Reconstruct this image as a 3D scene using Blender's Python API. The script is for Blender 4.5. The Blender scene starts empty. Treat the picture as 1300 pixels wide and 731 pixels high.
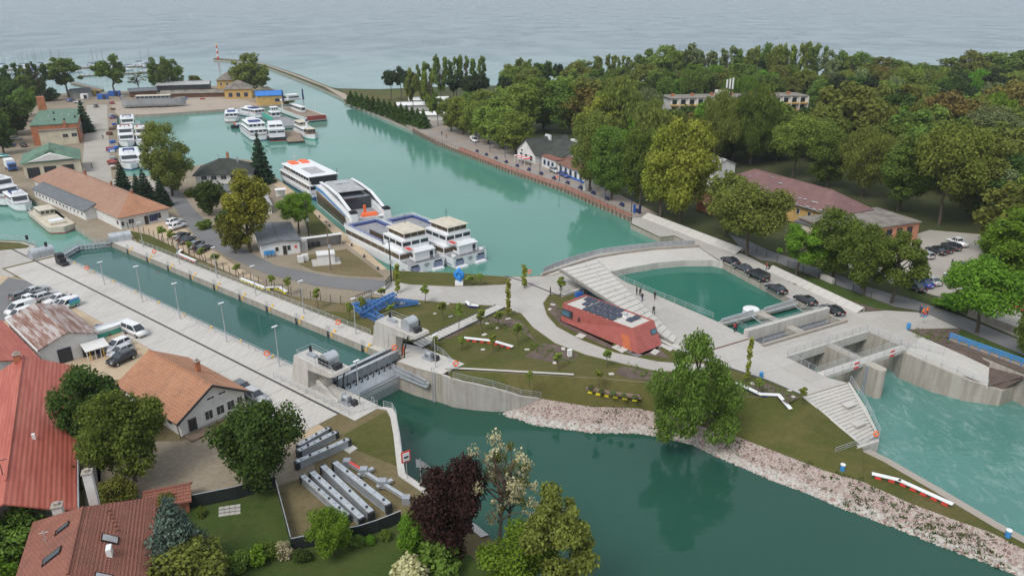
import bpy, bmesh, math, random
from mathutils import Vector, Matrix
from mathutils.geometry import tessellate_polygon
random.seed(7)
SC = bpy.context.scene
COL = SC.collection
R = math.radians
# ------------------------------------------------------------------ camera, sky, sun, exposure
CAM_H = 55.0
PITCH = math.atan(377/955.0)
FPX = 955.0
cd = bpy.data.cameras.new('camera'); cam = bpy.data.objects.new('camera', cd); COL.objects.link(cam)
cam.location = (0, 0, CAM_H); cam.rotation_euler = (math.pi/2-PITCH, 0, 0)
cd.sensor_width = 36.0; cd.lens = 36.0*FPX/1300.0; cd.clip_start = 1.0; cd.clip_end = 40000.0
SC.camera = cam
SUN_EL, SUN_AZ = R(52), R(215)          # azimuth clockwise from north (+Y)
W = bpy.data.worlds.new('World'); SC.world = W; W.use_nodes = True
wn = W.node_tree.nodes; wl = W.node_tree.links
sky = wn.new('ShaderNodeTexSky'); sky.sky_type = 'NISHITA'; sky.sun_disc = False
sky.sun_elevation = SUN_EL; sky.sun_rotation = SUN_AZ; sky.air_density = 1.0; sky.dust_density = 4.0; sky.ozone_density = 1.0
hs = wn.new('ShaderNodeHueSaturation'); hs.inputs['Saturation'].default_value = 0.45
wl.new(sky.outputs[0], hs.inputs['Color'])
ov = wn.new('ShaderNodeMix'); ov.data_type = 'RGBA'; ov.inputs[0].default_value = 0.72; wl.new(hs.outputs[0], ov.inputs[6]); ov.inputs[7].default_value = (3.5, 3.95, 4.4, 1)   # even cloud deck
wl.new(ov.outputs[2], wn['Background'].inputs['Color'])
wn['Background'].inputs['Strength'].default_value = 0.15
sd = bpy.data.lights.new('sun', 'SUN'); sd.energy = 1.5; sd.angle = R(22); sd.color = (1.0, 0.96, 0.9)
sun = bpy.data.objects.new('sun', sd); COL.objects.link(sun); sun.location = (0, 0, 200)
sdir = Vector((math.sin(SUN_AZ)*math.cos(SUN_EL), math.cos(SUN_AZ)*math.cos(SUN_EL), math.sin(SUN_EL)))
sun.rotation_euler = sdir.to_track_quat('Z', 'Y').to_euler()
SC.view_settings.view_transform = 'Standard'; SC.view_settings.look = 'None'
SC.view_settings.gamma = 1.0; SC.view_settings.use_curve_mapping = False
SC.view_settings.exposure = 0.46
ZW, ZL = -1.2, -4.9                      # upper water and lower water levels; quays are z = 0

# ------------------------------------------------------------------ helpers
def ray(x, y):
    u = (x-650.0)/FPX; v = -(y-365.5)/FPX
    return Vector((u, math.cos(PITCH)+v*math.sin(PITCH), -math.sin(PITCH)+v*math.cos(PITCH)))
def G(x, y, z=0.0):
    "photo pixel -> point on the level z"
    d = ray(x, y); t = (z-CAM_H)/d.z
    return Vector((d.x*t, d.y*t, z))
def H(x, y, yb, zb=0.0):
    "height above zb of something whose foot is at pixel (x,yb) and whose top is at row y"
    b = G(x, yb, zb); d = ray(x, y); t = b.y/d.y
    return CAM_H+d.z*t-zb
def head(x0, y0, x1, y1, z=0.0):
    a = G(x0, y0, z); b = G(x1, y1, z); return math.atan2(b.y-a.y, b.x-a.x)
L0 = Vector((-33.6, 105.3, 0)); LA = R(-38.6)
LE = Vector((math.cos(LA), math.sin(LA), 0)); LN = Vector((-math.sin(LA), math.cos(LA), 0))
def LK(s, t, z=0.0): return L0+LE*s+LN*t+Vector((0, 0, z))          # lock frame
W0 = Vector((44.3, 109.3, 0)); WA = R(29)
WC = Vector((math.cos(WA), math.sin(WA), 0)); WD = Vector((math.sin(WA), -math.cos(WA), 0))
def WE(u, v, z=0.0): return W0+WC*u+WD*v+Vector((0, 0, z))          # weir frame

class MB:
    def __init__(s): s.v = []; s.f = []; s.m = []
    def add(s, vs, fs, m=0):
        b = len(s.v); s.v += [Vector(q) for q in vs]
        for f in fs: s.f.append([b+i for i in f]); s.m.append(m)
        return s
    def box(s, c, d, rz=0.0, m=0, top=(1, 1)):
        "box centred on c in x,y, resting on c.z; d = size; top = scale of the top face"
        hx, hy, h = d[0]/2, d[1]/2, d[2]; cs, sn = math.cos(rz), math.sin(rz); vs = []
        for k, (z, kx, ky) in enumerate(((0, 1, 1), (h, top[0], top[1]))):
            for a, b in ((-1, -1), (1, -1), (1, 1), (-1, 1)):
                x, y = a*hx*kx, b*hy*ky
                vs.append((c[0]+x*cs-y*sn, c[1]+x*sn+y*cs, c[2]+z))
        return s.add(vs, [(3, 2, 1, 0), (4, 5, 6, 7), (0, 1, 5, 4), (1, 2, 6, 5), (2, 3, 7, 6), (3, 0, 4, 7)], m)
    def prism(s, poly, z0, z1, m=0, ms=None, bottom=True):
        poly = [Vector((p[0], p[1], 0)) for p in poly]
        if sum(poly[i].x*poly[(i+1) % len(poly)].y-poly[(i+1) % len(poly)].x*poly[i].y for i in range(len(poly))) < 0: poly.reverse()
        n = len(poly); ms = m if ms is None else ms
        tri = []
        for a, b, c in tessellate_polygon([poly]):
            if (poly[b]-poly[a]).cross(poly[c]-poly[a]).z < 0: b, c = c, b
            tri.append((a, b, c))
        s.add([(p.x, p.y, z1) for p in poly], tri, m)
        s.add([(p.x, p.y, z0) for p in poly]+[(p.x, p.y, z1) for p in poly], [(i, (i+1) % n, n+(i+1) % n, n+i) for i in range(n)], ms)
        if bottom: s.add([(p.x, p.y, z0) for p in poly], [t[::-1] for t in tri], ms)
        return s
    def sheet(s, poly, z, m=0):
        poly = [Vector((p[0], p[1], 0)) for p in poly]; tri = []
        for a, b, c in tessellate_polygon([poly]):
            if (poly[b]-poly[a]).cross(poly[c]-poly[a]).z < 0: b, c = c, b
            tri.append((a, b, c))
        return s.add([(p.x, p.y, z) for p in poly], tri, m)
    def tube(s, a, b, r, n=6, r2=None, m=0, cap=True):
        a = Vector(a); b = Vector(b); r2 = r if r2 is None else r2
        d = (b-a); q = d.to_track_quat('Z', 'Y') if d.length > 1e-6 else Vector((0, 0, 1)).to_track_quat('Z', 'Y')
        vs = []
        for c, rr in ((a, r), (b, r2)):
            for i in range(n):
                t = 2*math.pi*i/n; vs.append(c+q @ Vector((math.cos(t)*rr, math.sin(t)*rr, 0)))
        fs = [(i, (i+1) % n, n+(i+1) % n, n+i) for i in range(n)]
        if cap: fs += [tuple(range(n-1, -1, -1)), tuple(range(n, 2*n))]
        return s.add(vs, fs, m)
    def line(s, pts, r, n=5, m=0):
        for a, b in zip(pts, pts[1:]): s.tube(a, b, r, n, m=m)
        return s
    def beam(s, a, b, w, h, m=0):
        "box section from a to b, width w, height h, its axis through a and b"
        a = Vector(a); b = Vector(b); d = (b-a).normalized(); sd_ = d.cross(Vector((0, 0, 1)))
        sd_ = sd_.normalized() if sd_.length > 1e-4 else Vector((1, 0, 0)); up = sd_.cross(d)
        vs = [p+sd_*(i*w/2)+up*(j*h/2) for p in (a, b) for i, j in ((-1, -1), (1, -1), (1, 1), (-1, 1))]
        return s.add(vs, [(0, 1, 2, 3), (7, 6, 5, 4), (0, 4, 5, 1), (1, 5, 6, 2), (2, 6, 7, 3), (3, 7, 4, 0)], m)
    def lathe(s, c, prof, n=12, m=0):
        c = Vector(c); vs = []
        for r, z in prof:
            for i in range(n): t = 2*math.pi*i/n; vs.append((c.x+r*math.cos(t), c.y+r*math.sin(t), c.z+z))
        fs = []
        for k in range(len(prof)-1):
            for i in range(n): fs.append((k*n+i, k*n+(i+1) % n, (k+1)*n+(i+1) % n, (k+1)*n+i))
        fs += [tuple(range(n-1, -1, -1)), tuple(range((len(prof)-1)*n, len(prof)*n))]
        return s.add(vs, fs, m)
    def loft(s, rows, m=0, closed=False):
        k = len(rows[0]); vs = [p for r in rows for p in r]; fs = []
        for i in range(len(rows)-1):
            for j in range(k if closed else k-1): fs.append((i*k+j, i*k+(j+1) % k, (i+1)*k+(j+1) % k, (i+1)*k+j))
        return s.add(vs, fs, m)
    def torus(s, c, R1, r, axis, n=14, k=6, m=0):
        c = Vector(c); q = Vector(axis).to_track_quat('Z', 'Y'); rows = []
        for i in range(n+1):
            t = 2*math.pi*i/n
            rows.append([c+q @ Vector(((R1+r*math.cos(a))*math.cos(t), (R1+r*math.cos(a))*math.sin(t), r*math.sin(a))) for a in [2*math.pi*j/k for j in range(k)]])
        return s.loft(rows, m, closed=True)
    def mesh(s, name, mats, smooth=False, off=None):
        me = bpy.data.meshes.new(name); o = off or Vector((0, 0, 0))
        me.from_pydata([tuple(q-o) for q in s.v], [], s.f)
        for mt in (mats if isinstance(mats, (list, tuple)) else [mats]): me.materials.append(mt)
        if any(s.m): me.polygons.foreach_set('material_index', s.m)
        if smooth: me.polygons.foreach_set('use_smooth', [True]*len(s.f))
        me.update(); return me
    def part(s, name, mats, parent, world=True, smooth=False):
        "mesh child of parent; world=True when the points are world points"
        o = bpy.data.objects.new(name, s.mesh(name, mats, smooth, parent.get('_org') and Vector(parent['_org']) if world else None))
        COL.objects.link(o); o.parent = parent; o['_org'] = parent.get('_org', (0, 0, 0)); return o
    def top(s, name, mats, label=None, cat=None, group=None, kind=None, smooth=False):
        "top level mesh of world points; its origin goes to its foot"
        xs = [q.x for q in s.v]; ys = [q.y for q in s.v]; z = min(q.z for q in s.v)
        c = Vector(((min(xs)+max(xs))/2, (min(ys)+max(ys))/2, z))
        o = bpy.data.objects.new(name, s.mesh(name, mats, smooth, c)); COL.objects.link(o); o.location = c; o['_org'] = tuple(c)
        return tag(o, label, cat, group, kind)
def tag(o, label=None, cat=None, group=None, kind=None):
    for k, v in (('label', label), ('category', cat), ('group', group), ('kind', kind)):
        if v: o[k] = v
    return o
def thing(name, label, cat, loc, rz=0.0, group=None):
    o = bpy.data.objects.new(name, None); COL.objects.link(o); o.location = loc; o.rotation_euler = (0, 0, rz)
    o.empty_display_size = 0.5
    if abs(rz) < 1e-9: o['_org'] = tuple(loc)
    return tag(o, label, cat, group)
def ob(name, me, parent=None, loc=(0, 0, 0), rz=0.0):
    o = bpy.data.objects.new(name, me); COL.objects.link(o); o.parent = parent; o.location = loc; o.rotation_euler = (0, 0, rz); return o
def clone(root, loc, rz=0.0, sc=None, label=None, group=None):
    r = root.copy(); COL.objects.link(r); r.location = loc; r.rotation_euler = (0, 0, rz)
    if sc: r.scale = sc
    if label: r['label'] = label
    if group: r['group'] = group
    for ch in root.children:
        c = ch.copy(); COL.objects.link(c); c.parent = r
        for g in ch.children:
            d = g.copy(); COL.objects.link(d); d.parent = c
    return r

# ------------------------------------------------------------------ materials
class NT:
    def __init__(s, name):
        s.mat = bpy.data.materials.new(name); s.mat.use_nodes = True; t = s.mat.node_tree; s.n = t.nodes; s.l = t.links
        s.b = s.n['Principled BSDF']; s.out = s.n['Material Output']
    def new(s, t, **kw):
        n = s.n.new('ShaderNode'+t)
        for k, v in kw.items():
            if k.startswith('i_'): n.inputs[k[2:].replace('_', ' ')].default_value = v
            else: setattr(n, k, v)
        return n
    def pos(s, obj=False, scale=(1, 1, 1), rz=0.0):
        if obj: o = s.new('TexCoord').outputs['Object']
        else: o = s.new('NewGeometry').outputs['Position']
        m = s.new('Mapping'); m.inputs['Scale'].default_value = scale; m.inputs['Rotation'].default_value = (0, 0, rz)
        s.l.new(o, m.inputs[0]); return m.outputs[0]
    def noise(s, vec, scale, detail=4, rough=0.6, dist=0.0):
        n = s.new('TexNoise'); n.inputs['Scale'].default_value = scale; n.inputs['Detail'].default_value = detail
        n.inputs['Roughness'].default_value = rough; n.inputs['Distortion'].default_value = dist; s.l.new(vec, n.inputs['Vector']); return n.outputs['Fac']
    def ramp(s, fac, stops):
        r = s.new('ValToRGB'); e = r.color_ramp.elements
        while len(e) < len(stops): e.new(0.5)
        for k, (p, c) in enumerate(stops): e[k].position = p; e[k].color = (*c, 1) if len(c) == 3 else c
        s.l.new(fac, r.inputs[0]); return r.outputs[0]
    def mix(s, fac, a, b, mode='MIX'):
        m = s.new('Mix', data_type='RGBA', blend_type=mode)
        for k, v in ((0, fac), (6, a), (7, b)):
            if hasattr(v, 'is_output'): s.l.new(v, m.inputs[k])
            elif k == 0: m.inputs[0].default_value = v
            else: m.inputs[k].default_value = (*v, 1)
        return m.outputs[2]
    def math(s, op, a, b=None):
        m = s.new('Math', operation=op)
        for k, v in ((0, a), (1, b)):
            if v is None: continue
            if hasattr(v, 'is_output'): s.l.new(v, m.inputs[k])
            else: m.inputs[k].default_value = v
        return m.outputs[0]
    def bump(s, h, strength=0.4, dist=0.05):
        b = s.new('Bump'); b.inputs['Strength'].default_value = strength; b.inputs['Distance'].default_value = dist
        s.l.new(h, b.inputs['Height']); s.l.new(b.outputs[0], s.b.inputs['Normal'])
    def col(s, c):
        if hasattr(c, 'is_output'): s.l.new(c, s.b.inputs['Base Color'])
        else: s.b.inputs['Base Color'].default_value = (*c, 1)
    def done(s, rough=0.7, metal=0.0, spec=None):
        s.b.inputs['Roughness'].default_value = rough; s.b.inputs['Metallic'].default_value = metal
        if spec is not None: s.b.inputs['Specular IOR Level'].default_value = spec
        return s.mat
def sc3(c, k): return tuple(min(1, x*k) for x in c)
def plain(name, c, rough=0.6, metal=0.0, var=0.12, scale=0.8, obj=False, spec=None):
    "paint-like surface with slight dirt and fading"
    t = NT(name); v = t.pos(obj); f = t.noise(v, scale, 5, 0.65)
    t.col(t.ramp(f, [(0.3, sc3(c, 1-var*1.6)), (0.5, c), (0.72, sc3(c, 1+var))])); return t.done(rough, metal, spec)
def concrete(name, c, streak=0.5, big=0.06, joints=False):
    t = NT(name); v = t.pos(); n1 = t.noise(v, big, 5, 0.62); n2 = t.noise(v, 1.3, 4, 0.7)
    base = t.ramp(n1, [(0.28, sc3(c, 0.80)), (0.5, c), (0.75, sc3(c, 1.10))])
    base = t.mix(0.45, base, t.ramp(n2, [(0.3, sc3(c, 0.82)), (0.7, sc3(c, 1.1))]))
    vs = t.pos(scale=(1.6, 1.6, 0.12)); n3 = t.noise(vs, 0.9, 4, 0.6)                        # vertical runs on walls
    geo = t.new('NewGeometry'); sep = t.new('SeparateXYZ'); t.l.new(geo.outputs['Normal'], sep.inputs[0])
    wall = t.math('SUBTRACT', 1.0, t.math('ABSOLUTE', sep.outputs[2]))
    st = t.math('MULTIPLY', t.math('MULTIPLY', t.ramp(n3, [(0.42, (0, 0, 0)), (0.7, (1, 1, 1))]), wall), streak)
    base = t.mix(st, base, sc3((c[0], c[1]*0.95, c[2]*0.85), 0.55)); t.col(base)
    sm = t.math('MULTIPLY', t.ramp(t.noise(v, 0.3, 8, 0.72, 1.0), [(0.54, (0, 0, 0)), (0.72, (1, 1, 1))]), 0.38); base = t.mix(sm, base, sc3((c[0]*1.02, c[1]*.95, c[2]*.86), 0.66)); t.col(base)      # stains
    if joints:
        b = t.new('TexBrick'); t.l.new(t.pos(rz=R(61)), b.inputs['Vector']); b.offset = 0; b.inputs['Scale'].default_value = 1; b.inputs['Brick Width'].default_value = 5.5; b.inputs['Row Height'].default_value = 5.5; b.inputs['Mortar Size'].default_value = 0.035
        for k in ('Color1', 'Color2'): b.inputs[k].default_value = (1, 1, 1, 1)
        b.inputs['Color2'].default_value = (0.9, 0.89, 0.88, 1); b.inputs['Mortar'].default_value = (0.72, 0.71, 0.69, 1); t.col(t.mix(1.0, base, b.outputs['Color'], 'MULTIPLY'))
    t.bump(t.noise(v, 5, 4, 0.7), 0.25, 0.03); return t.done(0.85)
def ground(name, stops, scale=0.12, fine=2.5, bump=0.3, dist=0.05, rough=0.95, mixf=0.5, dry=None):
    t = NT(name); v = t.pos(); a = t.ramp(t.noise(v, scale, 6, 0.62, 0.4), stops)
    b = t.ramp(t.noise(v, fine, 5, 0.75), stops); c = t.mix(mixf, a, b)
    if dry: c = t.mix(t.math('MULTIPLY', t.ramp(t.noise(t.pos(scale=(1, 1.6, 1)), 0.05, 8, 0.7, 1.2), [(0.47, (0, 0, 0)), (0.66, (1, 1, 1))]), 0.75), c, t.ramp(t.noise(v, 1.2, 5, .7), [(.3, sc3(dry, .7)), (.7, sc3(dry, 1.25))]))
    t.col(c); t.bump(t.noise(v, fine*3, 4, 0.8), bump, dist); return t.done(rough, spec=0.2)
M = {}
M['conc'] = concrete('pale_concrete', (0.43, 0.405, 0.375), 0.55, joints=True)
M['conc_new'] = concrete('new_concrete', (0.50, 0.475, 0.44), 0.45)
M['conc_old'] = concrete('weathered_concrete', (0.33, 0.29, 0.25), 0.7)
M['conc_wall'] = concrete('wall_concrete', (0.38, 0.345, 0.30), 0.75, 0.12)
t = NT('brushed_slab'); v = t.pos(rz=R(38.6)); wv = t.new('TexWave', bands_direction='X'); t.l.new(v, wv.inputs['Vector']); wv.inputs['Scale'].default_value = 0.42; wv.inputs['Distortion'].default_value = 0.6; wv.inputs['Detail'].default_value = 2
n1 = t.noise(v, 0.10, 6, 0.65, .3); n2 = t.noise(t.pos(rz=R(38.6), scale=(3.0, .25, 1)), 0.7, 5, .7)
c = t.mix(0.5, t.ramp(n1, [(0.3, (0.37, 0.34, 0.305)), (0.5, (0.47, 0.44, 0.405)), (0.72, (0.53, 0.50, 0.465))]), t.ramp(n2, [(0.3, (0.36, 0.335, 0.305)), (0.65, (0.53, 0.50, 0.465))]))
t.col(t.mix(0.14, c, t.ramp(wv.outputs['Fac'], [(0.0, (0.2, 0.19, 0.17)), (0.25, (0.5, 0.48, 0.45)), (1, (0.55, 0.53, 0.5))]))); t.bump(wv.outputs['Fac'], .15, .02); M['slab'] = t.done(0.85)
M['joint'] = plain('dark_joint', (0.06, 0.06, 0.06), 0.9)
M['grass'] = ground('lawn', [(0.30, (0.052, 0.058, 0.014)), (0.5, (0.075, 0.082, 0.020)), (0.62, (0.10, 0.095, 0.028)), (0.78, (0.15, 0.12, 0.05))], 0.09, 1.6, dry=(0.135, 0.105, 0.045))
M['grass_dry'] = ground('dry_grass', [(0.30, (0.085, 0.075, 0.03)), (0.5, (0.15, 0.12, 0.06)), (0.7, (0.21, 0.165, 0.10)), (0.85, (0.27, 0.22, 0.15))], 0.12, 1.6)
M['grass_green'] = ground('garden_lawn', [(0.30, (0.030, 0.050, 0.010)), (0.5, (0.045, 0.075, 0.014)), (0.75, (0.075, 0.10, 0.025))], 0.15, 1.4, dry=(0.075, 0.085, 0.025))
M['park'] = ground('park_floor', [(0.3, (0.03, 0.04, 0.012)), (0.5, (0.05, 0.06, 0.02)), (0.7, (0.10, 0.09, 0.05))], 0.06, 0.8)
M['mulch'] = ground('bark_mulch', [(0.3, (0.07, 0.05, 0.042)), (0.5, (0.13, 0.095, 0.08)), (0.72, (0.21, 0.16, 0.14))], 0.5, 5, 0.8, 0.1)
M['sand'] = ground('sandy_gravel', [(0.3, (0.36, 0.27, 0.18)), (0.5, (0.45, 0.35, 0.24)), (0.7, (0.52, 0.42, 0.31))], 0.15, 3)
M['dirt'] = ground('dusty_ground', [(0.25, (0.13, 0.11, 0.075)), (0.5, (0.25, 0.205, 0.15)), (0.75, (0.36, 0.31, 0.25))], 0.07, 1.5)
M['asphalt'] = ground('asphalt', [(0.3, (0.12, 0.12, 0.12)), (0.5, (0.165, 0.163, 0.165)), (0.75, (0.21, 0.205, 0.20))], 0.08, 4, 0.2, 0.02)
M['carpark'] = ground('pale_gravel', [(0.3, (0.26, 0.235, 0.205)), (0.5, (0.36, 0.33, 0.29)), (0.75, (0.44, 0.41, 0.37))], 0.08, 3)
M['beach'] = ground('beach_sand', [(0.3, (0.26, 0.21, 0.165)), (0.5, (0.36, 0.30, 0.245)), (0.75, (0.42, 0.37, 0.31))], 0.08, 1)
M['bed'] = ground('lake_bed', [(0.3, (0.02, 0.05, 0.04)), (0.7, (0.05, 0.09, 0.07))], 0.1, 1)
def tiles(name, c1, c2, mortar, bw, bh, rz=0.0, msz=0.03, rough=0.9, bump=0.3):
    t = NT(name); v = t.pos(rz=rz); b = t.new('TexBrick'); t.l.new(v, b.inputs['Vector'])
    b.inputs['Color1'].default_value = (*c1, 1); b.inputs['Color2'].default_value = (*c2, 1); b.inputs['Mortar'].default_value = (*mortar, 1)
    b.inputs['Scale'].default_value = 1.0; b.inputs['Mortar Size'].default_value = msz; b.inputs['Brick Width'].default_value = bw; b.inputs['Row Height'].default_value = bh
    n = t.noise(v, 0.1, 4, 0.6); t.col(t.mix(0.5, b.outputs['Color'], t.ramp(n, [(0.3, sc3(c1, 0.75)), (0.7, sc3(c2, 1.15))]), 'MIX'))
    return t.done(rough)
M['paving'] = tiles('promenade_paving', (0.30, 0.265, 0.24), (0.25, 0.225, 0.205), (0.42, 0.25, 0.13), 14, 7, R(-26), 0.45)
M['redpave'] = tiles('red_paving', (0.34, 0.15, 0.10), (0.28, 0.13, 0.095), (0.18, 0.12, 0.1), 0.8, 0.4, R(26), 0.03)
def water(name, c, bump=0.1, wave=0.5, foam=0.0, rough=0.06, lake=False):
    t = NT(name); v = t.pos(scale=(1, 1.5, 1)); n = t.noise(v, 0.012, 4, 0.6); geo = t.new('NewGeometry')
    cc = t.ramp(n, [(0.3, sc3(c, 0.86)), (0.55, c), (0.75, sc3(c, 1.12))])
    h = t.math('MULTIPLY', t.math('ADD', t.noise(v, wave, 3, 0.55), t.math('MULTIPLY', t.noise(v, wave*0.22, 3, 0.5), 1.6)), bump)
    if lake:                                        # open water beyond the moles: greyer and rougher than the sheltered canal
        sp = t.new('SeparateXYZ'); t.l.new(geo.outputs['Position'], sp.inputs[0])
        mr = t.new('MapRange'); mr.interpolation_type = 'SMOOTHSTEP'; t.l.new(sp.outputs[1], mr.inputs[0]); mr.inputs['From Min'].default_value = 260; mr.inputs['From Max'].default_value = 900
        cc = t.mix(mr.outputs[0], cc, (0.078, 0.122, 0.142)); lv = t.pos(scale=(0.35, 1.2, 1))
        h = t.math('ADD', h, t.math('MULTIPLY', t.math('ADD', t.noise(lv, 0.10, 4, 0.6), t.math('MULTIPLY', t.noise(lv, 0.02, 3, 0.6), 1.2)), t.math('MULTIPLY', mr.outputs[0], 0.11)))
        wp = t.ramp(t.noise(t.pos(scale=(1, .6, 1), rz=.5), 0.018, 5, 0.6, .8), [(0.40, (0, 0, 0)), (0.62, (1, 1, 1))])            # wind patches
        h = t.math('MULTIPLY', h, t.math('ADD', t.math('MULTIPLY', wp, 1.2), 0.5))
        rr = t.math('ADD', t.math('MULTIPLY', mr.outputs[0], 0.12), t.math('ADD', t.math('MULTIPLY', wp, 0.10), rough)); t.l.new(rr, t.b.inputs['Roughness'])
    if foam:
        fv = t.noise(t.pos(scale=(1, .55, 1), rz=R(61)), 0.55, 9, 0.78, .7)
        fm = t.ramp(fv, [(0.50, (0, 0, 0)), (0.64, (0.25, 0.25, 0.25)), (0.80, (0.9, 0.9, 0.9))]); fm = t.math('MULTIPLY', fm, foam)
        d = t.new('VectorMath', operation='DISTANCE'); t.l.new(geo.outputs['Position'], d.inputs[0]); d.inputs[1].default_value = WE(10, 3, ZL)
        fo = t.new('MapRange'); fo.inputs['From Min'].default_value = 8; fo.inputs['From Max'].default_value = 60; fo.inputs['To Min'].default_value = 1.0; fo.inputs['To Max'].default_value = 0.06
        t.l.new(d.outputs['Value'], fo.inputs[0]); cc = t.mix(t.math('MULTIPLY', fm, fo.outputs[0]), cc, (0.75, 0.82, 0.80))   # white water thins out away from the sill
    t.col(cc); t.bump(h, 1.0, 0.12); t.b.inputs['IOR'].default_value = 1.33
    m = t.done(rough, 0, 0.5); return m
M['water'] = water('lake_and_canal_water', (0.082, 0.232, 0.180), 0.10, 0.5, lake=True)
M['river'] = water('river_water', (0.019, 0.073, 0.051), 0.18, 0.6)
M['tail'] = water('weir_water', (0.085, 0.215, 0.185), 0.6, 0.8, foam=.75, rough=0.15)
M['lockwater'] = water('lock_chamber_water', (0.034, 0.105, 0.092), 0.08, 0.6)
M['poolwater'] = water('pool_water', (0.034, 0.150, 0.112), 0.14, 0.7)
M['steel'] = plain('grey_steel', (0.36, 0.38, 0.41), 0.45, 0.35)
M['galv'] = plain('galvanised_steel', (0.50, 0.52, 0.54), 0.4, 0.5)
M['dark'] = plain('dark_metal', (0.04, 0.042, 0.048), 0.5, 0.3)
M['black'] = plain('black_rubber', (0.015, 0.015, 0.016), 0.8)
M['rust'] = plain('rusty_steel', (0.14, 0.07, 0.045), 0.9, 0.1, 0.3, 1.5)
M['white'] = plain('white_paint', (0.74, 0.74, 0.73), 0.45, 0, 0.05)
M['red'] = plain('red_paint', (0.62, 0.05, 0.04), 0.5, 0, 0.1)
M['orange'] = plain('orange_plastic', (0.85, 0.16, 0.05), 0.5, 0, 0.08)
M['yellow'] = plain('yellow_paint', (0.72, 0.62, 0.03), 0.5, 0, 0.08)
M['amber'] = plain('amber_paint', (0.78, 0.48, 0.06), 0.5, 0, 0.08)
M['blue'] = plain('blue_paint', (0.03, 0.12, 0.42), 0.45, 0, 0.1)
M['navy'] = plain('navy_paint', (0.016, 0.024, 0.10), 0.45, 0, 0.1)
M['skyblue'] = plain('light_blue_paint', (0.05, 0.25, 0.55), 0.45, 0, 0.1)
M['bark'] = ground('bark', [(0.3, (0.05, 0.04, 0.03)), (0.7, (0.15, 0.12, 0.09))], 1.0, 6)
M['wood'] = plain('weathered_wood', (0.20, 0.14, 0.10), 0.85, 0, 0.3, 2.0)
g = NT('window_glass'); g.col((0.025, 0.032, 0.04)); M['glass'] = g.done(0.06, 0, 0.8)
g = NT('blue_glass'); g.col((0.05, 0.12, 0.17)); M['bglass'] = g.done(0.06, 0, 0.8)
# ------------------------------------------------------------------ land, water, paving
def px(l, z=0.0): return [G(*q) if len(q) == 3 else G(q[0], q[1], z) for q in l]
def land(name, poly, mat, z0=-8.0):
    return tag(MB().prism(poly, z0, 0.0, 0, 1, False).top(name, [mat, M['conc_wall']], kind='structure'), kind='structure')
WALLR = [LK(14.3, 11.2), LK(17.6, 11.8), LK(19.3, 12.2)]
west = [Vector((-600, 150, 0))]+px([(-60, 304), (0, 304.5), (30, 306), (45, 311)])+[LK(-93, -1.5), LK(-86, 0), LK(17, 0), LK(19.3, 0)] \
    + px([(497, 519), (502, 529), (506, 550), (511, 590), (513, 602), (541, 621), (575, 645), (620, 680), (680, 731)])+[Vector((25, 40, 0)), Vector((60, -150, 0)), Vector((-600, -150, 0))]
land('land_west', west, M['grass_dry'])
CREST = [(565, 470), (620, 472), (690, 476), (760, 480), (830, 486), (890, 496), (945, 503), (985, 505), (1005, 504), (1021, 503)]
pool_l = px([(776, 346), (793, 357)])+[WE(0, -16.2)]
central = [Vector((-600, 230, 0))]+px([(-60, 180), (0, 222), (38, 251), (113, 298), (119, 303), (135, 306)])+[LK(-88, 11.6), LK(8.5, 11.6), LK(8.6, 12.9), LK(10.5, 12.9), LK(10.6, 11.0)]+WALLR \
    + px(CREST)+px([(1078, 486)])+[WE(0, 8.5), WE(0, -16.2)]+pool_l[::-1][1:]+px([(760, 331), (700, 349), (685, 350), (645, 351), (500, 343), (492, 342), (432, 291), (385, 251), (347, 223), (330, 204), (300, 202), (250, 210), (195, 223.5), (155, 224), (152, 215), (150, 180), (148, 147), (200, 145), (286, 139), (335, 135), (368, 132), (371, 128), (355, 118), (340, 110), (300, 107), (260, 110), (160, 116), (100, 118), (0, 122), (-150, 127)])+[Vector((-600, 520, 0))]
land('land_central', central, M['dirt'])
arc_o = px([(685, 349), (692, 344.5), (715, 335), (760, 322), (800, 316.5), (840, 312.5), (882, 310.5)])
arc_i = px([(776, 346), (800, 340.5), (835, 334.5), (870, 331.5), (905, 331.5), (917, 334)])
arc = arc_o+arc_i[::-1]+px([(760, 331), (700, 349)])
MB().prism(arc, -8, 0.0, 0, 1, False).top('arched_quay', [M['conc_new'], M['conc_wall']], kind='structure')
east = px([(800, 276), (801, 285), (838, 302), (856, 300), (882, 310.5), (917, 334)])+[WE(19.6, -16.2), WE(19.6, 6.5)]+px([(1150, 447), (1190, 436), (1245, 452), (1300, 475), (1420, 540)])+[Vector((400, 40, 0)), Vector((700, 80, 0)), Vector((900, 520, 0))] \
    + px([(1300, 95), (1000, 97), (850, 102), (700, 107), (540, 111), (480, 113.5), (430, 112.5), (420, 111), (380, 95), (335, 80.5), (312, 76.5), (271, 74), (271, 76), (310, 78.5), (335, 84), (372, 98), (405, 111), (436, 125), (437, 129), (480, 146), (525, 165), (554, 180), (640, 213), (718, 240)])
land('land_east', east, M['park'])
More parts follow.
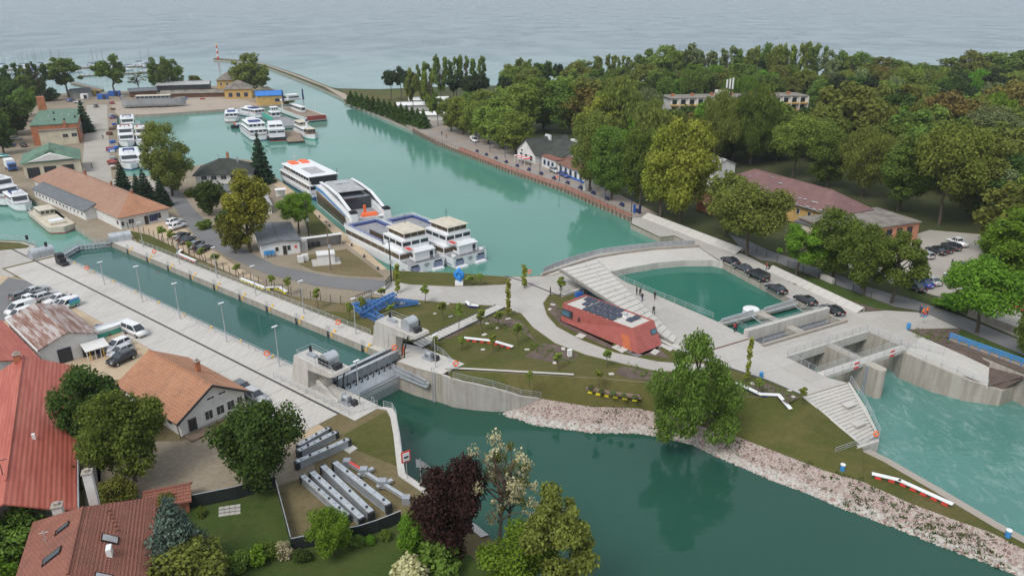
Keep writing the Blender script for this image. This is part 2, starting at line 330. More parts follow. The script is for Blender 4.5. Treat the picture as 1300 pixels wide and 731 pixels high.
# water: the lake and canal stand 3.7 m above the river
gl, gr = LK(9, -3), LK(9, 14); vl, vr = WE(-2, -9.2), WE(22, -9.2)
upper = [Vector((-9000, 150, 0)), gl, gr, vl, vr, Vector((9000, 150, 0)), Vector((14000, 24000, 0)), Vector((-14000, 24000, 0))]
MB().sheet(upper, ZW).top('lake_water', M['water'], kind='structure')
spit = px([(1095, 590), (1262, 672), (1330, 708)], ZL)+[Vector((75, 45, 0)), Vector((150, -100, 0))]
MB().sheet([LK(9, -4), LK(9, 16)]+px([(700, 480), (1000, 540)], ZL)+spit+[Vector((-60, -150, 0))], ZL).top('river_water', M['river'], kind='structure')
MB().sheet([WE(-3, -9), WE(22, -9)]+[Vector((300, 130, 0)), Vector((350, -100, 0))]+spit[::-1]+px([(1000, 540)], ZL), ZL).top('weir_water', M['tail'], kind='structure')
MB().sheet([(-900, -200), (900, -200), (900, 700), (-900, 700)], -7.9).top('lake_bed', M['bed'], kind='structure')
# sloping bank of lawn and pitched stone above the river
A = px([q+(0.0,) for q in CREST]+[(1045, 524, -1.0), (1070, 545, -2.2), (1095, 564, -3.2)])
B = [Vector((-9.1, 101.5, -0.05)), Vector((-3.0, 100.3, -0.8)), Vector((4.2, 101.3, -3.2))]+px([ (750, 516, -3.2), (812, 518, -3.2), (850, 528, -3.2), (890, 541, -3.2), (920, 548, -3.2), (960, 563, -3.2), (985, 573, -3.2), (1020, 586, -3.2), (1050, 598, -3.2), (1095, 611, -3.2)])
rows = []
for k in range(6):
    t = k/5; rows.append([a.lerp(b, t)+Vector((0, 0, 0.35*math.sin(t*math.pi)*(0.4+0.3*math.sin(i*1.7)))) for i, (a, b) in enumerate(zip(A, B))])
MB().loft(rows[::-1]).top('grass_bank', M['grass'], kind='structure', smooth=True)
B2 = [Vector((1.0, 100.4, -4.3)), Vector((4.2, 101.3, -3.2))]+px([(750, 516, -3.2), (812, 518, -3.2), (850, 528, -3.2), (890, 541, -3.2), (920, 548, -3.2), (985, 573, -3.2), (1050, 598, -3.2), (1095, 611, -3.2), (1150, 636, -3.2), (1205, 657, -3.2), (1257, 675, -3.2), (1330, 712, -3.2)])
C2 = px([(632, 527), (680, 543), (750, 552), (812, 553), (847, 559), (877, 566), (915, 585), (980, 613), (1025, 629), (1065, 647), (1125, 669), (1200, 699), (1285, 731), (1360, 762)], -5.1)
t = NT('pitched_stone'); v = t.pos(); vo = t.new('TexVoronoi', feature='DISTANCE_TO_EDGE'); vo.inputs['Scale'].default_value = 2.3; t.l.new(v, vo.inputs['Vector'])
vc = t.new('TexVoronoi'); vc.inputs['Scale'].default_value = 2.3; t.l.new(v, vc.inputs['Vector'])
stone = t.ramp(vc.outputs['Color'], [(0.1, (0.16, 0.095, 0.085)), (0.45, (0.26, 0.175, 0.155)), (0.75, (0.36, 0.28, 0.25))])
edge = t.ramp(vo.outputs['Distance'], [(0.04, (1, 1, 1)), (0.14, (0, 0, 0))])
stn = t.mix(edge, stone, (0.42, 0.36, 0.31)); z = t.new('SeparateXYZ'); t.l.new(v, z.inputs[0])
lime = t.new('MapRange'); lime.inputs['From Min'].default_value = -3.7; lime.inputs['From Max'].default_value = -4.35; t.l.new(t.math('ADD', z.outputs[2], t.math('MULTIPLY', t.noise(v, 0.5, 4), 0.9)), lime.inputs[0])
lime.inputs['From Min'].default_value = -3.75; lime.inputs['From Max'].default_value = -4.15
stn = t.mix(lime.outputs[0], stn, t.ramp(vc.outputs['Color'], [(0.2, (0.34, 0.31, 0.275)), (0.8, (0.52, 0.49, 0.45))]))
weed = t.ramp(t.noise(v, 0.35, 6, 0.7), [(0.60, (0, 0, 0)), (0.68, (1, 1, 1))]); stn = t.mix(t.math('MULTIPLY', weed, 0.55), stn, (0.06, 0.07, 0.025))
t.col(stn); t.bump(t.math('MINIMUM', vo.outputs['Distance'], 0.25), 0.9, 0.35); M['stone'] = t.done(0.9)
sb = MB().loft([C2, [c.lerp(b, 0.5)+Vector((0, 0, 0.08)) for c, b in zip(C2, B2)], B2]).top('stone_bank', M['stone'], kind='structure')
mb = MB(); rnd = random.Random(3)
for i in range(len(B2)-1):
    for k in range(170):
        t_ = rnd.random(); w = rnd.random()**2.2; p = C2[i].lerp(C2[i+1], t_).lerp(B2[i].lerp(B2[i+1], t_), 0.06+w*0.7)
        s_ = rnd.uniform(0.14, 0.36)*(1 if w < 0.4 else 0.8)
        mb.box(p+Vector((0, 0, -s_*0.35)), (s_*rnd.uniform(0.8, 1.7), s_, s_*0.8), rnd.random()*3.1, 0 if rnd.random() < 0.65 else 1, (rnd.uniform(.4, .8), rnd.uniform(.4, .8)))
o = mb.part('rubble', [plain('limestone', (0.46, 0.43, 0.39), 0.9, 0, 0.25, 1.0), plain('red_sandstone', (0.33, 0.23, 0.20), 0.9, 0, 0.3, 1.0)], sb); o['kind'] = 'stuff'
# low spit between river and weir channel
sp_r = px([(1095, 573), (1120, 585), (1187, 624), (1262, 669), (1330, 705)], -3.2)
sp_l = px([(1095, 611), (1150, 636), (1205, 657), (1257, 675), (1330, 712)], -3.2)
MB().loft([sp_l, sp_r]).top('spit_lawn', M['grass'], kind='structure')
sp_c = [p+Vector((1.1, 0.5, 0)) for p in sp_r]; sp_w = [p+Vector((2.6, 1.3, -2.0)) for p in sp_r]
MB().loft([sp_w, sp_c, [q+Vector((0, 0, 0.06)) for q in sp_c], [q+Vector((0, 0, 0.06)) for q in sp_r], sp_r]).top('spit_kerb', M['conc_old'], kind='structure')
Zs = {'g': 0.012, 'r': 0.024, 'c': 0.036, 'm': 0.048, 'k': 0.060}
def sheet(name, pts, mat, lvl): return MB().sheet([p if isinstance(p, Vector) else G(p[0], p[1]) for p in pts], Zs[lvl]).top(name, M[mat], kind='structure')
# west side
sheet('gravel_yard', [(-80, 345), (0, 345), (14, 351), (66, 363), (141, 400), (186, 424), (235, 447), (330, 492), (420, 548), (380, 560), (320, 530), (230, 482), (120, 482), (60, 470), (-80, 420)], 'sand', 'g')
sheet('asphalt_patch', [(-60, 384), (0, 362), (11, 352), (44, 358), (64, 364), (50, 385), (0, 410), (-60, 430)], 'asphalt', 'r')
sheet('lawn_canal_corner', [(-60, 306), (0, 307), (25, 308.5), (38, 312), (34, 315), (10, 317), (-60, 325)], 'grass', 'm')
sheet('quay_apron', [(-60, 306), (0, 306), (30, 307.5), (44, 312)]+[LK(-92.5, -1.6), LK(-87, -0.1), LK(-87, -11.5)]+[(20, 351), (12, 351), (-60, 343)], 'conc', 'r')
sheet('lawn_lock_corner', [(489, 523), (455, 541), (436, 552), (450, 570), (500, 590), (510, 598), (509, 590), (504, 550), (500, 530)], 'grass', 'g')
sheet('lawn_garden', [(235, 645), (352, 620), (358, 650), (372, 694), (330, 740), (180, 760), (200, 690)], 'grass_green', 'g')
sheet('lawn_river', [(372, 694), (510, 655), (540, 650), (575, 690), (640, 735), (600, 790), (330, 790), (330, 740)], 'grass_green', 'r')
sheet('yard_dirt', [(150, 560), (230, 560), (330, 525), (395, 560), (400, 600), (345, 620), (230, 640), (130, 650), (120, 580)], 'dirt', 'r')
sheet('garden_path', [(92, 552), (118, 548), (135, 572), (128, 600), (126, 650), (108, 650), (110, 600), (92, 575)], 'conc_old', 'r')
# central side
lawn1 = [LK(-82, 15.4), (163, 291), (190, 299), (240, 323), (300, 351), (370, 376), (420, 384), (455, 386), (470, 377), (500, 379), (575, 385), (627, 388.5), (620, 393), (535, 441), LK(10, 19), LK(3, 15.4)]
sheet('lawn_lock', lawn1, 'grass', 'g')
sheet('dry_verge', [(240, 324), (300, 352), (370, 377), (420, 385), (455, 387), (450, 397), (405, 395), (340, 377), (270, 345)], 'grass_dry', 'r')
sheet('harbour_car_park', [(152, 290), (214, 277), (225, 283), (262, 312), (300, 338), (335, 358), (300, 350), (240, 322.5), (190, 298.5)], 'sand', 'r')
sheet('harbour_road', [(198, 222), (206, 222), (216, 236), (231, 246), (245, 264), (270, 290), (310, 317), (350, 337), (420, 351), (497, 357), (474, 371.5), (400, 363), (335, 347), (285, 324), (250, 302), (236, 285), (214, 252), (203, 238)], 'asphalt', 'c')
sheet('yard_road', [(110, 134), (136, 133), (137, 160), (139, 195), (142, 228), (175, 229), (198, 222), (203, 240), (180, 236), (120, 240), (104, 215), (108, 170)], 'carpark', 'r')
sheet('slipway_beach', [(138, 130), (290, 122), (335, 134), (286, 138.5), (200, 144.5), (149, 146.5)], 'beach', 'g')
sheet('quay_edge_strip', [(347, 224), (385, 252), (432, 292), (491, 341), (484, 343), (424, 298), (375, 258), (340, 228)], 'sand', 'g')
sheet('lawn_quay', [(380, 262), (396, 268), (424, 298), (414, 302), (392, 297)], 'grass', 'r')
sheet('lawn_transformer', [(376, 334), (385, 325), (440, 316), (470, 338), (488, 352), (440, 350), (400, 344)], 'grass_dry', 'r')
sheet('lawn_sculpture', [(499, 344), (580, 346.5), (642, 351.5), (650, 355), (641, 361), (575, 363.5), (520, 361), (498, 356.5)], 'grass', 'g')
plaza = [(498, 357), (520, 361.5), (575, 364), (641, 361.5), (650, 355), (645, 352), (685, 351), (702, 350), (762, 332), (777, 347), (794, 358), WE(-0.1, -16.1), WE(-0.1, 8.4), (1076, 486), (1021, 502.5), (975, 482.5), (920, 465), (862, 448), (750, 372), (697, 374), (689, 385), (694, 400), (707, 415), (740, 432.5), (780, 447.5), (835, 459), (870, 462), (905, 462), (905, 470), (837, 471.5), (795, 462.5), (745, 450.5), (705, 435.5), (677, 415.5), (662, 398), (640, 390), (627, 388), (575, 384.5), (500, 378), (473, 372)]
sheet('plaza', plaza, 'conc', 'c')
sheet('lawn_island', [(697, 375), (720, 370), (750, 372.5), (862, 448.5), (905, 461), (870, 461), (835, 458.5), (780, 447), (740, 432), (707, 414.5), (694.5, 399.5), (690, 385)], 'grass', 'g')
sheet('lawn_river_bank', [(535, 442), (620, 394), (640, 391), (662, 398.5), (677, 416), (705, 436), (745, 451), (795, 463), (837, 472), (905, 471), (922, 466), (975, 483), (1020, 502.8), (1005, 503.7), (985, 504.6), (945, 502.6), (890, 495.6), (830, 485.5), (760, 479.5), (690, 475.5), (620, 471.5), (566, 469), LK(19, 14)], 'grass', 'r')
for q in ([(642, 402), (662, 408), (676, 428), (690, 440), (660, 420), (630, 410), (600, 412), (575, 428), (560, 432), (600, 405)],
          [(690, 436), (706, 438), (735, 450), (728, 458), (700, 460), (665, 453)], [(790, 465), (836, 474), (860, 480), (850, 484), (800, 481), (780, 474)],
          [(700, 380), (712, 392), (722, 408), (775, 430), (800, 446), (775, 443), (742, 428), (712, 412), (697, 396)], [(960, 487), (975, 487), (1015, 505), (1000, 512), (975, 500), (945, 494)],
          [(800, 448), (850, 455), (835, 440), (815, 440)]):
    sheet('planting_bed', q, 'mulch', 'm')
sheet('lock_forecourt', [LK(3.1, 11.7), LK(8.4, 11.7), LK(8.4, 13.0), LK(10.7, 13.0), LK(10.7, 11.2), LK(14.3, 11.4), LK(17.6, 12.0), LK(19.2, 12.4), (572, 470), (590, 462), (536, 441), LK(3.1, 15.6)], 'conc_new', 'c')
# east side
sheet('promenade', [(541, 174), (554, 180), (640, 213), (718, 240), (800, 276), (822, 274), (836, 272), (780, 244), (700, 205), (620, 172), (575, 152), (545, 140), (525, 150), (515, 160)], 'paving', 'r')
sheet('promenade_red_strip', [(580, 190.3), (640, 213.3), (718, 240.3), (799, 275.6), (804, 273), (720, 236), (640, 209), (585, 186.5)], 'redpave', 'c')
sheet('mole_path', [(273, 75), (311, 77.5), (336, 82.5), (376, 97), (412, 110.5), (437, 126), (480, 145.5), (525, 164), (541, 173), (515, 160), (470, 137), (440, 120), (415, 110), (378, 95.5), (335, 81), (312, 77)], 'beach', 'g')
sheet('beach_lawn', [(440, 121), (470, 138), (515, 161), (535, 150), (560, 130), (545, 113), (480, 115), (432, 114)], 'grass', 'g')
sheet('weir_plaza', [(801.5, 283.5), (838, 301), (856, 299), (883, 311), (917.5, 333), WE(19.7, -16.2), WE(19.7, 6.4), (1150, 446.7), (1189, 436), (1150, 418), (1217, 416.5), (1175, 397), (1125, 394), (1095, 396), (980, 341), (940, 321), (822, 275), (803, 276)], 'conc', 'g')
sheet('park_road', [(925, 297), (950, 306), (975, 318), (1037, 338), (1100, 364), (1165, 382), (1215, 399), (1310, 438), (1400, 480), (1400, 505), (1310, 455), (1217, 416), (1175, 396.5), (1135, 389), (1060, 361), (985, 333), (965, 330), (945, 320)], 'asphalt', 'r')
sheet('road_verge', [(1000, 351), (1035, 352), (1062, 363), (1137, 391), (1125, 393), (1096, 395), (1060, 378), (1010, 354)], 'grass_green', 'c')
sheet('verge_bed', [(983, 341.5), (1006, 352), (1050, 372), (1110, 391), (1125, 393), (1096, 395.3)], 'mulch', 'm')
sheet('slope_bed', [(1152, 418.5), (1218, 417.5), (1300, 455), (1330, 490), (1300, 474), (1245, 451.5), (1190, 435.5)], 'mulch', 'c')
sheet('slope_lawn', [(1220, 418), (1310, 457), (1310, 470), (1215, 424)], 'grass_green', 'm')
sheet('visitor_car_park', [(1060, 330), (1130, 308), (1180, 292), (1250, 298), (1300, 320), (1300, 345), (1255, 360), (1190, 376), (1140, 362), (1090, 346)], 'carpark', 'r')
sheet('car_park_verge', [(1140, 366), (1190, 378), (1240, 366), (1250, 372), (1215, 398), (1165, 381)], 'grass_green', 'c')
sheet('private_yard', [(1205, 392), (1245, 378), (1400, 420), (1400, 470), (1310, 436), (1240, 406)], 'carpark', 'r')
wp = px([(486, 517), (498, 519), (503, 529), (507, 550), (512, 590), (514, 602), (542, 621), (576, 645), (620, 680)]); wi = [p+Vector((-.75, -.35, 0)) for p in wp]
MB().loft([[p+Vector((.06, .03, -.6)) for p in wp], [p+Vector((.06, .03, .14)) for p in wp], [p+Vector((0, 0, .14)) for p in wi], wi]).top('river_wall_cap', M['conc_new'], kind='structure')
MB().sheet([LK(-86, -.5), LK(8.5, -.5), LK(8.5, 12), LK(-86.5, 12), LK(-90.4, 5.8)], ZW+.012).top('lock_water', M['lockwater'], kind='structure')
MB().sheet(px([(772, 344), (800, 339.5), (835, 333.5), (870, 330.5), (905, 330.5), (920, 333)])+[WE(19.8, -16.2), WE(19.8, -8.5), WE(-.3, -8.5), WE(-.3, -16.2)], ZW+.012).top('pool_water', M['poolwater'], kind='structure')
# ------------------------------------------------------------------ lock: quay slabs, gates, hoists
def slabs(name, t0, t1, s0, s1, n, mat, zt=0.05):
    base = MB().sheet([LK(s0, t0), LK(s1, t0), LK(s1, t1), LK(s0, t1)], 0.02).top(name, M['joint'], kind='structure')
    L = (s1-s0)/n
    for k in range(n):
        a, b = s0+k*L+0.03, s0+(k+1)*L-0.03
        MB().prism([LK(a, t0+0.02), LK(b, t0+0.02), LK(b, t1-0.02), LK(a, t1-0.02)], 0.022, zt+random.uniform(0, 0.012), bottom=False).part('slab', M[mat], base)
    return base
slabs('lock_quay_west', -4.85, 0.0, -86.0, 19.2, 18, 'slab')
slabs('lock_quay_inner', -11.2, -5.2, -86.0, 16.0, 17, 'slab')
slabs('lock_quay_east', 11.62, 15.3, -87.5, 3.0, 16, 'slab')
sheet('drain_channel', [LK(-100, -5.2), LK(16, -5.2), LK(16, -4.85), LK(-100, -4.85)], 'joint', 'k')

def railing(pts, label, group=None, h=1.05, step=2.0, rails=(0.4, 0.72, 1.05), r=0.035, mat='galv', cat='railing'):
    base = pts[0]; th = thing('railing', label, cat, base, group=group); P = MB(); Q = MB()
    for a, b in zip(pts, pts[1:]):
        n = max(1, round((b-a).length/step))
        for k in range(n+(1 if b is pts[-1] else 0)):
            p = a.lerp(b, k/n); P.tube(p, p+Vector((0, 0, h)), r*1.15, 5)
    for z in rails: Q.line([p+Vector((0, 0, z)) for p in pts], r if z == max(rails) else r*0.7, 5)
    P.part('post', M[mat], th)['kind'] = 'stuff'; Q.part('rail', M[mat], th); return th
railing([LK(s, -0.9, 0.05) for s in range(-84, 1, 4)], 'long galvanised railing along the car-side edge of the lock chamber')
railing([LK(s, 15.0, 0.05) for s in range(-80, 2, 4)], 'long galvanised railing between the lock chamber and the lawn with zigzag seats')
railing([LK(2.6, 15.2, 0.05), LK(-1, 16.6, 0.02), LK(1.5, 19.2, 0.02), LK(9, 19.0, 0.02)], 'railing bent round the concrete hoist tower beside the blue trusses')
railing([LK(0, -4.4, 0.05), LK(6, -4.4, 0.05), LK(12, -4.4, 0.05), LK(17.5, -4.4, 0.05), LK(18.9, -0.4, 0.05)], 'railing between the drain channel and the hoist tower on the car side')
railing([LK(10, 18.4, 0.05), LK(15, 17.2, 0.05), LK(19.5, 15.2, 0.05), LK(20.2, 13.0, 0.05)], 'railing round the winch platform beside the plank walkway')
railing(px([(487, 517), (498, 519.5), (503, 529), (506, 550), (510, 580)]), 'railing down the pale river wall beside the corner lawn', step=2.5)
railing([G(x, y) for x, y in ((0, 303.5), (20, 304.5), (38, 308), (46, 313))]+[LK(-93, -2.5)], 'railing round the corner lawn on the canal bend')

def gate_leaf(th, a, b, sd):
    d = (b-a)
    MB().beam(a+Vector((0, 0, -0.15)), b+Vector((0, 0, -0.15)), 0.9, 0.18).part('walkway', M['steel'], th)
    for z, w in ((-0.62, 0.45), (-1.02, 0.6), (-1.35, 0.7)):
        MB().beam(a+Vector((0, 0, z)), b+Vector((0, 0, z)), w, 0.14).part('girder', M['galv'], th)
    P = MB(); Q = MB()
    for k in range(9):
        p = a.lerp(b, k/8); P.beam(p+Vector((0, 0, -1.6)), p+Vector((0, 0, -0.2)), 0.16, 0.16)
        for s_ in (-0.42, 0.42):
            q = p+d.normalized().cross(Vector((0, 0, 1)))*s_; Q.tube(q+Vector((0, 0, -0.1)), q+Vector((0, 0, 1.0)), 0.03, 5)
    for s_ in (-0.42, 0.42):
        o_ = d.normalized().cross(Vector((0, 0, 1)))*s_
        for z in (0.5, 1.0): Q.tube(a+o_+Vector((0, 0, z)), b+o_+Vector((0, 0, z)), 0.028, 5)
    P.part('upright', M['galv'], th)['kind'] = 'stuff'; Q.part('handrail', M['galv'], th)
K = LK(-90.6, 5.8)
for a, b, lab in ((LK(-86.3, 0.2), K, 'upper lock gate leaf on the parked-car side, grey steel walkway on girders'), (K, LK(-87.2, 11.5), 'upper lock gate leaf on the warehouse side, grey steel walkway on girders')):
    th = thing('lock_gate_leaf', lab, 'lock gate', a); gate_leaf(th, a, b, 1)
def shield(c, rz, label):
    th = thing('gate_machinery_cover', label, 'machine cover', c, rz); prof = []
    for k in range(9):
        t_ = k/8; ang = t_*R(110); prof.append((-1.5*math.cos(ang)+0.3, 1.95*math.sin(min(ang, R(90)))+(0 if ang < R(90) else (math.sin(ang)-1)*1.9)))
    prof = [(-1.2, 0)]+[(-1.2+0.9*(1-math.cos(t_*math.pi/2)), 1.1+0.85*math.sin(t_*math.pi/2)) for t_ in [k/7 for k in range(8)]]+[(0.5, 1.9)]
    for i in range(3):
        x0 = -2.4+i*1.6; MB().loft([[Vector((x0+dx, y, z)) for y, z in prof] for dx in (0.02, 1.58)]).part('plate', M['galv'], th, False, True)
        for dx in (0.02, 1.58):
            MB().add([(x0+dx, y, z) for y, z in prof]+[(x0+dx, 0.5, 0)], [tuple(range(len(prof)+1))]).part('rib', M['steel'], th, False)
    MB().box((0, 1.0, 0), (4.6, 1.0, 0.9)).part('housing', M['steel'], th, False)
shield(G(53, 325)+Vector((0, 0, 0.05)), head(40, 329, 66, 322), 'curved grey steel cover beside the black stack of crates')
shield(G(153, 305)+Vector((0, 0, 0.05)), head(140, 307, 165, 303), 'curved grey steel cover beside the warehouse hip end')

def tower(label, t0, t1, mir):
    base = LK(3, t0 if t0 < 0 else t0); th = thing('hoist_tower', label, 'lock tower', base)
    prof = [(2.6, 0), (6.6, 0), (7.0, 3.1), (11.9, 3.45), (13.2, 3.95), (13.0, 4.35), (4.3, 4.6), (3.9, 4.55)]
    vs = [LK(s, t0, z+0.05) for s, z in prof]+[LK(s, t1, z+0.05) for s, z in prof]; n = len(prof)
    mb = MB(); mb.add(vs, [(i, n+i, n+(i+1) % n, (i+1) % n) for i in range(n)]+[(0, 1, 2, 7), (2, 3, 4, 5), (2, 5, 6, 7), (n, n+7, n+2, n+1), (n+2, n+5, n+4, n+3), (n+2, n+7, n+6, n+5)])
    mb.part('body', M['conc_new'], th)
    tc = t1-0.55 if t0 < 0 else t0+0.55
    MB().prism([LK(6.6, tc-.5), LK(8.6, tc-.5), LK(8.6, tc+.5), LK(6.6, tc+.5)], 0.05, 3.2).part('pier', M['conc_new'], th)
    tm = (t0+t1)/2; dr = MB(); a, b = LK(10.6, tm-1.0, 0), LK(10.6, tm+1.0, 0)
    prof2 = [(-0.95, 0.0)]+[(-0.95*math.cos(x), 1.15+0.85*math.sin(x)) for x in [math.pi*k/10 for k in range(11)]]+[(0.95, 0.0)]
    rows = [[LK(10.4+y, tm+t_, 4.5+z) for y, z in prof2] for t_ in (-1.05, 1.05)]
    dr.loft(rows); m = len(prof2); dr.add(rows[0], [tuple(range(m))]); dr.add(rows[1], [tuple(range(m-1, -1, -1))])
    h = dr.part('hoist_cover', M['galv'], th, smooth=False)
    for s_ in (9.6, 10.4, 11.2): MB().box(LK(s_, t0+0.38 if t0 < 0 else t1-0.38, 4.9), (0.5, 0.25, 0.9), LA).part('louvre', M['dark'], th)
    MB().box(LK(12.1, tm, 4.42), (0.8, 1.3, 0.75), LA).part('motor', M['dark'], th)
    MB().box(LK(6.3, tm, 4.6), (1.8, 0.7, 0.4), LA).part('sensor_box', M['steel'], th)
    MB().lathe(LK(4.9, tm+0.8, 4.6), [(0.22, 0), (0.22, 0.9), (0.1, 1.0)], 8).part('signal_lamp', M['black'], th)
    P = MB()
    for q in ([LK(4.5, t0+.1, 4.6), LK(9.0, t0+.1, 4.5), LK(12.8, t0+.1, 4.4)], [LK(4.5, t0+.1, 4.6), LK(4.5, t1-.1, 4.6), LK(8.8, t1-.1, 4.5)]):
        for z in (0.5, 1.0): P.line([p+Vector((0, 0, z)) for p in q], 0.03, 5)
        for p in q: P.tube(p, p+Vector((0, 0, 1.0)), 0.03, 5)
    P.part('handrail', M['galv'], th)
    for k in (0, 1):
        tt = (t1-0.1+k*0.35) if t0 < 0 else (t0+0.1-k*0.35)
        MB().line([LK(9.6+k*0.9, tt, -1.6), LK(9.9+k*0.9, tt, 1.5), LK(10.9+k*0.9, tt, 4.2)], 0.11, 6).part('lifting_rod', M['black'], th)
    return th
tower('cantilevered concrete hoist tower on the car-side quay, round grey drum cover on top', -3.1, -0.05, 1)
tower('cantilevered concrete hoist tower beside the blue trusses and plank walkway', 12.95, 16.1, -1)
railing([LK(7.2, -3.0, 0.05), LK(12.5, -3.0, 0.05)], 'short railing of the concrete steps under the car-side hoist tower')
mb = MB()
mb.add([LK(8.0, -2.6, 0.05), LK(13.6, -3.4, 0.05), LK(13.6, -2.9, 0.05), LK(8.0, -2.1, 0.05), LK(8.0, -2.6, 1.5), LK(13.6, -3.4, 0.25), LK(13.6, -2.9, 0.25), LK(8.0, -2.1, 1.5)], [(4, 5, 6, 7), (0, 1, 5, 4), (1, 2, 6, 5), (2, 3, 7, 6), (3, 0, 4, 7)])
mb.top('sloping_wall', M['conc_new'], 'low sloping concrete wall running down from the car-side hoist tower', 'wall')
# lower lock gate
th = thing('lower_lock_gate', 'grey steel lifting gate closing the lower end of the lock between two hoist towers', 'lock gate', LK(9, 5.8, -4.9))
for s_, z0, z1 in ((7.7, -0.7, 0.95), (9.35, -0.5, 1.05)):
    MB().prism([LK(s_-.12, 0.15), LK(s_+.12, 0.15), LK(s_+.12, 12.6), LK(s_-.12, 12.6)], z0, z1).part('girder', M['steel'], th)
    MB().prism([LK(s_-.3, 0.15), LK(s_+.3, 0.15), LK(s_+.3, 12.6), LK(s_-.3, 12.6)], z1, z1+0.1).part('flange', M['galv'], th)
    for k in range(9): t_ = 0.5+k*1.48; MB().prism([LK(s_+.12, t_), LK(s_+.26, t_), LK(s_+.26, t_+.1), LK(s_+.12, t_+.1)], z0, z1).part('stiffener', M['steel'], th)
MB().prism([LK(7.8, 0.2), LK(9.2, 0.2), LK(9.2, 12.5), LK(7.8, 12.5)], -0.25, -0.15).part('walkway', M['dark'], th)
for k in range(10):
    t_ = 0.9+k*1.15; MB().torus(LK(9.75, t_, -0.75), 0.36, 0.1, LN, 12, 5).part('roller', M['black'], th)
mb = MB(); rows = [[LK(s_, t_, z) for t_ in (0.1, 11.5)] for s_, z in ((9.0, -0.6), (9.9, -1.15), (10.6, -2.2), (10.9, -3.4), (10.9, -5.4))]; mb.loft(rows)
mb.loft([[LK(s_-.3, t_, z) for t_ in (0.1, 11.5)] for s_, z in ((9.0, -0.6), (9.9, -1.15), (10.6, -2.2), (10.9, -3.4), (10.9, -5.4))][::-1]); mb.part('skin_plate', M['galv'], th)
MB().beam(LK(11.15, 0.2, -2.3), LK(11.15, 11.4, -2.3), 0.3, 0.2).part('lower_rib', M['steel'], th)
for t_ in (0.35, 11.15):
    mb = MB(); q = [(9.6, -0.7), (16.8, -1.15), (17.6, -1.6), (17.4, -2.3), (10.4, -2.5)]
    va = [LK(s_, t_-.18, z) for s_, z in q]; vb = [LK(s_, t_+.18, z) for s_, z in q]; n = 5
    mb.add(va+vb, [(0, 1, 2, 3, 4), (9, 8, 7, 6, 5)]+[(i, 5+i, 5+(i+1) % 5, (i+1) % 5) for i in range(5)])
    ar = mb.part('arm', M['galv'], th)
    for a, b in (((9.7, -0.7), (17.2, -1.2)), ((10.0, -1.6), (16.9, -1.75)), ((10.4, -2.5), (17.3, -2.3))):
        MB().beam(LK(a[0], t_-.22, a[1]), LK(b[0], t_-.22, b[1]), 0.3, 0.14).part('rib', M['steel'], ar)
def winch(s, t, label):
    c = LK(s, t, 0.05); th = thing('winch', label, 'winch', c)
    MB().box(c, (2.2, 1.3, 0.3), LA).part('base_frame', M['steel'], th)
    for k in (-0.6, 0.6): MB().box(LK(s+k, t, 0.35), (0.25, 1.2, 1.0), LA, top=(1, .5)).part('bracket', M['steel'], th)
    MB().tube(LK(s-.7, t, 0.95), LK(s+.7, t, 0.95), 0.36, 12).part('drum', M['galv'], th)
    MB().box(LK(s+1.3, t+.3, 0.05), (0.7, 0.8, 0.8), LA).part('motor', M['dark'], th)
winch(14.6, -2.4, 'grey winch on the car-side quay below the hoist tower'); winch(14.0, 15.0, 'grey winch on the platform beside the plank walkway')
for tt, s_, lab in ((11.72, 18.0, 'steel ladder up the river wall beside the winch platform'), (-0.12, 17.6, 'steel ladder up the car-side quay below the lower gate')):
    th = thing('wall_ladder', lab, 'ladder', LK(s_, tt, ZL))
    for k in (-0.25, 0.25): MB().tube(LK(s_+k, tt, ZL-.3), LK(s_+k, tt, 1.0), 0.045, 5).part('stringer', M['galv'], th)
    MB().line([LK(s_-.25, tt, 1.0), LK(s_+.25, tt, 1.0)], 0.045).part('hoop', M['galv'], th)
    for k in range(16): MB().tube(LK(s_-.25, tt, ZL+k*.33), LK(s_+.25, tt, ZL+k*.33), 0.03, 4).part('rung', M['galv'], th)
# river wing wall, its top falling towards the stones
WT = [LK(19.3, 12.2, 0.02), Vector((-9.1, 101.5, 0.0)), Vector((-6, 100.7, -.35)), Vector((-3, 100.2, -.75)), Vector((1.2, 100.1, -2.2)), Vector((4.3, 101.1, -3.2))]
base_w = [Vector((p.x, p.y, -7)) for p in WT]; off = Vector((0.25, 0.45, 0))
MB().loft([base_w, WT, [p+off for p in WT], [p+off for p in base_w]]).add([base_w[-1], WT[-1], WT[-1]+off, base_w[-1]+off], [(0, 1, 2, 3)]).top('wing_wall', M['conc'], 'curved concrete wing wall of the lock falling towards the stone bank', 'wall')
railing([p+off*0.5 for p in WT[1:]], 'railing on the sloping top of the curved lock wing wall', step=2.2)
MB().loft([px([(565, 467.5), (600, 469), (728, 476)], 0.0), px([(565, 467.5), (600, 469), (728, 476)], 0.22), px([(566, 465.5), (600, 467), (729, 474)], 0.22), px([(566, 465.5), (600, 467), (729, 474)], 0.0)]).top('sitting_wall', M['conc_new'], 'long low pale sitting wall along the edge of the river lawn', 'wall')
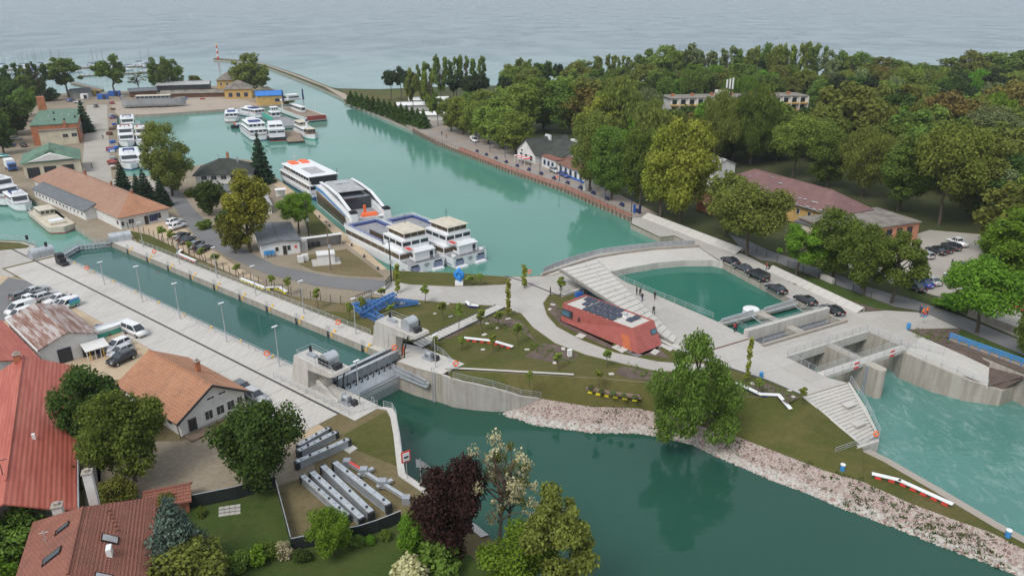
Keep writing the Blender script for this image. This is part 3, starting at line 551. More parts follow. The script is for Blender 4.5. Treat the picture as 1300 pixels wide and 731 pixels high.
# bollards and yellow mooring caps along the chamber
for k in range(10):
    for t_, lab in ((-0.42, 'small yellow mooring bollard on the car-side edge of the lock'), (12.1, 'small yellow mooring bollard on the lawn-side edge of the lock')):
        p = LK(-78+k*9.0, t_, 0.06)
        MB().lathe(p, [(0.24, 0), (0.2, 0.12), (0.12, 0.16), (0.12, 0.28), (0.22, 0.34), (0.2, 0.42)], 10).top('mooring_bollard', M['amber'], lab, 'bollard', 'bollards '+('on the car-side lock edge' if t_ < 0 else 'on the lawn-side lock edge'))
        if t_ > 0:
            th = thing('chamber_ladder', 'dark recessed ladder in the lawn-side wall of the lock chamber', 'ladder', LK(-79.2+k*9, 11.58, ZW-.6), group='ladders in the lock chamber wall')
            MB().box(LK(-79.2+k*9, 11.55, ZW-.6), (0.55, 0.1, 1.75), LA).part('recess', M['dark'], th)
            MB().box(LK(-78.2+k*9, 11.55, -0.75), (0.35, 0.08, 0.7), LA).part('depth_mark', M['amber'], th)
            P = MB()
            for q in (-.25, .25): P.line([LK(-79.2+k*9+q, 11.9, 0.05), LK(-79.2+k*9+q, 11.8, 0.95), LK(-79.2+k*9+q, 11.55, 0.9), LK(-79.2+k*9+q, 11.5, -0.6)], 0.035)
            P.part('grab_rail', M['galv'], th)
# ------------------------------------------------------------------ weir
th = thing('weir', 'concrete two-bay weir with raised beam, road deck and service bridge beside the plaza', 'weir', WE(9.8, 0, -8))
def wbox(u0, u1, v0, v1, z0, z1, name, mat, par=None): return MB().prism([WE(u0, v0), WE(u1, v0), WE(u1, v1), WE(u0, v1)], z0, z1).part(name, M[mat], par or th)
pts = [WE(8.9, -15.5), WE(10.6, -15.5), WE(10.6, 10.2)]+[WE(9.75+0.85*math.cos(a), 10.2+0.95*math.sin(a)) for a in [math.pi*k/8 for k in range(1, 8)]]+[WE(8.9, 10.2)]
MB().prism(pts, -8, -0.02).part('pier', M['conc_wall'], th)
wbox(-0.2, 19.8, -4.05, 0.0, -0.75, 0.05, 'deck', 'conc')
wbox(-0.4, 20.0, -8.9, -8.0, -0.7, 1.35, 'raised_beam', 'conc_new')
wbox(-0.5, 20.1, -4.7, -4.1, -0.7, 0.4, 'kerb_beam', 'conc_old')
wbox(-0.4, 20.0, 0.02, 0.55, -1.25, 0.22, 'edge_beam', 'conc_new')
wbox(-0.3, 19.9, 6.4, 7.9, -0.55, 0.06, 'service_bridge', 'conc_new')
wbox(0.0, 19.6, -15.7, -14.6, -0.75, -0.1, 'intake_beam', 'conc')
for u0, u1 in ((0.0, 8.9), (10.6, 19.6)):
    wbox(u0+.02, u1-.02, -8.3, -8.05, -7.5, -0.72, 'gate_plate', 'steel'); wbox(u0+.02, u1-.02, -1.6, -1.2, -4.0, -0.8, 'breast_wall', 'conc_wall')
    wbox(u0+.02, u1-.02, -7.9, -4.75, -1.35, -1.25, 'grating_floor', 'dark')
    gr = None
    for k in range(9): MB().beam(WE(u0+.1, -7.7+k*.34, -1.12), WE(u1-.1, -7.7+k*.34, -1.12), 0.1, 0.12).part('grating_bar', M['steel'], th)
    MB().beam(WE(u0+.1, -5.3, -0.75), WE(u1-.1, -5.3, -0.75), 0.14, 0.2).part('grating_beam', M['dark'], th)
    for du, z_ in ((0.35, -1.2), (0.85, -1.4), (1.35, -1.6)):
        MB().beam(WE(u0+du, 0.6, z_), WE(u0+du, 6.3, z_), 0.16, 0.3).part('pipe_rack_beam', M['rust'], th)
    P = MB()
    for k in range(9): P.beam(WE(u0+.3, 0.9+k*.62, -1.35), WE(u0+1.4, 0.9+k*.62, -1.5), 0.14, 0.18)
    P.part('pipe_rack_rung', M['dark'], th)
    # slots for the stop-logs
    for u_ in (u0+.06, u1-.06):
        for v_ in (8.6,): MB().box(WE(u_, v_, -6), (0.18, 0.55, 5.95), WA).part('stop_log_slot', M['steel'], th)
    # light arms of the rack cleaner and diagonal braces
    MB().beam(WE(u0+.6, -15.2, 0.35), WE(u1-.6, -15.2, 0.55), 0.3, 0.35).part('rack_cleaner_rail', M['galv'], th)
    MB().beam(WE(u0+.6, -14.2, 0.05), WE(u1-.6, -14.2, 0.05), 0.22, 0.2).part('rack_cleaner_rail', M['galv'], th)
    MB().beam(WE(u1-2.4, -14.0, 0.4), WE(u1-1.6, -9.4, -0.9), 0.14, 0.14).part('rake_arm', M['galv'], th)
    MB().beam(WE(u1-.4, -14.0, -0.6), WE(u1-.2, -9.2, 1.3), 0.14, 0.14).part('rake_arm', M['galv'], th)
    wbox(u0+.02, u1-.02, 1.0, 4.0, -7.5, -5.2, 'sill', 'conc_wall')
    uc = (u0+u1)/2
for uc in (6.9, 15.6):
    sg = MB().prism([WE(uc-.55, 7.92), WE(uc+.55, 7.92), WE(uc+.55, 7.99), WE(uc-.55, 7.99)], -0.35, 0.75).part('navigation_board', M['white'], th)
    for z_ in (-0.36, 0.42): MB().prism([WE(uc-.56, 7.99), WE(uc+.56, 7.99), WE(uc+.56, 8.03), WE(uc-.56, 8.03)], z_, z_+0.34).part('red_stripe', M['red'], sg)
MB().lathe(WE(9.6, -16.9, -1.2), [(1.5, 0), (1.5, 1.25), (1.35, 1.35)], 20).top('float_drum', M['white'], 'round white drum standing in the pool at the weir intake', 'drum')
railing([WE(0, 0.3, 0.22), WE(19.5, 0.3, 0.22), WE(19.9, 6.6, 0.05), WE(23, 12, 0.02)], 'railing on the downstream edge beam of the weir deck, turning along the right wall')
for v_, lab in ((6.5, 'railing on the upstream edge of the weir service bridge'), (7.8, 'railing with red and white boards on the downstream edge of the weir service bridge')): railing([WE(-.2, v_, 0.06), WE(9.8, v_, 0.06), WE(19.8, v_, 0.06)], lab)
railing([WE(8.95, 0.6, -0.02), WE(8.95, 6.3, -0.02)], 'short railing along the weir pier between the two open bays', step=1.4)
railing([WE(-.35, 0.6, 0.05), WE(-.35, 6.3, 0.05)], 'short railing along the left weir bay, plaza side', step=1.4)
for v_, lab in ((-4.9, 'low railing over the dark gratings of the weir'), (-14.9, 'railing of the intake beam at the pool end of the weir'), (-8.45, 'railing on top of the raised white weir beam')):
    z_ = {-4.9: 0.4, -14.9: -0.1, -8.45: 1.35}[v_]; railing([WE(0, v_, z_), WE(9.7, v_, z_), WE(19.6, v_, z_)], lab, h=0.6, rails=(0.3, 0.6))
railing([G(926, 409.5), G(947, 419.5)], 'short railing beside the left intake bay where a couple stands')
for k, (x, y) in enumerate(((940, 424), (955, 433))): pass
# right bank wing wall and platform edge
RT = [WE(19.7, 6, -.05), Vector((64.3, 110.9, -.2)), Vector((67.3, 106.3, -.35)), Vector((71.1, 103.4, -1.3)), Vector((75.5, 101.9, -2.25)), Vector((80.5, 104.5, -2.4))]; RB = [Vector((p.x, p.y, -8)) for p in RT]; off = Vector((0.35, 0.5, 0))
MB().loft([RB, RT, [p+off for p in RT], [p+off for p in RB]]).top('wing_wall', M['conc_wall'], 'long stained concrete wing wall below the weir on the car park bank', 'wall')
pe = px([(1150, 446.5, .02), (1175, 458, -.35), (1215, 474, -1.1), (1254, 490, -1.75)]); pi = px([(1170, 427, .03), (1190, 436, .03), (1224, 451, -.6), (1256, 466, -1.2)])
MB().loft([pe, pi]).loft([[p+Vector((0, 0, -.5)) for p in pe], pe]).top('riverside_ramp', M['conc_new'], kind='structure')
b_ = [pi[1], pi[2], pi[3], pe[3]]; q = [G(1245, 452, -.02), G(1262, 458, -.1), G(1290, 470, -.3), G(1300, 478, -.3)]
MB().loft([b_, q]).loft([[pe[2]+off, pe[3]+off, G(1300, 480, -.3)], [RT[3]+off, RT[4]+off, RT[5]+off]]).top('soil_bank', M['mulch'], kind='structure')
MB().loft([[RT[5]+off, Vector((95, 92, -2.4)), Vector((110, 60, -2.4))], [Vector((79, 100.5, -5)), Vector((90, 86, -5)), Vector((104, 58, -5))]][::-1]).top('stone_bank_east', M['stone'], kind='structure')
railing([p+Vector((.1, .2, 0)) for p in pe], 'railing along the sloping platform edge above the stained weir wing wall', step=2.5)
# stairs down to the tail water
SLt, SLb = G(1021, 503, 0.0), G(1095, 564, -3.2); SRt, SRb = G(1076, 486, 0.0), G(1113, 553, -3.2)
th = thing('river_stairs', 'broad tapering flight of pale concrete seat steps going down to the weir water', 'stairs', SLb)
n = 17
for k in range(n):
    a0, a1 = k/n, (k+1)/n; z = -0.19*(k+1)+0.12
    MB().prism([SLt.lerp(SLb, a0), SRt.lerp(SRb, a0), SRt.lerp(SRb, a1), SLt.lerp(SLb, a1)], z-2.2-0.1*k, z).part('step', M['conc_new'], th)
for a, b in ((0.38, 0.7), (0.72, 0.55)):
    p = SLt.lerp(SLb, a).lerp(SRt.lerp(SRb, a), b); MB().box(p+Vector((0, 0, 0.1)), (2.0, 1.2, 0.25), R(29)).part('landing_block', M['conc_new'], th)
mb = MB(); dn = Vector((0.35, 0.15, 0)); mb.loft([[SRt+dn+Vector((0, 0, -8)), SRt.lerp(SRb, .5)+dn*2.2+Vector((0, 0, -7)), SRb+dn+Vector((0, 0, -5))], [SRt+dn+Vector((0, 0, .1)), SRt.lerp(SRb, .5)+dn*2.2, SRb+dn+Vector((0, 0, .15))], [SRt+Vector((0, 0, .1)), SRt.lerp(SRb, .5), SRb+Vector((0, 0, .15))]]); mb.part('side_wall', M['conc_new'], th)
mb = MB(); a_, b_ = G(1060, 580, -3.1), G(1116, 561, -3.1); d_ = Vector((0.2, .75, 0)); mb.prism([a_, b_, b_+d_, a_+d_], -7, -2.9).part('end_wall', M['conc_new'], th)
mb = MB(); mb.loft([[SLt+Vector((-.35, -.2, -1)), SLb+Vector((-.35, -.2, -1))], [SLt+Vector((-.35, -.2, .1)), SLb+Vector((-.35, -.2, .12))], [SLt+Vector((0, 0, .1)), SLb+Vector((0, 0, .12))]]); mb.part('string_wall', M['conc_new'], th)
for k in (0.2, 0.6): railing([SRt+dn*1.2+Vector((0, 0, .1)), SRt.lerp(SRb, .5)+dn*2.4, SRb+dn*1.2+Vector((0, 0, .1))] if k < .5 else [a_+d_*.5+Vector((0, 0, .2)), b_+d_*.5+Vector((0, 0, .2))], 'railing down the water side of the broad river stairs' if k < .5 else 'railing on the end wall at the foot of the river stairs')
# ------------------------------------------------------------------ raised stepped deck and red control building
TL, TR, BL, BR = G(712, 341, 3.3), G(757, 330, 3.3), G(855, 436, 0.1), G(859, 428.5, 0.1)
th = thing('stepped_deck', 'long white stepped deck rising from the plaza towards the arched quay', 'stairs', BL)
n = 20
for k in range(n):
    a0, a1 = k/n, (k+1)/n; z = 3.3-3.2*a0
    p = [TL.lerp(BL, a0), TL.lerp(BL, a1), TR.lerp(BR, a1), TR.lerp(BR, a0)]
    MB().prism(p, z-0.55 if z > 0.6 else 0.04, z).part('step', M['conc_new'], th)
sd_ = (TL-TR).normalized()*0.4
mb = MB(); mb.loft([[TL+sd_+Vector((0, 0, -.55)), BL+sd_+Vector((0, 0, -.05))], [TL+sd_+Vector((0, 0, .12)), BL+sd_+Vector((0, 0, .2))], [TL+Vector((0, 0, .12)), BL+Vector((0, 0, .2))], [TL+Vector((0, 0, -.55)), BL+Vector((0, 0, -.05))]], closed=True); mb.part('edge_beam', M['conc_new'], th)
mb = MB()
for k in range(8):
    a0, a1 = k/8*.82, (k+1)/8*.82; q0, q1 = TR.lerp(BR, a0), TR.lerp(BR, a1); w_ = (TL-TR)*0.25
    mb.add([Vector((q0.x, q0.y, 0)), Vector((q1.x, q1.y, 0)), q1+Vector((0, 0, -.6)), q0+Vector((0, 0, -.6))], [(0, 1, 2, 3)])
mb.part('support_wall', M['conc'], th)
q0, q1 = TL.lerp(TR, .12).lerp(BL.lerp(BR, .2), .18), TL.lerp(TR, .3).lerp(BL.lerp(BR, .3), .42)
for a, b in ((q0, q1), (q0, TL.lerp(TR, .9).lerp(BR, .18))):
    MB().loft([[Vector((a.x, a.y, 0)), Vector((b.x, b.y, 0))], [Vector((a.x, a.y, 2.3)), Vector((b.x, b.y, 1.5))]]).part('glass_wall', M['bglass'], th)
for k in range(6):
    a0 = 0.06+k*0.15; p = TL.lerp(BL, a0).lerp(TR.lerp(BR, a0), 0.55); MB().line([p, p+Vector((0, 0, .95)), p+(BL-TL)*0.04+Vector((0, 0, .8)), p+(BL-TL)*0.04+Vector((0, 0, -.1))], 0.03).part('handrail', M['galv'], th)
M['orangedoor'] = plain('orange_door', (0.46, 0.12, 0.045), .6)
zt = H(712, 385.4, 407)
base4 = [G(712, 407), G(811, 450), G(840.5, 438)]; base4.append(base4[0]+(base4[2]-base4[1])*1.05)
top4 = [G(714.6, 385.4, zt), G(803.7, 418, zt), G(830, 407, zt), G(743.5, 374.4, zt)]
redm = NT('red_cladding'); v = redm.pos(); w_ = redm.new('TexWave', wave_type='BANDS', bands_direction='X'); mp = redm.pos(rz=R(52)); redm.l.new(mp, w_.inputs['Vector']); w_.inputs['Scale'].default_value = 1.1; w_.inputs['Distortion'].default_value = 0.3
redm.col(redm.mix(0.6, redm.ramp(w_.outputs['Fac'], [(0.2, (0.29, 0.068, 0.056)), (0.8, (0.38, 0.10, 0.084))]), redm.ramp(redm.noise(v, 0.8, 5), [(0.3, (0.29, 0.072, 0.06)), (0.7, (0.41, 0.12, 0.10))]))); redm.bump(w_.outputs['Fac'], 0.3, 0.06); M['redclad'] = redm.done(0.7)
th = thing('control_building', 'red clad control building with sloped end wall and solar panels on its roof', 'building', base4[0])
MB().loft([base4, [p+Vector((0, 0, 0.12)) for p in top4]], closed=True).part('wall', M['redclad'], th)
c_ = sum(top4, Vector())/4; inn = [p.lerp(c_, 0.045) for p in top4]
MB().add([p+Vector((0, 0, -.12)) for p in inn], [(0, 1, 2, 3)]).part('roof', M['conc_new'], th)
MB().loft([[p+Vector((0, 0, .12)) for p in top4], [p+Vector((0, 0, .12)) for p in inn], [p+Vector((0, 0, -.12)) for p in inn]], closed=True).part('parapet', M['redclad'], th)
def roofp(u, v, z=0.0): return inn[0].lerp(inn[1], u).lerp(inn[3].lerp(inn[2], u), v)+Vector((0, 0, z))
def panel(u0, u1, v0, v1):
    th_ = th; z0, z1 = 0.06, 0.22
    pf = MB().add([roofp(u0, v0, z0), roofp(u1, v0, z0), roofp(u1, v1, z1), roofp(u0, v1, z1), roofp(u0, v0, z0-.05), roofp(u1, v0, z0-.05), roofp(u1, v1, z1-.05), roofp(u0, v1, z1-.05)], [(0, 1, 2, 3), (0, 4, 5, 1), (1, 5, 6, 2), (2, 6, 7, 3), (3, 7, 4, 0)]).part('solar_panel', M['pv'], th_)
p_ = NT('solar_cells'); v = p_.pos(rz=R(52)); b_ = p_.new('TexBrick'); p_.l.new(v, b_.inputs['Vector']); b_.offset = 0
for k_, c in (('Color1', (0.012, 0.016, 0.04)), ('Color2', (0.018, 0.022, 0.05)), ('Mortar', (0.12, 0.13, 0.16))): b_.inputs[k_].default_value = (*c, 1)
b_.inputs['Scale'].default_value = 1.0; b_.inputs['Brick Width'].default_value = 0.35; b_.inputs['Row Height'].default_value = 0.35; b_.inputs['Mortar Size'].default_value = 0.012
p_.col(b_.outputs['Color']); M['pv'] = p_.done(0.25, 0, 0.5)
for u0, vs_ in ((0.05, (.70, .36)), (.14, (.70, .36)), (.25, (.70, .38, .06)), (.345, (.70, .38, .06)), (.44, (.70, .38, .06)), (.535, (.70, .38, .06)), (.63, (.38, .06)), (.80, (.66, .38))):
    for v0 in vs_:
        if u0 in (.05,) and v0 == .36: continue
        panel(u0, u0+.078, v0, v0+.25)
vb = MB().box(roofp(.74, .6, -.1), (0.9, 0.7, 0.35), R(-52)).part('vent_base', M['white'], th)
MB().lathe(roofp(.74, .6, .2), [(0.3, 0), (0.36, .25), (0.3, .5), (0.12, .65)], 10).part('vent_cowl', M['galv'], vb)
def onwall(u, h, face=0):
    a, b = (base4[0].lerp(base4[1], u), top4[0].lerp(top4[1], u)) if face == 0 else (base4[1].lerp(base4[2], u), top4[1].lerp(top4[2], u))
    return a.lerp(b, h)
def wallpiece(name, u0, u1, h0, h1, mat, face=0, out=0.05):
    nrm = (onwall(u1, h0, face)-onwall(u0, h0, face)).cross(onwall(u0, h1, face)-onwall(u0, h0, face)).normalized()*out
    q = [onwall(u0, h0, face), onwall(u1, h0, face), onwall(u1, h1, face), onwall(u0, h1, face)]
    return MB().loft([q, [p+nrm for p in q]], closed=True).add([p+nrm for p in q], [(0, 1, 2, 3)]).part(name, M[mat], th)
w_ = wallpiece('window', 0.0, .155, .34, .74, 'dark', 0, 0.05); MB().add([onwall(u, h)+(onwall(1, 0)-onwall(0, 0)).cross(Vector((0, 0, 1))).normalized()*0.08 for u, h in ((.008, .40), (.115, .40), (.115, .70), (.008, .70))], [(0, 1, 2, 3)]).part('pane', M['bglass'], w_)
wallpiece('window', .235, .255, .36, .56, 'dark'); wallpiece('door', .82, .92, .02, .62, 'orangedoor' if 'orangedoor' in M else 'orange', 0, 0.03)
w_ = wallpiece('window', .70, .98, .50, .72, 'dark', 1); wallpiece('window_glazing', .73, .95, .53, .69, 'bglass', 1, 0.09)
sheet('red_building_plinth', [(710, 407), (808, 453), (812, 452.5), (844, 439), (838, 433), (806, 444), (716, 402)], 'asphalt', 'm')
for q in ([(730, 427), (736, 423), (745, 426), (739, 430)], [(776, 441), (792, 434), (806, 440), (790, 448)], [(825, 448), (831, 443), (838, 446), (832, 451)], [(838, 433), (842, 431), (866, 441), (862, 444)], [(834, 437), (838, 435), (855, 443), (851, 446)]):
    MB().prism([G(*p) for p in q], 0.0, 0.09, bottom=False).top('paving_slab', M['conc_new'], 'pale concrete slab set in the lawn around the red building', 'slab', 'slabs around the red building')
# arched quay: kerb, steel parapet panels
th = thing('quay_parapet', 'curved parapet of grey steel panels along the canal side of the arched quay', 'parapet', arc_o[1])
def along(pts, t_):
    L = [(b-a).length for a, b in zip(pts, pts[1:])]; d = t_*sum(L)
    for (a, b), l in zip(zip(pts, pts[1:]), L):
        if d <= l or b is pts[-1]: return a.lerp(b, d/l)
        d -= l
N_ = 26; arcp = px([(690, 346.5), (703, 340.5), (730, 331), (760, 322.8), (780, 319.8), (800, 317.3), (820, 315.3), (840, 313.2), (882, 311)])
for k in range(N_):
    a, b = along(arcp, k/N_), along(arcp, (k+0.96)/N_); MB().beam(a+Vector((0, 0, .62)), b+Vector((0, 0, .62)), 0.06, 0.95).part('panel', M['galv'], th)
    MB().box(a, (0.09, 0.09, 1.2), 0).part('post', M['steel'], th)
MB().line([along(arcp, k/30)+Vector((0, 0, 1.2)) for k in range(31)], 0.05).part('handrail', M['galv'], th)
kb = px([(688, 350.5), (702, 346), (730, 336.5), (758, 328), (790, 322.5), (830, 317.5), (888, 314)]); kb2 = [p+Vector((0.1, 0.75, 0)) for p in kb]
MB().loft([kb, [p+Vector((0, 0, .45)) for p in kb], [p+Vector((0, 0, .45)) for p in kb2], kb2]).top('kerb_bench', M['conc_old'], 'brownish concrete kerb bench following the arched quay parapet', 'kerb')
arc_c = [p+Vector((0.02, -0.06, 0)) for p in arc_i]
ri = [along(arc_i, k/10)+Vector((0, .3, 0)) for k in range(11)]
MB().loft([[p+Vector((0, 0, -1.5)) for p in arc_c], [p+Vector((0, 0, .25)) for p in arc_c], [p+Vector((.1, .5, .25)) for p in arc_i]]).top('pool_wall_cap', M['conc_new'], 'pale concrete cap along the inner curve of the arched quay', 'wall')
railing([G(776, 346.5), G(793, 357.5), G(830, 374), G(870, 390), G(905, 404)], 'thin cable railing between the plaza and the green pool', step=3)
# sloping white panels behind the weir plaza
th = thing('panel_bank', 'sloping bank of pale concrete panels from the promenade to the park road', 'retaining wall', G(822, 275))
for a, b, w in (((822, 275), (942, 321), 1.0), ((980, 341.5), (1096, 396), .8)):
    n = 14
    for k in range(n):
        p0, p1 = G(*a).lerp(G(*b), k/n+.0007), G(*a).lerp(G(*b), (k+1)/n-.0007); f_ = (0.6 if k == 0 else 1)
        d_ = (G(*b)-G(*a)).normalized().cross(Vector((0, 0, 1)))*2.1*w; up = Vector((0, 0, 1.05*w))
        MB().add([p0+d_+Vector((0, 0, .03)), p1+d_+Vector((0, 0, .03)), p1+up, p0+up, p0+up-d_*.12, p1+up-d_*.12, p1-d_*.12, p0-d_*.12], [(0, 1, 2, 3), (3, 2, 5, 4), (4, 5, 6, 7)]).part('panel', M['conc_new'], th)
# plank walkway
th = thing('plank_walkway', 'straight walkway of pale planks crossing the lawn to the lock platform', 'walkway', G(530, 440)); n = 26
for k in range(n):
    a0, a1 = k/n+.004, (k+1)/n-.004; l0, l1 = G(523, 436), G(630, 387.5); r0, r1 = G(536, 442.5), G(641, 391)
    MB().prism([l0.lerp(l1, a0), r0.lerp(r1, a0), r0.lerp(r1, a1), l0.lerp(l1, a1)], 0.05, 0.17).part('plank', M['conc_new'], th)
for a, b in (((536, 442.5), (641, 391)), ((523, 436), (630, 387.5))): MB().beam(G(*a)+Vector((0, 0, .1)), G(*b)+Vector((0, 0, .1)), 0.25, 0.2).part('side_board', M['dark'], th)
for x, y, lab in ((38, 318, 'twin dark signal lamp on a post at the corner lawn of the canal bend'), (62, 327, 'dark signal lamp on a post beside the curved grey cover'), (159, 300, 'dark signal lamp beside the cover at the warehouse hip end')):
    p = G(x, y); th = thing('signal_post', lab, 'signal', p); MB().tube(p, p+Vector((0, 0, 3.4)), .06, 6).part('post', M['galv'], th); MB().box(p+Vector((0, 0, 2.6)), (.45, .35, 1.0)).part('signal_head', M['black'], th)
# ------------------------------------------------------------------ buildings
def rooftile(name, c1, c2, c3, bw=0.32, bh=0.36, stain=0.5, dirt=(0.06, 0.05, 0.045)):
    t = NT(name); v = t.pos(True); b = t.new('TexBrick'); t.l.new(v, b.inputs['Vector']); b.inputs['Scale'].default_value = 1
    b.inputs['Brick Width'].default_value = bw; b.inputs['Row Height'].default_value = bh; b.inputs['Mortar Size'].default_value = 0.03
    for k, c in (('Color1', c1), ('Color2', c2), ('Mortar', sc3(c1, 0.4))): b.inputs[k].default_value = (*c, 1)
    n = t.ramp(t.noise(v, 0.22, 6, 0.65, 0.5), [(0.3, c3), (0.5, c1), (0.72, c2)]); c = t.mix(0.5, b.outputs['Color'], n)
    st = t.ramp(t.noise(v, 0.6, 7, 0.75), [(0.50, (0, 0, 0)), (0.75, (1, 1, 1))]); c = t.mix(t.math('MULTIPLY', st, stain), c, dirt)
    t.col(c); w = t.new('TexWave', bands_direction='X'); t.l.new(v, w.inputs['Vector']); w.inputs['Scale'].default_value = 0.314/bw; t.bump(w.outputs['Fac'], 0.5, 0.05); return t.done(0.85)
def corr(name, c1, c2, c3, sp=0.3, axis='X', stain=0.5):
    t = NT(name); v = t.pos(True); w = t.new('TexWave', bands_direction=axis); t.l.new(v, w.inputs['Vector']); w.inputs['Scale'].default_value = 0.314/sp
    sv = t.pos(True, (0.9, 0.09, 0.3) if axis == 'X' else (0.09, 0.9, 0.3)); n = t.ramp(t.noise(sv, 1.6, 6, 0.7, 0.2), [(0.42, c1), (0.5, c2), (0.57, c3)])
    t.col(t.mix(0.25, n, t.ramp(w.outputs['Fac'], [(0, sc3(c1, 0.6)), (1, sc3(c2, 1.2))]))); t.bump(w.outputs['Fac'], 0.5, 0.06); return t.done(0.6)
M['tile_orange'] = rooftile('orange_tiles', (0.40, 0.185, 0.10), (0.47, 0.25, 0.15), (0.30, 0.14, 0.085), stain=0.45)
M['tile_brown'] = rooftile('brown_tiles', (0.21, 0.105, 0.075), (0.27, 0.14, 0.10), (0.15, 0.08, 0.065), stain=0.35)
M['tile_old'] = rooftile('old_mixed_tiles', (0.34, 0.19, 0.13), (0.40, 0.25, 0.18), (0.27, 0.145, 0.105), stain=0.4)
M['tile_bottom'] = rooftile('red_brown_tiles', (0.235, 0.085, 0.055), (0.29, 0.12, 0.085), (0.17, 0.07, 0.05), stain=0.4)
M['tile_wine'] = rooftile('wine_tiles', (0.20, 0.105, 0.10), (0.25, 0.145, 0.135), (0.15, 0.08, 0.08), stain=0.35)
M['roof_red'] = corr('red_metal_roof', (0.34, 0.075, 0.05), (0.39, 0.095, 0.062), (0.43, 0.125, 0.085), 0.45, 'X')
M['roof_rust'] = corr('rusty_corrugated', (0.17, 0.065, 0.035), (0.31, 0.22, 0.19), (0.45, 0.42, 0.41), 0.35, 'X')
M['roof_grey'] = plain('grey_roof_sheet', (0.12, 0.13, 0.14), 0.8, 0, 0.15)
M['roof_pale'] = plain('pale_sheet_roof', (0.36, 0.36, 0.36), 0.7, 0, 0.2)
M['roof_dark'] = plain('mossy_dark_roof', (0.045, 0.05, 0.042), 0.9, 0, 0.3, 0.5)
M['roof_green'] = plain('green_roof', (0.10, 0.18, 0.125), 0.8, 0, 0.25, 0.4)
M['roof_felt'] = plain('felt_roof', (0.20, 0.175, 0.15), 0.95, 0, 0.3, 0.35)
M['roof_blue'] = plain('blue_roof', (0.02, 0.16, 0.50), 0.6)
M['plaster'] = plain('white_plaster', (0.62, 0.61, 0.59), 0.9, 0, 0.1, 0.5)
M['cream'] = plain('cream_plaster', (0.56, 0.50, 0.38), 0.9, 0, 0.12, 0.5)
M['ochre'] = plain('ochre_plaster', (0.52, 0.34, 0.12), 0.9, 0, 0.15, 0.5)
M['brick'] = plain('brick_wall', (0.40, 0.15, 0.075), 0.9, 0, 0.2, 0.8)
M['salmon'] = plain('salmon_panel', (0.50, 0.22, 0.13), 0.85, 0, 0.1)
M['greywall'] = plain('grey_wall', (0.34, 0.33, 0.32), 0.9, 0, 0.15)
_wm = {}
def window(face_pt, rz, w, h, parent, frame='white', kind='window'):
    "frame and pane on a wall; face_pt = centre of the foot of the opening in house coordinates, rz = direction of the wall's outside"
    k = (round(w, 2), round(h, 2), frame, kind)
    if k not in _wm:
        f = MB().box((0, 0, 0), (w, 0.10, h)).mesh(kind, M[frame]); p = MB()
        if kind == 'window':
            n = 2 if w > 0.9 else 1
            for i in range(n): pw = (w-0.14)/n-0.05; p.box((-w/2+0.07+(i+.5)*(w-.14)/n, -0.03, 0.09), (pw, 0.10, h-0.18))
        else: p.box((0, -0.03, 0.05), (w-0.2, 0.10, h-0.15))
        _wm[k] = (f, p.mesh('pane', M['glass'] if kind == 'window' else M['dark']))
    f, p = _wm[k]; o = ob(kind, f, parent, face_pt, rz); ob('pane' if kind == 'window' else 'door_panel', p, o); return o
def rows(face, n, a, b, z, w, h): return [(face, a+(b-a)*(i+.5)/n, z, w, h) for i in range(n)]
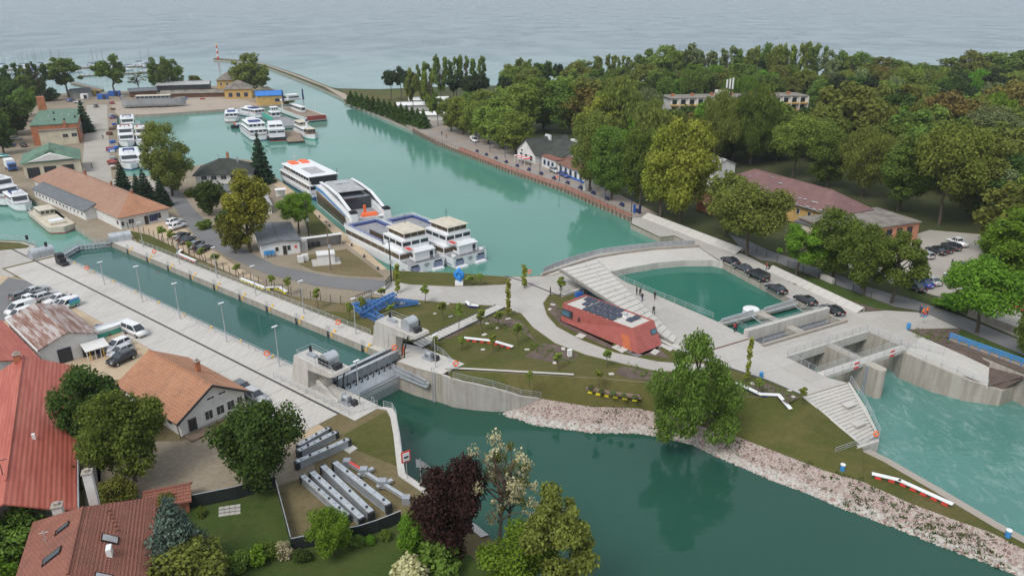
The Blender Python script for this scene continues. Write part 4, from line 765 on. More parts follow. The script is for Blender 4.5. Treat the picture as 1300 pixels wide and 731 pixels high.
def house(name, label, P0, rz, L, D, hw, roof, hr, wall='plaster', rm='tile_old', over=0.5, wins=(), doors=(), inset=None, course=0.45, group=None, cat='house', frame='white', z0=0.0, fo=0.0):
    th = thing(name, label, cat, Vector((P0[0], P0[1], z0)), rz, group); mw = MB(); c4 = [(0, 0), (L, 0), (L, D), (0, D)]
    mw.add([(x, y, 0) for x, y in c4]+[(x, y, hw) for x, y in c4], [(0, 1, 5, 4), (1, 2, 6, 5), (2, 3, 7, 6), (3, 0, 4, 7)]+([(4, 5, 6, 7)] if roof == 'flat' else []))
    mr = MB(); o = over; k_ = hr/(L/2 if roof in ('gy', 'hipy') else D/2) if roof != 'flat' else 0; e = hw-o*k_
    def slope(a, b, c, d):                       # eave a-b, ridge d-c, laid in courses
        a, b, c, d = map(Vector, (a, b, c, d)); n = max(1, round(((d+c)/2-(a+b)/2).length/course)); up = Vector((0, 0, 0.05))
        for k in range(n):
            t0, t1 = k/n, (k+1)/n; p = [a.lerp(d, t0)+up, b.lerp(c, t0)+up, b.lerp(c, t1), a.lerp(d, t1), a.lerp(d, t0), b.lerp(c, t0)]
            mr.add(p, [(0, 1, 2, 3), (4, 5, 1, 0)])
        dn = Vector((0, 0, -0.16)); mr.add([a, b, c, d, a+dn, b+dn, c+dn, d+dn], [(7, 6, 5, 4), (0, 4, 5, 1), (1, 5, 6, 2), (3, 7, 4, 0)])
    if roof == 'gx':
        zr = hw+hr; slope((-o, -o, e), (L+o, -o, e), (L+o, D/2, zr), (-o, D/2, zr)); slope((L+o, D+o, e), (-o, D+o, e), (-o, D/2, zr), (L+o, D/2, zr))
        for x, s in ((0, 1), (L, -1)): mw.add([(x, 0, hw), (x, D, hw), (x, D/2, zr-.05)], [(0, 2, 1) if s > 0 else (0, 1, 2)])
    elif roof == 'gy':
        zr = hw+hr; o2 = o+fo; slope((L+o, -o2, e), (L+o, D+o, e), (L/2, D+o, zr), (L/2, -o2, zr)); slope((-o, D+o, e), (-o, -o2, e), (L/2, -o2, zr), (L/2, D+o, zr))
        for y in (0, D): mw.add([(0, y, hw), (L, y, hw), (L/2, y, zr-.05)], [(0, 1, 2) if y == 0 else (0, 2, 1)])
    elif roof in ('hipx', 'hipy'):
        zr = hw+hr
        if roof == 'hipy':
            i = L/2 if inset is None else inset; A_, B_ = (L/2, i, zr), (L/2, D-i, zr)
            slope((-o, -o, e), (L+o, -o, e), A_, A_); slope((L+o, -o, e), (L+o, D+o, e), B_, A_); slope((L+o, D+o, e), (-o, D+o, e), B_, B_); slope((-o, D+o, e), (-o, -o, e), A_, B_)
        else:
            i = D/2 if inset is None else inset; A_, B_ = (i, D/2, zr), (L-i, D/2, zr)
            slope((-o, -o, e), (L+o, -o, e), B_, A_); slope((L+o, -o, e), (L+o, D+o, e), B_, B_); slope((L+o, D+o, e), (-o, D+o, e), A_, B_); slope((-o, D+o, e), (-o, -o, e), A_, A_)
        mr.tube(Vector(A_), Vector(B_), 0.14, 6)
    else:
        mr.box((L/2, D/2, hw), (L+2*o, D+2*o, 0.3)); mr.box((L/2, D/2, hw+.3), (L+2*o-.6, D+2*o-.6, 0.02))
    if roof in ('gx', 'gy'):
        mr.tube(Vector((-o, D/2, hw+hr+.03)) if roof == 'gx' else Vector((L/2, -o, hw+hr+.03)), Vector((L+o, D/2, hw+hr+.03)) if roof == 'gx' else Vector((L/2, D+o, hw+hr+.03)), 0.14, 6)
    mw.part('wall', M[wall], th, False); r = mr.part('roof', M[rm], th, False)
    for lst, kind in ((wins, 'window'), (doors, 'door')):
        for fc, u, z, w, h in lst:
            p, a = {'f': ((u, -0.02, z), 0), 'b': ((u, D+.02, z), math.pi), 'l': ((-0.02, u, z), -math.pi/2), 'r': ((L+.02, u, z), math.pi/2)}[fc]
            window(p, a, w, h, th, frame if kind == 'window' else ('wood' if frame == 'white' else frame), kind)
    th['_L'], th['_D'], th['_h'], th['_hr'] = L, D, hw, hr
    return th, r
def chimney(r, x, y, z, w=0.6, h=1.6, mat='brick', cap=True):
    c = MB().box((x, y, z-1.0), (w, w, h+1.0)).part('chimney', M[mat], r, False)
    if cap: c2 = MB().box((x, y, z+h), (w+.2, w+.2, 0.12)).box((x, y, z+h+.12), (w*.5, w*.5, .3)).part('chimney_cap', M['conc_old'], r, False)
def boxpart(parent, name, mat, c, d): return MB().box(c, d).part(name, M[mat], parent, False)
def dirv(rz): return Vector((math.cos(rz), math.sin(rz), 0))
# 1 orange-tiled house beside the quay
rz = R(51); t1, r1 = house('gable_house', 'white gabled house with orange and brown tiled roof beside the lock quay', G(232, 555), rz, 9.5, 15.5, 3.1, 'gy', 2.9, 'plaster', 'tile_orange', 0.8,
    [('f', 4.0, 0.9, 1.25, 1.4), ('f', 5.7, 0.9, 1.25, 1.4), ('f', 7.3, 0.95, 1.2, 1.4), ('f', 8.7, 1.0, 0.95, 1.4), ('f', 4.6, 3.7, 1.2, .45), ('f', 6.3, 3.75, 1.2, .45)]+rows('l', 4, 1, 15, 1.0, 1.2, 1.2), [('f', 1.6, 0.05, 1.2, 2.1)])
chimney(r1, 7.0, 7.0, 4.9, 0.6, 1.3)
bz = boxpart(t1, 'plinth', 'conc_old', (4.75, -0.06, 0), (9.7, 0.2, 0.35)); boxpart(t1, 'step', 'wood', (1.6, -1.3, 0), (3.0, 1.8, 0.3))
MB().beam((-.85, -.85, 2.55), (4.75, -.85, 6.0), 0.12, 0.3).beam((10.35, -.85, 2.55), (4.75, -.85, 6.0), 0.12, 0.3).part('barge_board', M['dark'], t1, False)
MB().tube((-.75, -.6, 2.5), (-.75, 16, 2.5), 0.09, 6).tube((-.3, -.1, 0), (-.75, -.6, 2.5), 0.06, 6).part('gutter', M['dark'], t1, False)
# 2 rusty shed
P1 = G(49, 442, 3.6); rz = R(46); t2, r2 = house('rusty_shed', 'white shed with a rusty corrugated roof beside the parked vans', (P1.x, P1.y), rz, 8.4, 16.5, 3.5, 'gy', 1.5, 'plaster', 'roof_rust', 0.35, [], [('f', 3.3, 0.05, 2.0, 2.4)], frame='navy', cat='shed', course=3)
boxpart(t2, 'eave_board', 'white', (-.35, 8, 3.25), (0.12, 17, 0.3))
for k in range(9): boxpart(t2, 'pilaster', 'white', (-.12, 1+k*1.85, 0), (0.25, 0.35, 3.3))
P = P1+dirv(rz)*5.6+dirv(rz+math.pi/2)*-2.2; ln = thing('lean_to_store', 'small open lean-to store with white roof and striped boards in front of the rusty shed', 'lean-to', (P.x, P.y, 0), rz)
MB().add([(0, -.2, 1.75), (3.6, -.2, 1.75), (3.6, 2.1, 2.4), (0, 2.1, 2.4), (0, -.2, 1.65), (3.6, -.2, 1.65), (3.6, 2.1, 2.3), (0, 2.1, 2.3)], [(0, 1, 2, 3), (4, 7, 6, 5), (0, 4, 5, 1), (1, 5, 6, 2), (3, 7, 4, 0)]).part('roof', M['plaster'], ln, False)
for k in range(9): MB().box((0.2+k*.4, 0, 0), (0.1, .1, 1.65)).part('board', M[('white', 'amber', 'dark', 'white', 'navy')[k % 5]], ln, False)
boxpart(ln, 'back_panel', 'dark', (1.8, 1.9, 0), (3.4, .1, 2.2))
# 3 red halls
F = G(92, 647, 4); rz = R(28.5); P = F-dirv(rz)*11.2+dirv(rz+math.pi/2)*4.5; t3, r3 = house('red_roof_hall', 'large hall with a seamed bright red metal roof next to the twin dark green trees', (P.x, P.y), rz, 11.2, 32.5, 4.0, 'gy', 3.0, 'plaster', 'roof_red', 0.4, fo=4.3, wins= rows('r', 7, 2, 35, 1.2, 1.6, 1.5), course=40, cat='hall')
MB().tube((11.7, -4.6, 3.75), (11.7, 33, 3.75), 0.1, 6).part('gutter', M['galv'], t3, False)
chimney(r3, 5.0, 31.8, 6.9, 0.8, 0.9); MB().line([(5.2, 1.2, 6.9), (5.2, 1.3, 8.6), (5.9, 1.3, 8.6)], 0.05).part('mast', M['dark'], r3, False)
MB().box((7.6, 9.5, 5.6), (0.35, .35, 1.0)).part('vent_pipe', M['white'], r3, False)
for k in range(4): boxpart(t3, 'porch_post', 'dark', (0.5+k*3.4, -4.2, 0), (0.2, .2, 3.8))
F = G(47, 454, 3.5); rz = R(46); P = F-dirv(rz)*12; house('red_roof_wing', 'lower red metal roof wedged between the big red hall and the rusty shed', (P.x, P.y), rz, 12, 20, 3.3, 'gy', 2.0, 'plaster', 'roof_red', 0.4, [('r', 1.5, 1.2, 1.2, 1.2)], course=40, cat='hall')
# 4 brown house at the garden
P = G(195, 632, 4.3); Q = G(45, 663, 4.3); rz = math.atan2(Q.y-P.y, Q.x-P.x); t4, r4 = house('brown_tiled_house', 'house with a red-brown tiled hip roof and skylights beside the blue spruce', (P.x, P.y), rz, (Q-P).length, 19, 4.4, 'hipy', 3.6, 'cream', 'tile_bottom', 0.3, rows('l', 3, 2, 16, 1.2, 1.2, 1.4), course=0.34, inset=4.6)
Lh = (Q-P).length; hr = 3.6
def on_roof(u, y, dz=0.0):                        # u: 0 at the eave .. 1 at the ridge, on the side facing the lawn (x=0) or the red hall
    return Vector((Lh/2*u, y, 4.4+hr*u+dz))
for u, y, w, h, side in ((.42, 8.0, 1.5, 1.1, 0), (.42, 13.5, 1.5, 1.1, 0), (.45, 9, 1.9, 1.0, 1), (.55, 5.5, 1.5, .7, 1)):
    x0, x1 = u*Lh/2, u*Lh/2+w*.9; f_ = (lambda x, yy, dz: Vector(((x if side == 0 else Lh-x), yy, 4.4+hr*x/(Lh/2)+dz)))
    sk = MB().loft([[f_(x0, y, .02), f_(x1, y, .02), f_(x1, y+h, .02), f_(x0, y+h, .02)], [f_(x0, y, .2), f_(x1, y, .2), f_(x1, y+h, .2), f_(x0, y+h, .2)]], closed=True).part('skylight', M['dark'], r4, False)
    MB().add([f_(x0+.1, y+.1, .21), f_(x1-.1, y+.1, .21), f_(x1-.1, y+h-.1, .21), f_(x0+.1, y+h-.1, .21)], [(0, 1, 2, 3)]).part('skylight_pane', M['roof_pale'] if side == 0 else M['glass'], r4, False)
MB().box((Lh/2*.52, 10.6, 6.1), (.45, .9, 1.0)).part('air_conditioner', M['white'], r4, False)
chimney(r4, Lh/2+.2, -1.0, 5.0, 0.85, 3.4, 'plaster'); chimney(r4, Lh/2+3.4, -.3, 4.2, 0.9, 1.4, 'plaster')
for k in range(6): MB().box((Lh/2*(.62-.03*k), 4.2+k*.55, 4.4+hr*(.62-.03*k)), (.2, .2, .25)).part('snow_guard', M['tile_bottom'], r4, False)
MB().line([(Lh*.8, 6, 5.5), (Lh*.8, 6, 7.2)], .05).line([(Lh*.8-.4, 6, 7), (Lh*.8+.4, 6, 7)], .03).part('aerial', M['galv'], r4, False)
t5, r5 = house('garden_shed', 'small garden shed with a faded red tile roof between spruce and lawn', G(190, 660), R(20), 4.2, 3.0, 1.9, 'gx', 0.8, 'brick', 'tile_bottom', 0.4, cat='shed')
# 5 warehouse, annex
P = G(151, 274, 3.6); rz = R(47.8); t6, r6 = house('warehouse', 'very long warehouse with a patched tan and orange tiled hip roof by the harbour road', (P.x, P.y), rz, 12.0, 61, 3.5, 'hipy', 3.5, 'plaster', 'tile_old', 0.6, [('f', 2.6, 1.0, 1.5, 1.3), ('f', 9.3, .9, 1.6, 1.6), ('l', 1.6, 1.0, 1.2, 1.2)]+rows('r', 12, 3, 58, 1.2, 1.4, 1.4), [('f', 6.3, .05, 1.0, 2.2)], inset=7)
for k in range(4): boxpart(t6, 'display_board', 'navy', (7.2+k*.5, -.2, .6), (.4, .06, 1.7))
for y, h in ((22, 1.2), (40, 1.6), (9, 1.2)): chimney(r6, 7.4, y, 6.0, .5, h)
mb = MB().add([(-.62, -.62, 3.18), (12.62, -.62, 3.18), (6, 7, 7.09)], [(0, 1, 2)]); mb.part('new_tile_patch', M['tile_orange'], r6, False)
P = G(110, 280); rz = R(49); t7, r7 = house('warehouse_annex', 'low white annex with a plain dark grey roof along the stone quay', (P.x, P.y), rz, 5.6, 36, 2.6, 'gy', 1.3, 'plaster', 'roof_grey', 0.35, rows('l', 14, 1, 35, 1.0, .9, .8), course=20, cat='annex')
# 6, 7 green roofs at the harbour yard
A_, B_ = G(28, 207, 5), G(101, 200.5, 5); rz = math.atan2(B_.y-A_.y, B_.x-A_.x); Lg = (B_-A_).length
t8, r8 = house('green_roof_hall', 'cream workshop with a green hip roof, white pediment and dark garage doors', (A_.x, A_.y), rz, Lg, 16, 5, 'hipy', 3.6, 'cream', 'roof_green', 0.5, rows('r', 3, 2, 14, 1.5, 1.4, 1.4), [('f', Lg*.16, .05, 3.4, 3.2), ('f', Lg*.45, .05, 3.4, 3.2), ('f', Lg*.76, .05, 3.4, 3.2)], inset=3.2, course=6, cat='workshop', frame='dark')
MB().add([(1.5, -.62, 5.1), (Lg-1.5, -.62, 5.1), (Lg/2, -.62, 7.2), (1.5, -.4, 5.1), (Lg-1.5, -.4, 5.1), (Lg/2, 1.2, 7.3)], [(0, 1, 2), (1, 4, 5, 2), (0, 2, 5, 3)]).part('pediment', M['plaster'], t8, False)
MB().add([(Lg/2-1.6, 1.6, 7.2), (Lg/2+1.6, 1.6, 7.2), (Lg/2, 1.6, 8.4), (Lg/2, 4.5, 8.5)], [(0, 1, 2), (1, 3, 2), (0, 2, 3)]).part('dormer', M['roof_green'], r8, False)
A_, B_ = G(38, 160, 7.5), G(99, 156, 7.5); rz = R(26); Lg = (B_-A_).length*.98
t9, r9 = house('green_flat_hall', 'brick factory hall with a flat green roof and small vents beside the conifer', (A_.x, A_.y), rz, Lg, 44, 7.3, 'flat', 0, 'brick', 'roof_green', 0.2, rows('r', 9, 3, 42, 2.5, 2.2, 2.4), cat='hall')
for k, (x, y) in enumerate(((5, 18), (7.5, 10), (9.5, 22), (11, 8), (13, 26), (6, 30), (3, 9), (14.5, 14), (12, 20))): boxpart(r9, 'roof_vent', 'dark' if k % 2 else 'galv', (x, y, 7.6), (.6, .6, .9))
MB().box((1.0, 45.5, 0), (3.4, 3.4, 13), top=(.8, .8)).part('chimney_stack', M['brick'], t9, False)
A_, B_ = G(53, 186), G(101, 182); rz = math.atan2(B_.y-A_.y, B_.x-A_.x); t10, r10 = house('cream_annex', 'cream flat-roofed annex in front of the brick hall with two windows', (A_.x, A_.y), rz, (B_-A_).length, 9, 5.5, 'flat', 0, 'cream', 'roof_felt', 0.25, [('f', 8.5, 2.6, 2.0, 1.5), ('f', 11.5, 2.7, 2.0, 1.5)], cat='annex')
boxpart(t10, 'chimney', 'brick', (9, 2, 5.8), (.9, .9, 2.6)); boxpart(r10, 'skylight_strip', 'galv', (6, 6, 5.82), (8, 1.4, .5))
# 8 white house with dark hip roof
hw8 = 5.4; t11, r11 = house('harbour_office', 'white two-storey house with a dark mossy hip roof on the harbour tip', G(251, 244), R(11), 15.4, 12, hw8, 'hipx', 3.0, 'plaster', 'roof_dark', 0.7, rows('f', 5, 1, 14.6, 3.4, 1.7, 1.3)+[('f', 1.8, .8, 1.2, 1.2), ('r', 3, 3.4, 1.4, 1.3), ('r', 8, 3.4, 1.4, 1.3)], cat='house')
chimney(r11, 8.6, 6.5, 8.2, .7, 1.8); boxpart(r11, 'vent_pipe', 'galv', (11.5, 5, 7.0), (.4, .4, 2.2)); boxpart(r11, 'flue', 'galv', (6, 6, 8), (.15, .15, 1.8))
house('porch', 'small grey-roofed porch with a round gable window against the white harbour house', G(286, 253), R(11), 8, 3.4, 2.6, 'gx', 1.3, 'greywall', 'roof_grey', 0.3, cat='porch', course=5)
house('grey_roof_store', 'low store with a wide plain grey roof in front of the white harbour house', G(300, 276), R(23.5), 9, 17, 2.4, 'gy', 0.8, 'plaster', 'roof_pale', 0.4, cat='store', course=20)
# 9 ticket building, shelter, kiosk
P = G(333, 327); t12, r12 = house('pier_building', 'small white building with a dark felt roof and blue post boxes by the road bend', P, R(23.5), 8.3, 15.2, 3.0, 'gy', .45, 'plaster', 'roof_grey', 0.35, [('f', 3.3, 1.0, .9, 1.1), ('f', 5.9, .9, .9, 1.3)]+rows('l', 4, 1, 14, 1.1, 1.2, 1.0), [('f', 5.0, .05, .9, 2.1)], cat='building', course=20)
for k in range(3): boxpart(t12, 'post_box', 'skyblue', (0.8+k*.75, -.35, .6), (.65, .45, .9)); 
for k in range(4): boxpart(t12, 'box_leg', 'dark', (.5+k*.75, -.35, 0), (.08, .08, .6))
boxpart(t12, 'notice', 'red', (7.4, -.06, 1.3), (.5, .06, .6)); boxpart(t12, 'side_store', 'greywall', (9.2, 2.2, 0), (1.8, 3.4, 2.5))
P = G(386, 317); rz = head(386, 317, 438, 310); th = thing('waiting_shelter', 'long open waiting shelter with a white roof and dark seats on the ship quay', 'shelter', P, rz)
boxpart(th, 'back_wall', 'greywall', (4.4, 1.6, 0), (8.6, .12, 2.3))
for x in (0.1, 8.7): boxpart(th, 'side_wall', 'greywall', (x, .8, 0), (.12, 1.6, 2.3))
MB().add([(-.2, -.5, 2.75), (9, -.5, 2.75), (9, 1.9, 2.35), (-.2, 1.9, 2.35), (-.2, -.5, 2.6), (9, -.5, 2.6), (9, 1.9, 2.2), (-.2, 1.9, 2.2)], [(0, 1, 2, 3), (7, 6, 5, 4), (0, 4, 5, 1), (1, 5, 6, 2), (2, 6, 7, 3), (3, 7, 4, 0)]).part('roof', M['white'], th, False)
for x in (1.1, 2.3, 3.5): boxpart(th, 'seat', 'dark', (x, 1.0, .1), (.7, .7, 1.0))
t13, r13 = house('transformer_kiosk', 'small white transformer kiosk on a concrete pad beside a timber pole', G(404, 336), R(18), 3.6, 2.6, 1.9, 'flat', 0, 'plaster', 'plaster', .15, cat='kiosk')
boxpart(t13, 'pad', 'conc', (1.8, 1.2, 0), (6, 4.6, .12))
for k, (x, y) in enumerate(((382, 333), (388, 331))): boxpart(thing('meter_cabinet', 'white meter cabinet standing beside the transformer kiosk', 'cabinet', G(x, y), R(18), 'meter cabinets by the kiosk'), 'body', 'plaster', (0, 0, 0), (1.3, .8, 1.5))
# 11 restaurant and pavilions on the promenade
for P, rz, L, D, hw, hr, kind, lab, wl, rm in ((G(657, 201), R(-60), 12, 16, 3.6, 4.2, 'gy', 'white restaurant with a steep dark green gable roof facing the promenade', 'plaster', 'roof_dark'), (G(684, 206), R(-62), 13, 18, 3.4, 4.0, 'gx', 'restaurant wing with a grey-green gable roof and blank white end', 'plaster', 'roof_dark')):
    t, r = house('restaurant', lab, P, rz, L, D, hw, kind, hr, wl, rm, .6, rows('f', 3, 1, L-1, .8, 1.8, 1.8), cat='restaurant', course=12)
    for k in range(3): boxpart(r, 'roof_vent', 'white', (L/2-1+k*1.1, D*.55, hw+hr*.7), (.8, .8, 1.9))
P = G(653, 205); th = thing('awning', 'red and white awning over the restaurant terrace on the promenade', 'awning', P, R(-62))
for k in range(6): boxpart(th, 'canopy_panel', 'red' if k % 2 else 'white', (1+k*1.3, .9, 2.2), (1.25, 2.6, .15))
for k in range(4): boxpart(th, 'post', 'white', (.6+k*2.4, -.2, 0), (.1, .1, 2.2))
house('pavilion', 'white pavilion with blue base and a flat brown roof beside the restaurant', G(688, 211), R(-63), 9, 7, 3.4, 'flat', 0, 'plaster', 'tile_bottom', .3, rows('f', 3, .5, 8.5, .9, 1.5, 1.7), frame='skyblue', cat='pavilion')
t, r = house('pavilion', 'white pavilion with blue doors half hidden by the promenade planes', G(708, 220), R(-63), 16, 8, 3.3, 'gx', 1.0, 'plaster', 'tile_brown', .35, rows('f', 5, .5, 15.5, .7, 1.4, 2.0), frame='skyblue', cat='pavilion')
boxpart(t, 'blue_plinth', 'blue', (8, -.06, 0), (16, .1, .7))
# 12 park restaurant and annexes
P = G(1060, 271, 5.3); rz = R(27.5); t14, r14 = house('park_house', 'long yellow building with a patched wine-red hip roof in front of the park trees', (P.x, P.y), rz, 12.4, 40, 5.2, 'hipy', 3.6, 'ochre', 'tile_wine', .7, rows('l', 10, 2, 38, 2.4, 1.1, 1.5)+[('f', 3.5, 2.6, 1.2, 1.6)], inset=6.5)
rnd = random.Random(5)
for k in range(26):
    y = rnd.uniform(1, 34); u = rnd.random()**2*.35 if k > 3 else rnd.random(); x = -.5+u*6
    MB().box((x, y, 5.2+3.6*x/6.2+.06), (rnd.uniform(.4, .9), rnd.uniform(.4, 1.1), .14)).part('roof_patch', M['roof_pale'], r14, False)
boxpart(t14, 'gutter', 'galv', (-.75, 20, 4.75), (.2, 41, .16)); MB().lathe((-.4, 27, 3.4), [(.1, 0), (.5, .12), (.6, .2)], 12).part('dish', M['white'], t14, False)
house('flat_annex', 'low cream annex with a dark flat roof in front of the yellow building', G(1007, 300), R(-56), 16, 9, 3.6, 'flat', 0, 'cream', 'roof_grey', .25, rows('f', 5, 1, 15, 1.2, 1.0, 1.4), cat='annex')
A_ = G(1066, 296, 4.4); t15, r15 = house('salmon_hall', 'flat-roofed hall with salmon and dark wall panels at the edge of the car park', (A_.x, A_.y), head(1066, 296, 1168, 282, 4.4), (G(1168, 282, 4.4)-A_).length, 13, 4.3, 'flat', 0, 'salmon', 'roof_felt', .3, cat='hall')
Ls = (G(1168, 282, 4.4)-A_).length
for k in range(7): boxpart(t15, 'glazing_panel', ('dark', 'glass', 'wine')[k % 3] if k % 3 < 2 else 'dark', (Ls*(.1+k*.13), -.06, .3), (1.6, .12, 3.3))
for q, lab in ((G(905, 238), 'white gable-ended pavilion behind the yellow-green trees by the promenade'),): house('white_pavilion', lab, q, R(27), 8, 12, 6.5, 'gy', 1.6, 'plaster', 'roof_pale', .3, cat='pavilion')
house('red_roof_kiosk', 'low kiosk with a bright red roof behind the weir plaza trees', G(884, 266), R(-60), 9, 7, 2.8, 'gx', 1.3, 'brick', 'roof_red', .5, cat='kiosk', course=10)
# 13 hotel
A_, B_ = G(849, 156), G(1021, 152); rz = math.atan2(B_.y-A_.y, B_.x-A_.x); Lh2 = (B_-A_).length
t16, r16 = house('hotel', 'long white hotel block with orange balcony fronts rising out of the trees', (A_.x, A_.y), rz, Lh2, 11, 10.5, 'flat', 0, 'plaster', 'roof_felt', .6, cat='hotel')
nb = 16
for fl in range(3):
    z = 1.2+fl*3.1
    for k in range(nb):
        x = (k+.5)*Lh2/nb; b = boxpart(t16, 'balcony', 'ochre', (x, -.75, z), (Lh2/nb-.25, 1.4, .55)); MB().box((x, -.06, z+.6), (Lh2/nb-2.0, .1, 1.9)).part('balcony_window', M['glass'], b, False)
        boxpart(t16, 'partition', 'plaster', (x+Lh2/nb/2, -.8, z), (.2, 1.5, 3.0))
for k in range(7): boxpart(r16, 'roof_stack', 'brick', (3+k*Lh2/7, 6, 10.8), (1.4, 1.0, 1.1))
boxpart(t16, 'stair_tower', 'plaster', (Lh2*.40, 5, 10.5), (5, 5, 2.6))
for k in range(3): boxpart(r16, 'antenna_panel', 'white', (Lh2*.43+k*1.4, 5, 13.6), (.6, .4, 4.2+k*.4))
boxpart(r16, 'antenna_frame', 'dark', (Lh2*.44, 5.3, 10.8), (3.4, .3, 4))
house('park_villa', 'small white building with a blue-grey roof above the hotel trees', G(884, 118), R(15), 16, 10, 5, 'hipx', 2, 'plaster', 'roof_pale', .6, course=10)
# 14 yellow houses at the harbour mouth, boat sheds
house('harbour_house', 'ochre house with a grey hip roof at the harbour mouth', G(286, 126), R(14), 14, 12, 5.5, 'hipx', 3.6, 'ochre', 'roof_felt', .6, rows('f', 3, 1, 13, 1.0, 2.0, 2.2), frame='blue')
house('harbour_house', 'taller ochre house with a pyramid roof behind the grey hip roof', G(277, 117), R(14), 11, 11, 7, 'hipx', 3.6, 'ochre', 'roof_felt', .6, rows('f', 3, .5, 10.5, 3.5, 1.2, 1.6), inset=5.4)
t, r = house('harbour_house', 'ochre shed with a bright blue roof beside the moored barges', G(327, 134), R(20), 13, 15, 4.8, 'gx', 1.4, 'ochre', 'roof_blue', .4, [('f', 10, 1.5, 2.2, 1.6)], course=10, frame='blue')
for x0, y0, x1, D, hw, lab, rm, wl in ((200, 118, 266, 12, 4.2, 'long boat shed with a pale sheet roof behind the slipway', 'roof_pale', 'dark'), (166, 124, 200, 9, 3.2, 'open dark boat shed with a blue-grey roof beside the beach', 'roof_grey', 'rust'), (205, 125, 288, 5, 2.6, 'low open shed full of rusty steel behind the slipway', 'roof_felt', 'rust'), (96, 125, 118, 9, 3.4, 'low grey-roofed shed beside the blue tarpaulins', 'roof_grey', 'greywall'), (40, 128, 58, 10, 3.6, 'flat grey shed behind the brick factory hall', 'roof_pale', 'greywall')):
    A_ = G(x0, y0); B_ = G(x1, y0-2); house('boat_shed', lab, A_, math.atan2(B_.y-A_.y, B_.x-A_.x), (B_-A_).length, D, hw, 'gx', 1.2, wl, rm, .5, cat='shed', course=20)
for x, y, w, c in ((119, 120, 3.2, 'ochre'), (124, 121, 3.6, 'ochre'), (131, 126, 5, 'blue'), (146, 122, 6, 'blue'), (108, 126, 3.5, 'white')):
    th = thing('site_container', '%s storage container on the harbour yard' % {'ochre': 'yellow-brown', 'blue': 'blue', 'white': 'white'}[c], 'container', G(x, y), R(12), 'containers on the harbour yard')
    boxpart(th, 'body', c, (0, 0, .15), (w, 2.6, 2.6)); boxpart(th, 'door', 'dark', (w*.2, -1.33, .3), (1.6, .08, 2.1)); boxpart(th, 'base_frame', 'dark', (0, 0, 0), (w*.96, 2.5, .15))
for x, y, L, D, lab in ((505, 141, 16, 6, 'white tent roof among the pines on the beach'), (527, 154, 14, 6, 'white flat beach pavilion behind the small cypress row'), (520, 134, 20, 5, 'low white beach bar with red fascia behind the pines')):
    house('beach_pavilion', lab, G(x, y), R(10), L, D, 2.8, 'gx', .9, 'plaster', 'white', .5, cat='pavilion', course=10)
# ------------------------------------------------------------------ vessels
M['hullwhite'] = plain('ship_white', (0.70, 0.71, 0.72), 0.4, 0, 0.06, 0.5, True)
M['hullblue'] = plain('ship_blue', (0.03, 0.055, 0.20), 0.4, 0, 0.1, 0.5, True)
M['hullblack'] = plain('ship_black', (0.02, 0.025, 0.03), 0.5, 0, 0.1, 0.5, True)
M['hullgrey'] = plain('ship_grey', (0.30, 0.31, 0.32), 0.6, 0, 0.15, 0.5, True)
M['hullred'] = plain('ship_red', (0.30, 0.05, 0.04), 0.6, 0, 0.15, 0.5, True)
M['hullteal'] = plain('ship_teal', (0.06, 0.36, 0.28), 0.5, 0, 0.12, 0.5, True)
M['deckgrey'] = plain('ship_deck', (0.25, 0.25, 0.26), 0.8, 0, 0.15, 0.6, True)
M['decktan'] = plain('ship_tan_roof', (0.52, 0.47, 0.38), 0.8, 0, 0.12, 0.6, True)
M['deckbrown'] = plain('ship_brown_deck', (0.24, 0.18, 0.13), 0.85, 0, 0.2, 0.6, True)
M['winbrown'] = plain('bronze_glass', (0.09, 0.065, 0.04), 0.15, 0, 0.1, 0.5, True)
def hull(th, L, B, h, mat='hullwhite', boot='hullblue', bow=0.3, stern=0.0, sheer=0.5, hb=0.5, deck='deckgrey'):
    xs = [-L/2+L*k/14 for k in range(15)]
    def w(x):
        u = (L/2-x)/L; v = (x+L/2)/L; f = 1.0
        if bow and u < bow: f = max(.04, math.sqrt(max(0, 1-((bow-u)/bow)**2)))
        if stern and v < stern: f *= max(.5, math.sqrt(max(0, 1-((stern-v)/stern)**2)))
        return B/2*f
    def zt(x): v = (x+L/2)/L; return h+sheer*max(0, (v-.6)/.4)**2
    mu, ml, md = MB(), MB(), MB()
    for s in (1, -1):
        a = [Vector((x, s*w(x)*.82, -.7)) for x in xs]; b = [Vector((x, s*w(x)*.95, hb)) for x in xs]; c = [Vector((x, s*w(x), zt(x))) for x in xs]
        r = [a, b] if s < 0 else [b, a]; ml.loft(r); r = [b, c] if s < 0 else [c, b]; mu.loft(r)
        mu.loft([c, [q+Vector((0, -s*.12, .02)) for q in c], [q+Vector((0, -s*.12, -.5)) for q in c]])
    for x, i in ((xs[0], 0), (xs[-1], -1)):
        ml.add([(x, -w(x)*.82, -.7), (x, w(x)*.82, -.7), (x, w(x)*.95, hb), (x, -w(x)*.95, hb)], [(3, 2, 1, 0) if i == 0 else (0, 1, 2, 3)])
        mu.add([(x, -w(x)*.95, hb), (x, w(x)*.95, hb), (x, w(x), zt(x)), (x, -w(x), zt(x))], [(3, 2, 1, 0) if i == 0 else (0, 1, 2, 3)])
    n = len(xs)
    for i in range(n-1): md.add([(xs[i], -w(xs[i])+.08, zt(xs[i])-.3), (xs[i+1], -w(xs[i+1])+.08, zt(xs[i+1])-.3), (xs[i+1], w(xs[i+1])-.08, zt(xs[i+1])-.3), (xs[i], w(xs[i])-.08, zt(xs[i])-.3)], [(0, 1, 2, 3)])
    mu.part('hull', M[mat], th, False); ml.part('boot_top', M[boot], th, False); md.part('deck', M[deck], th, False)
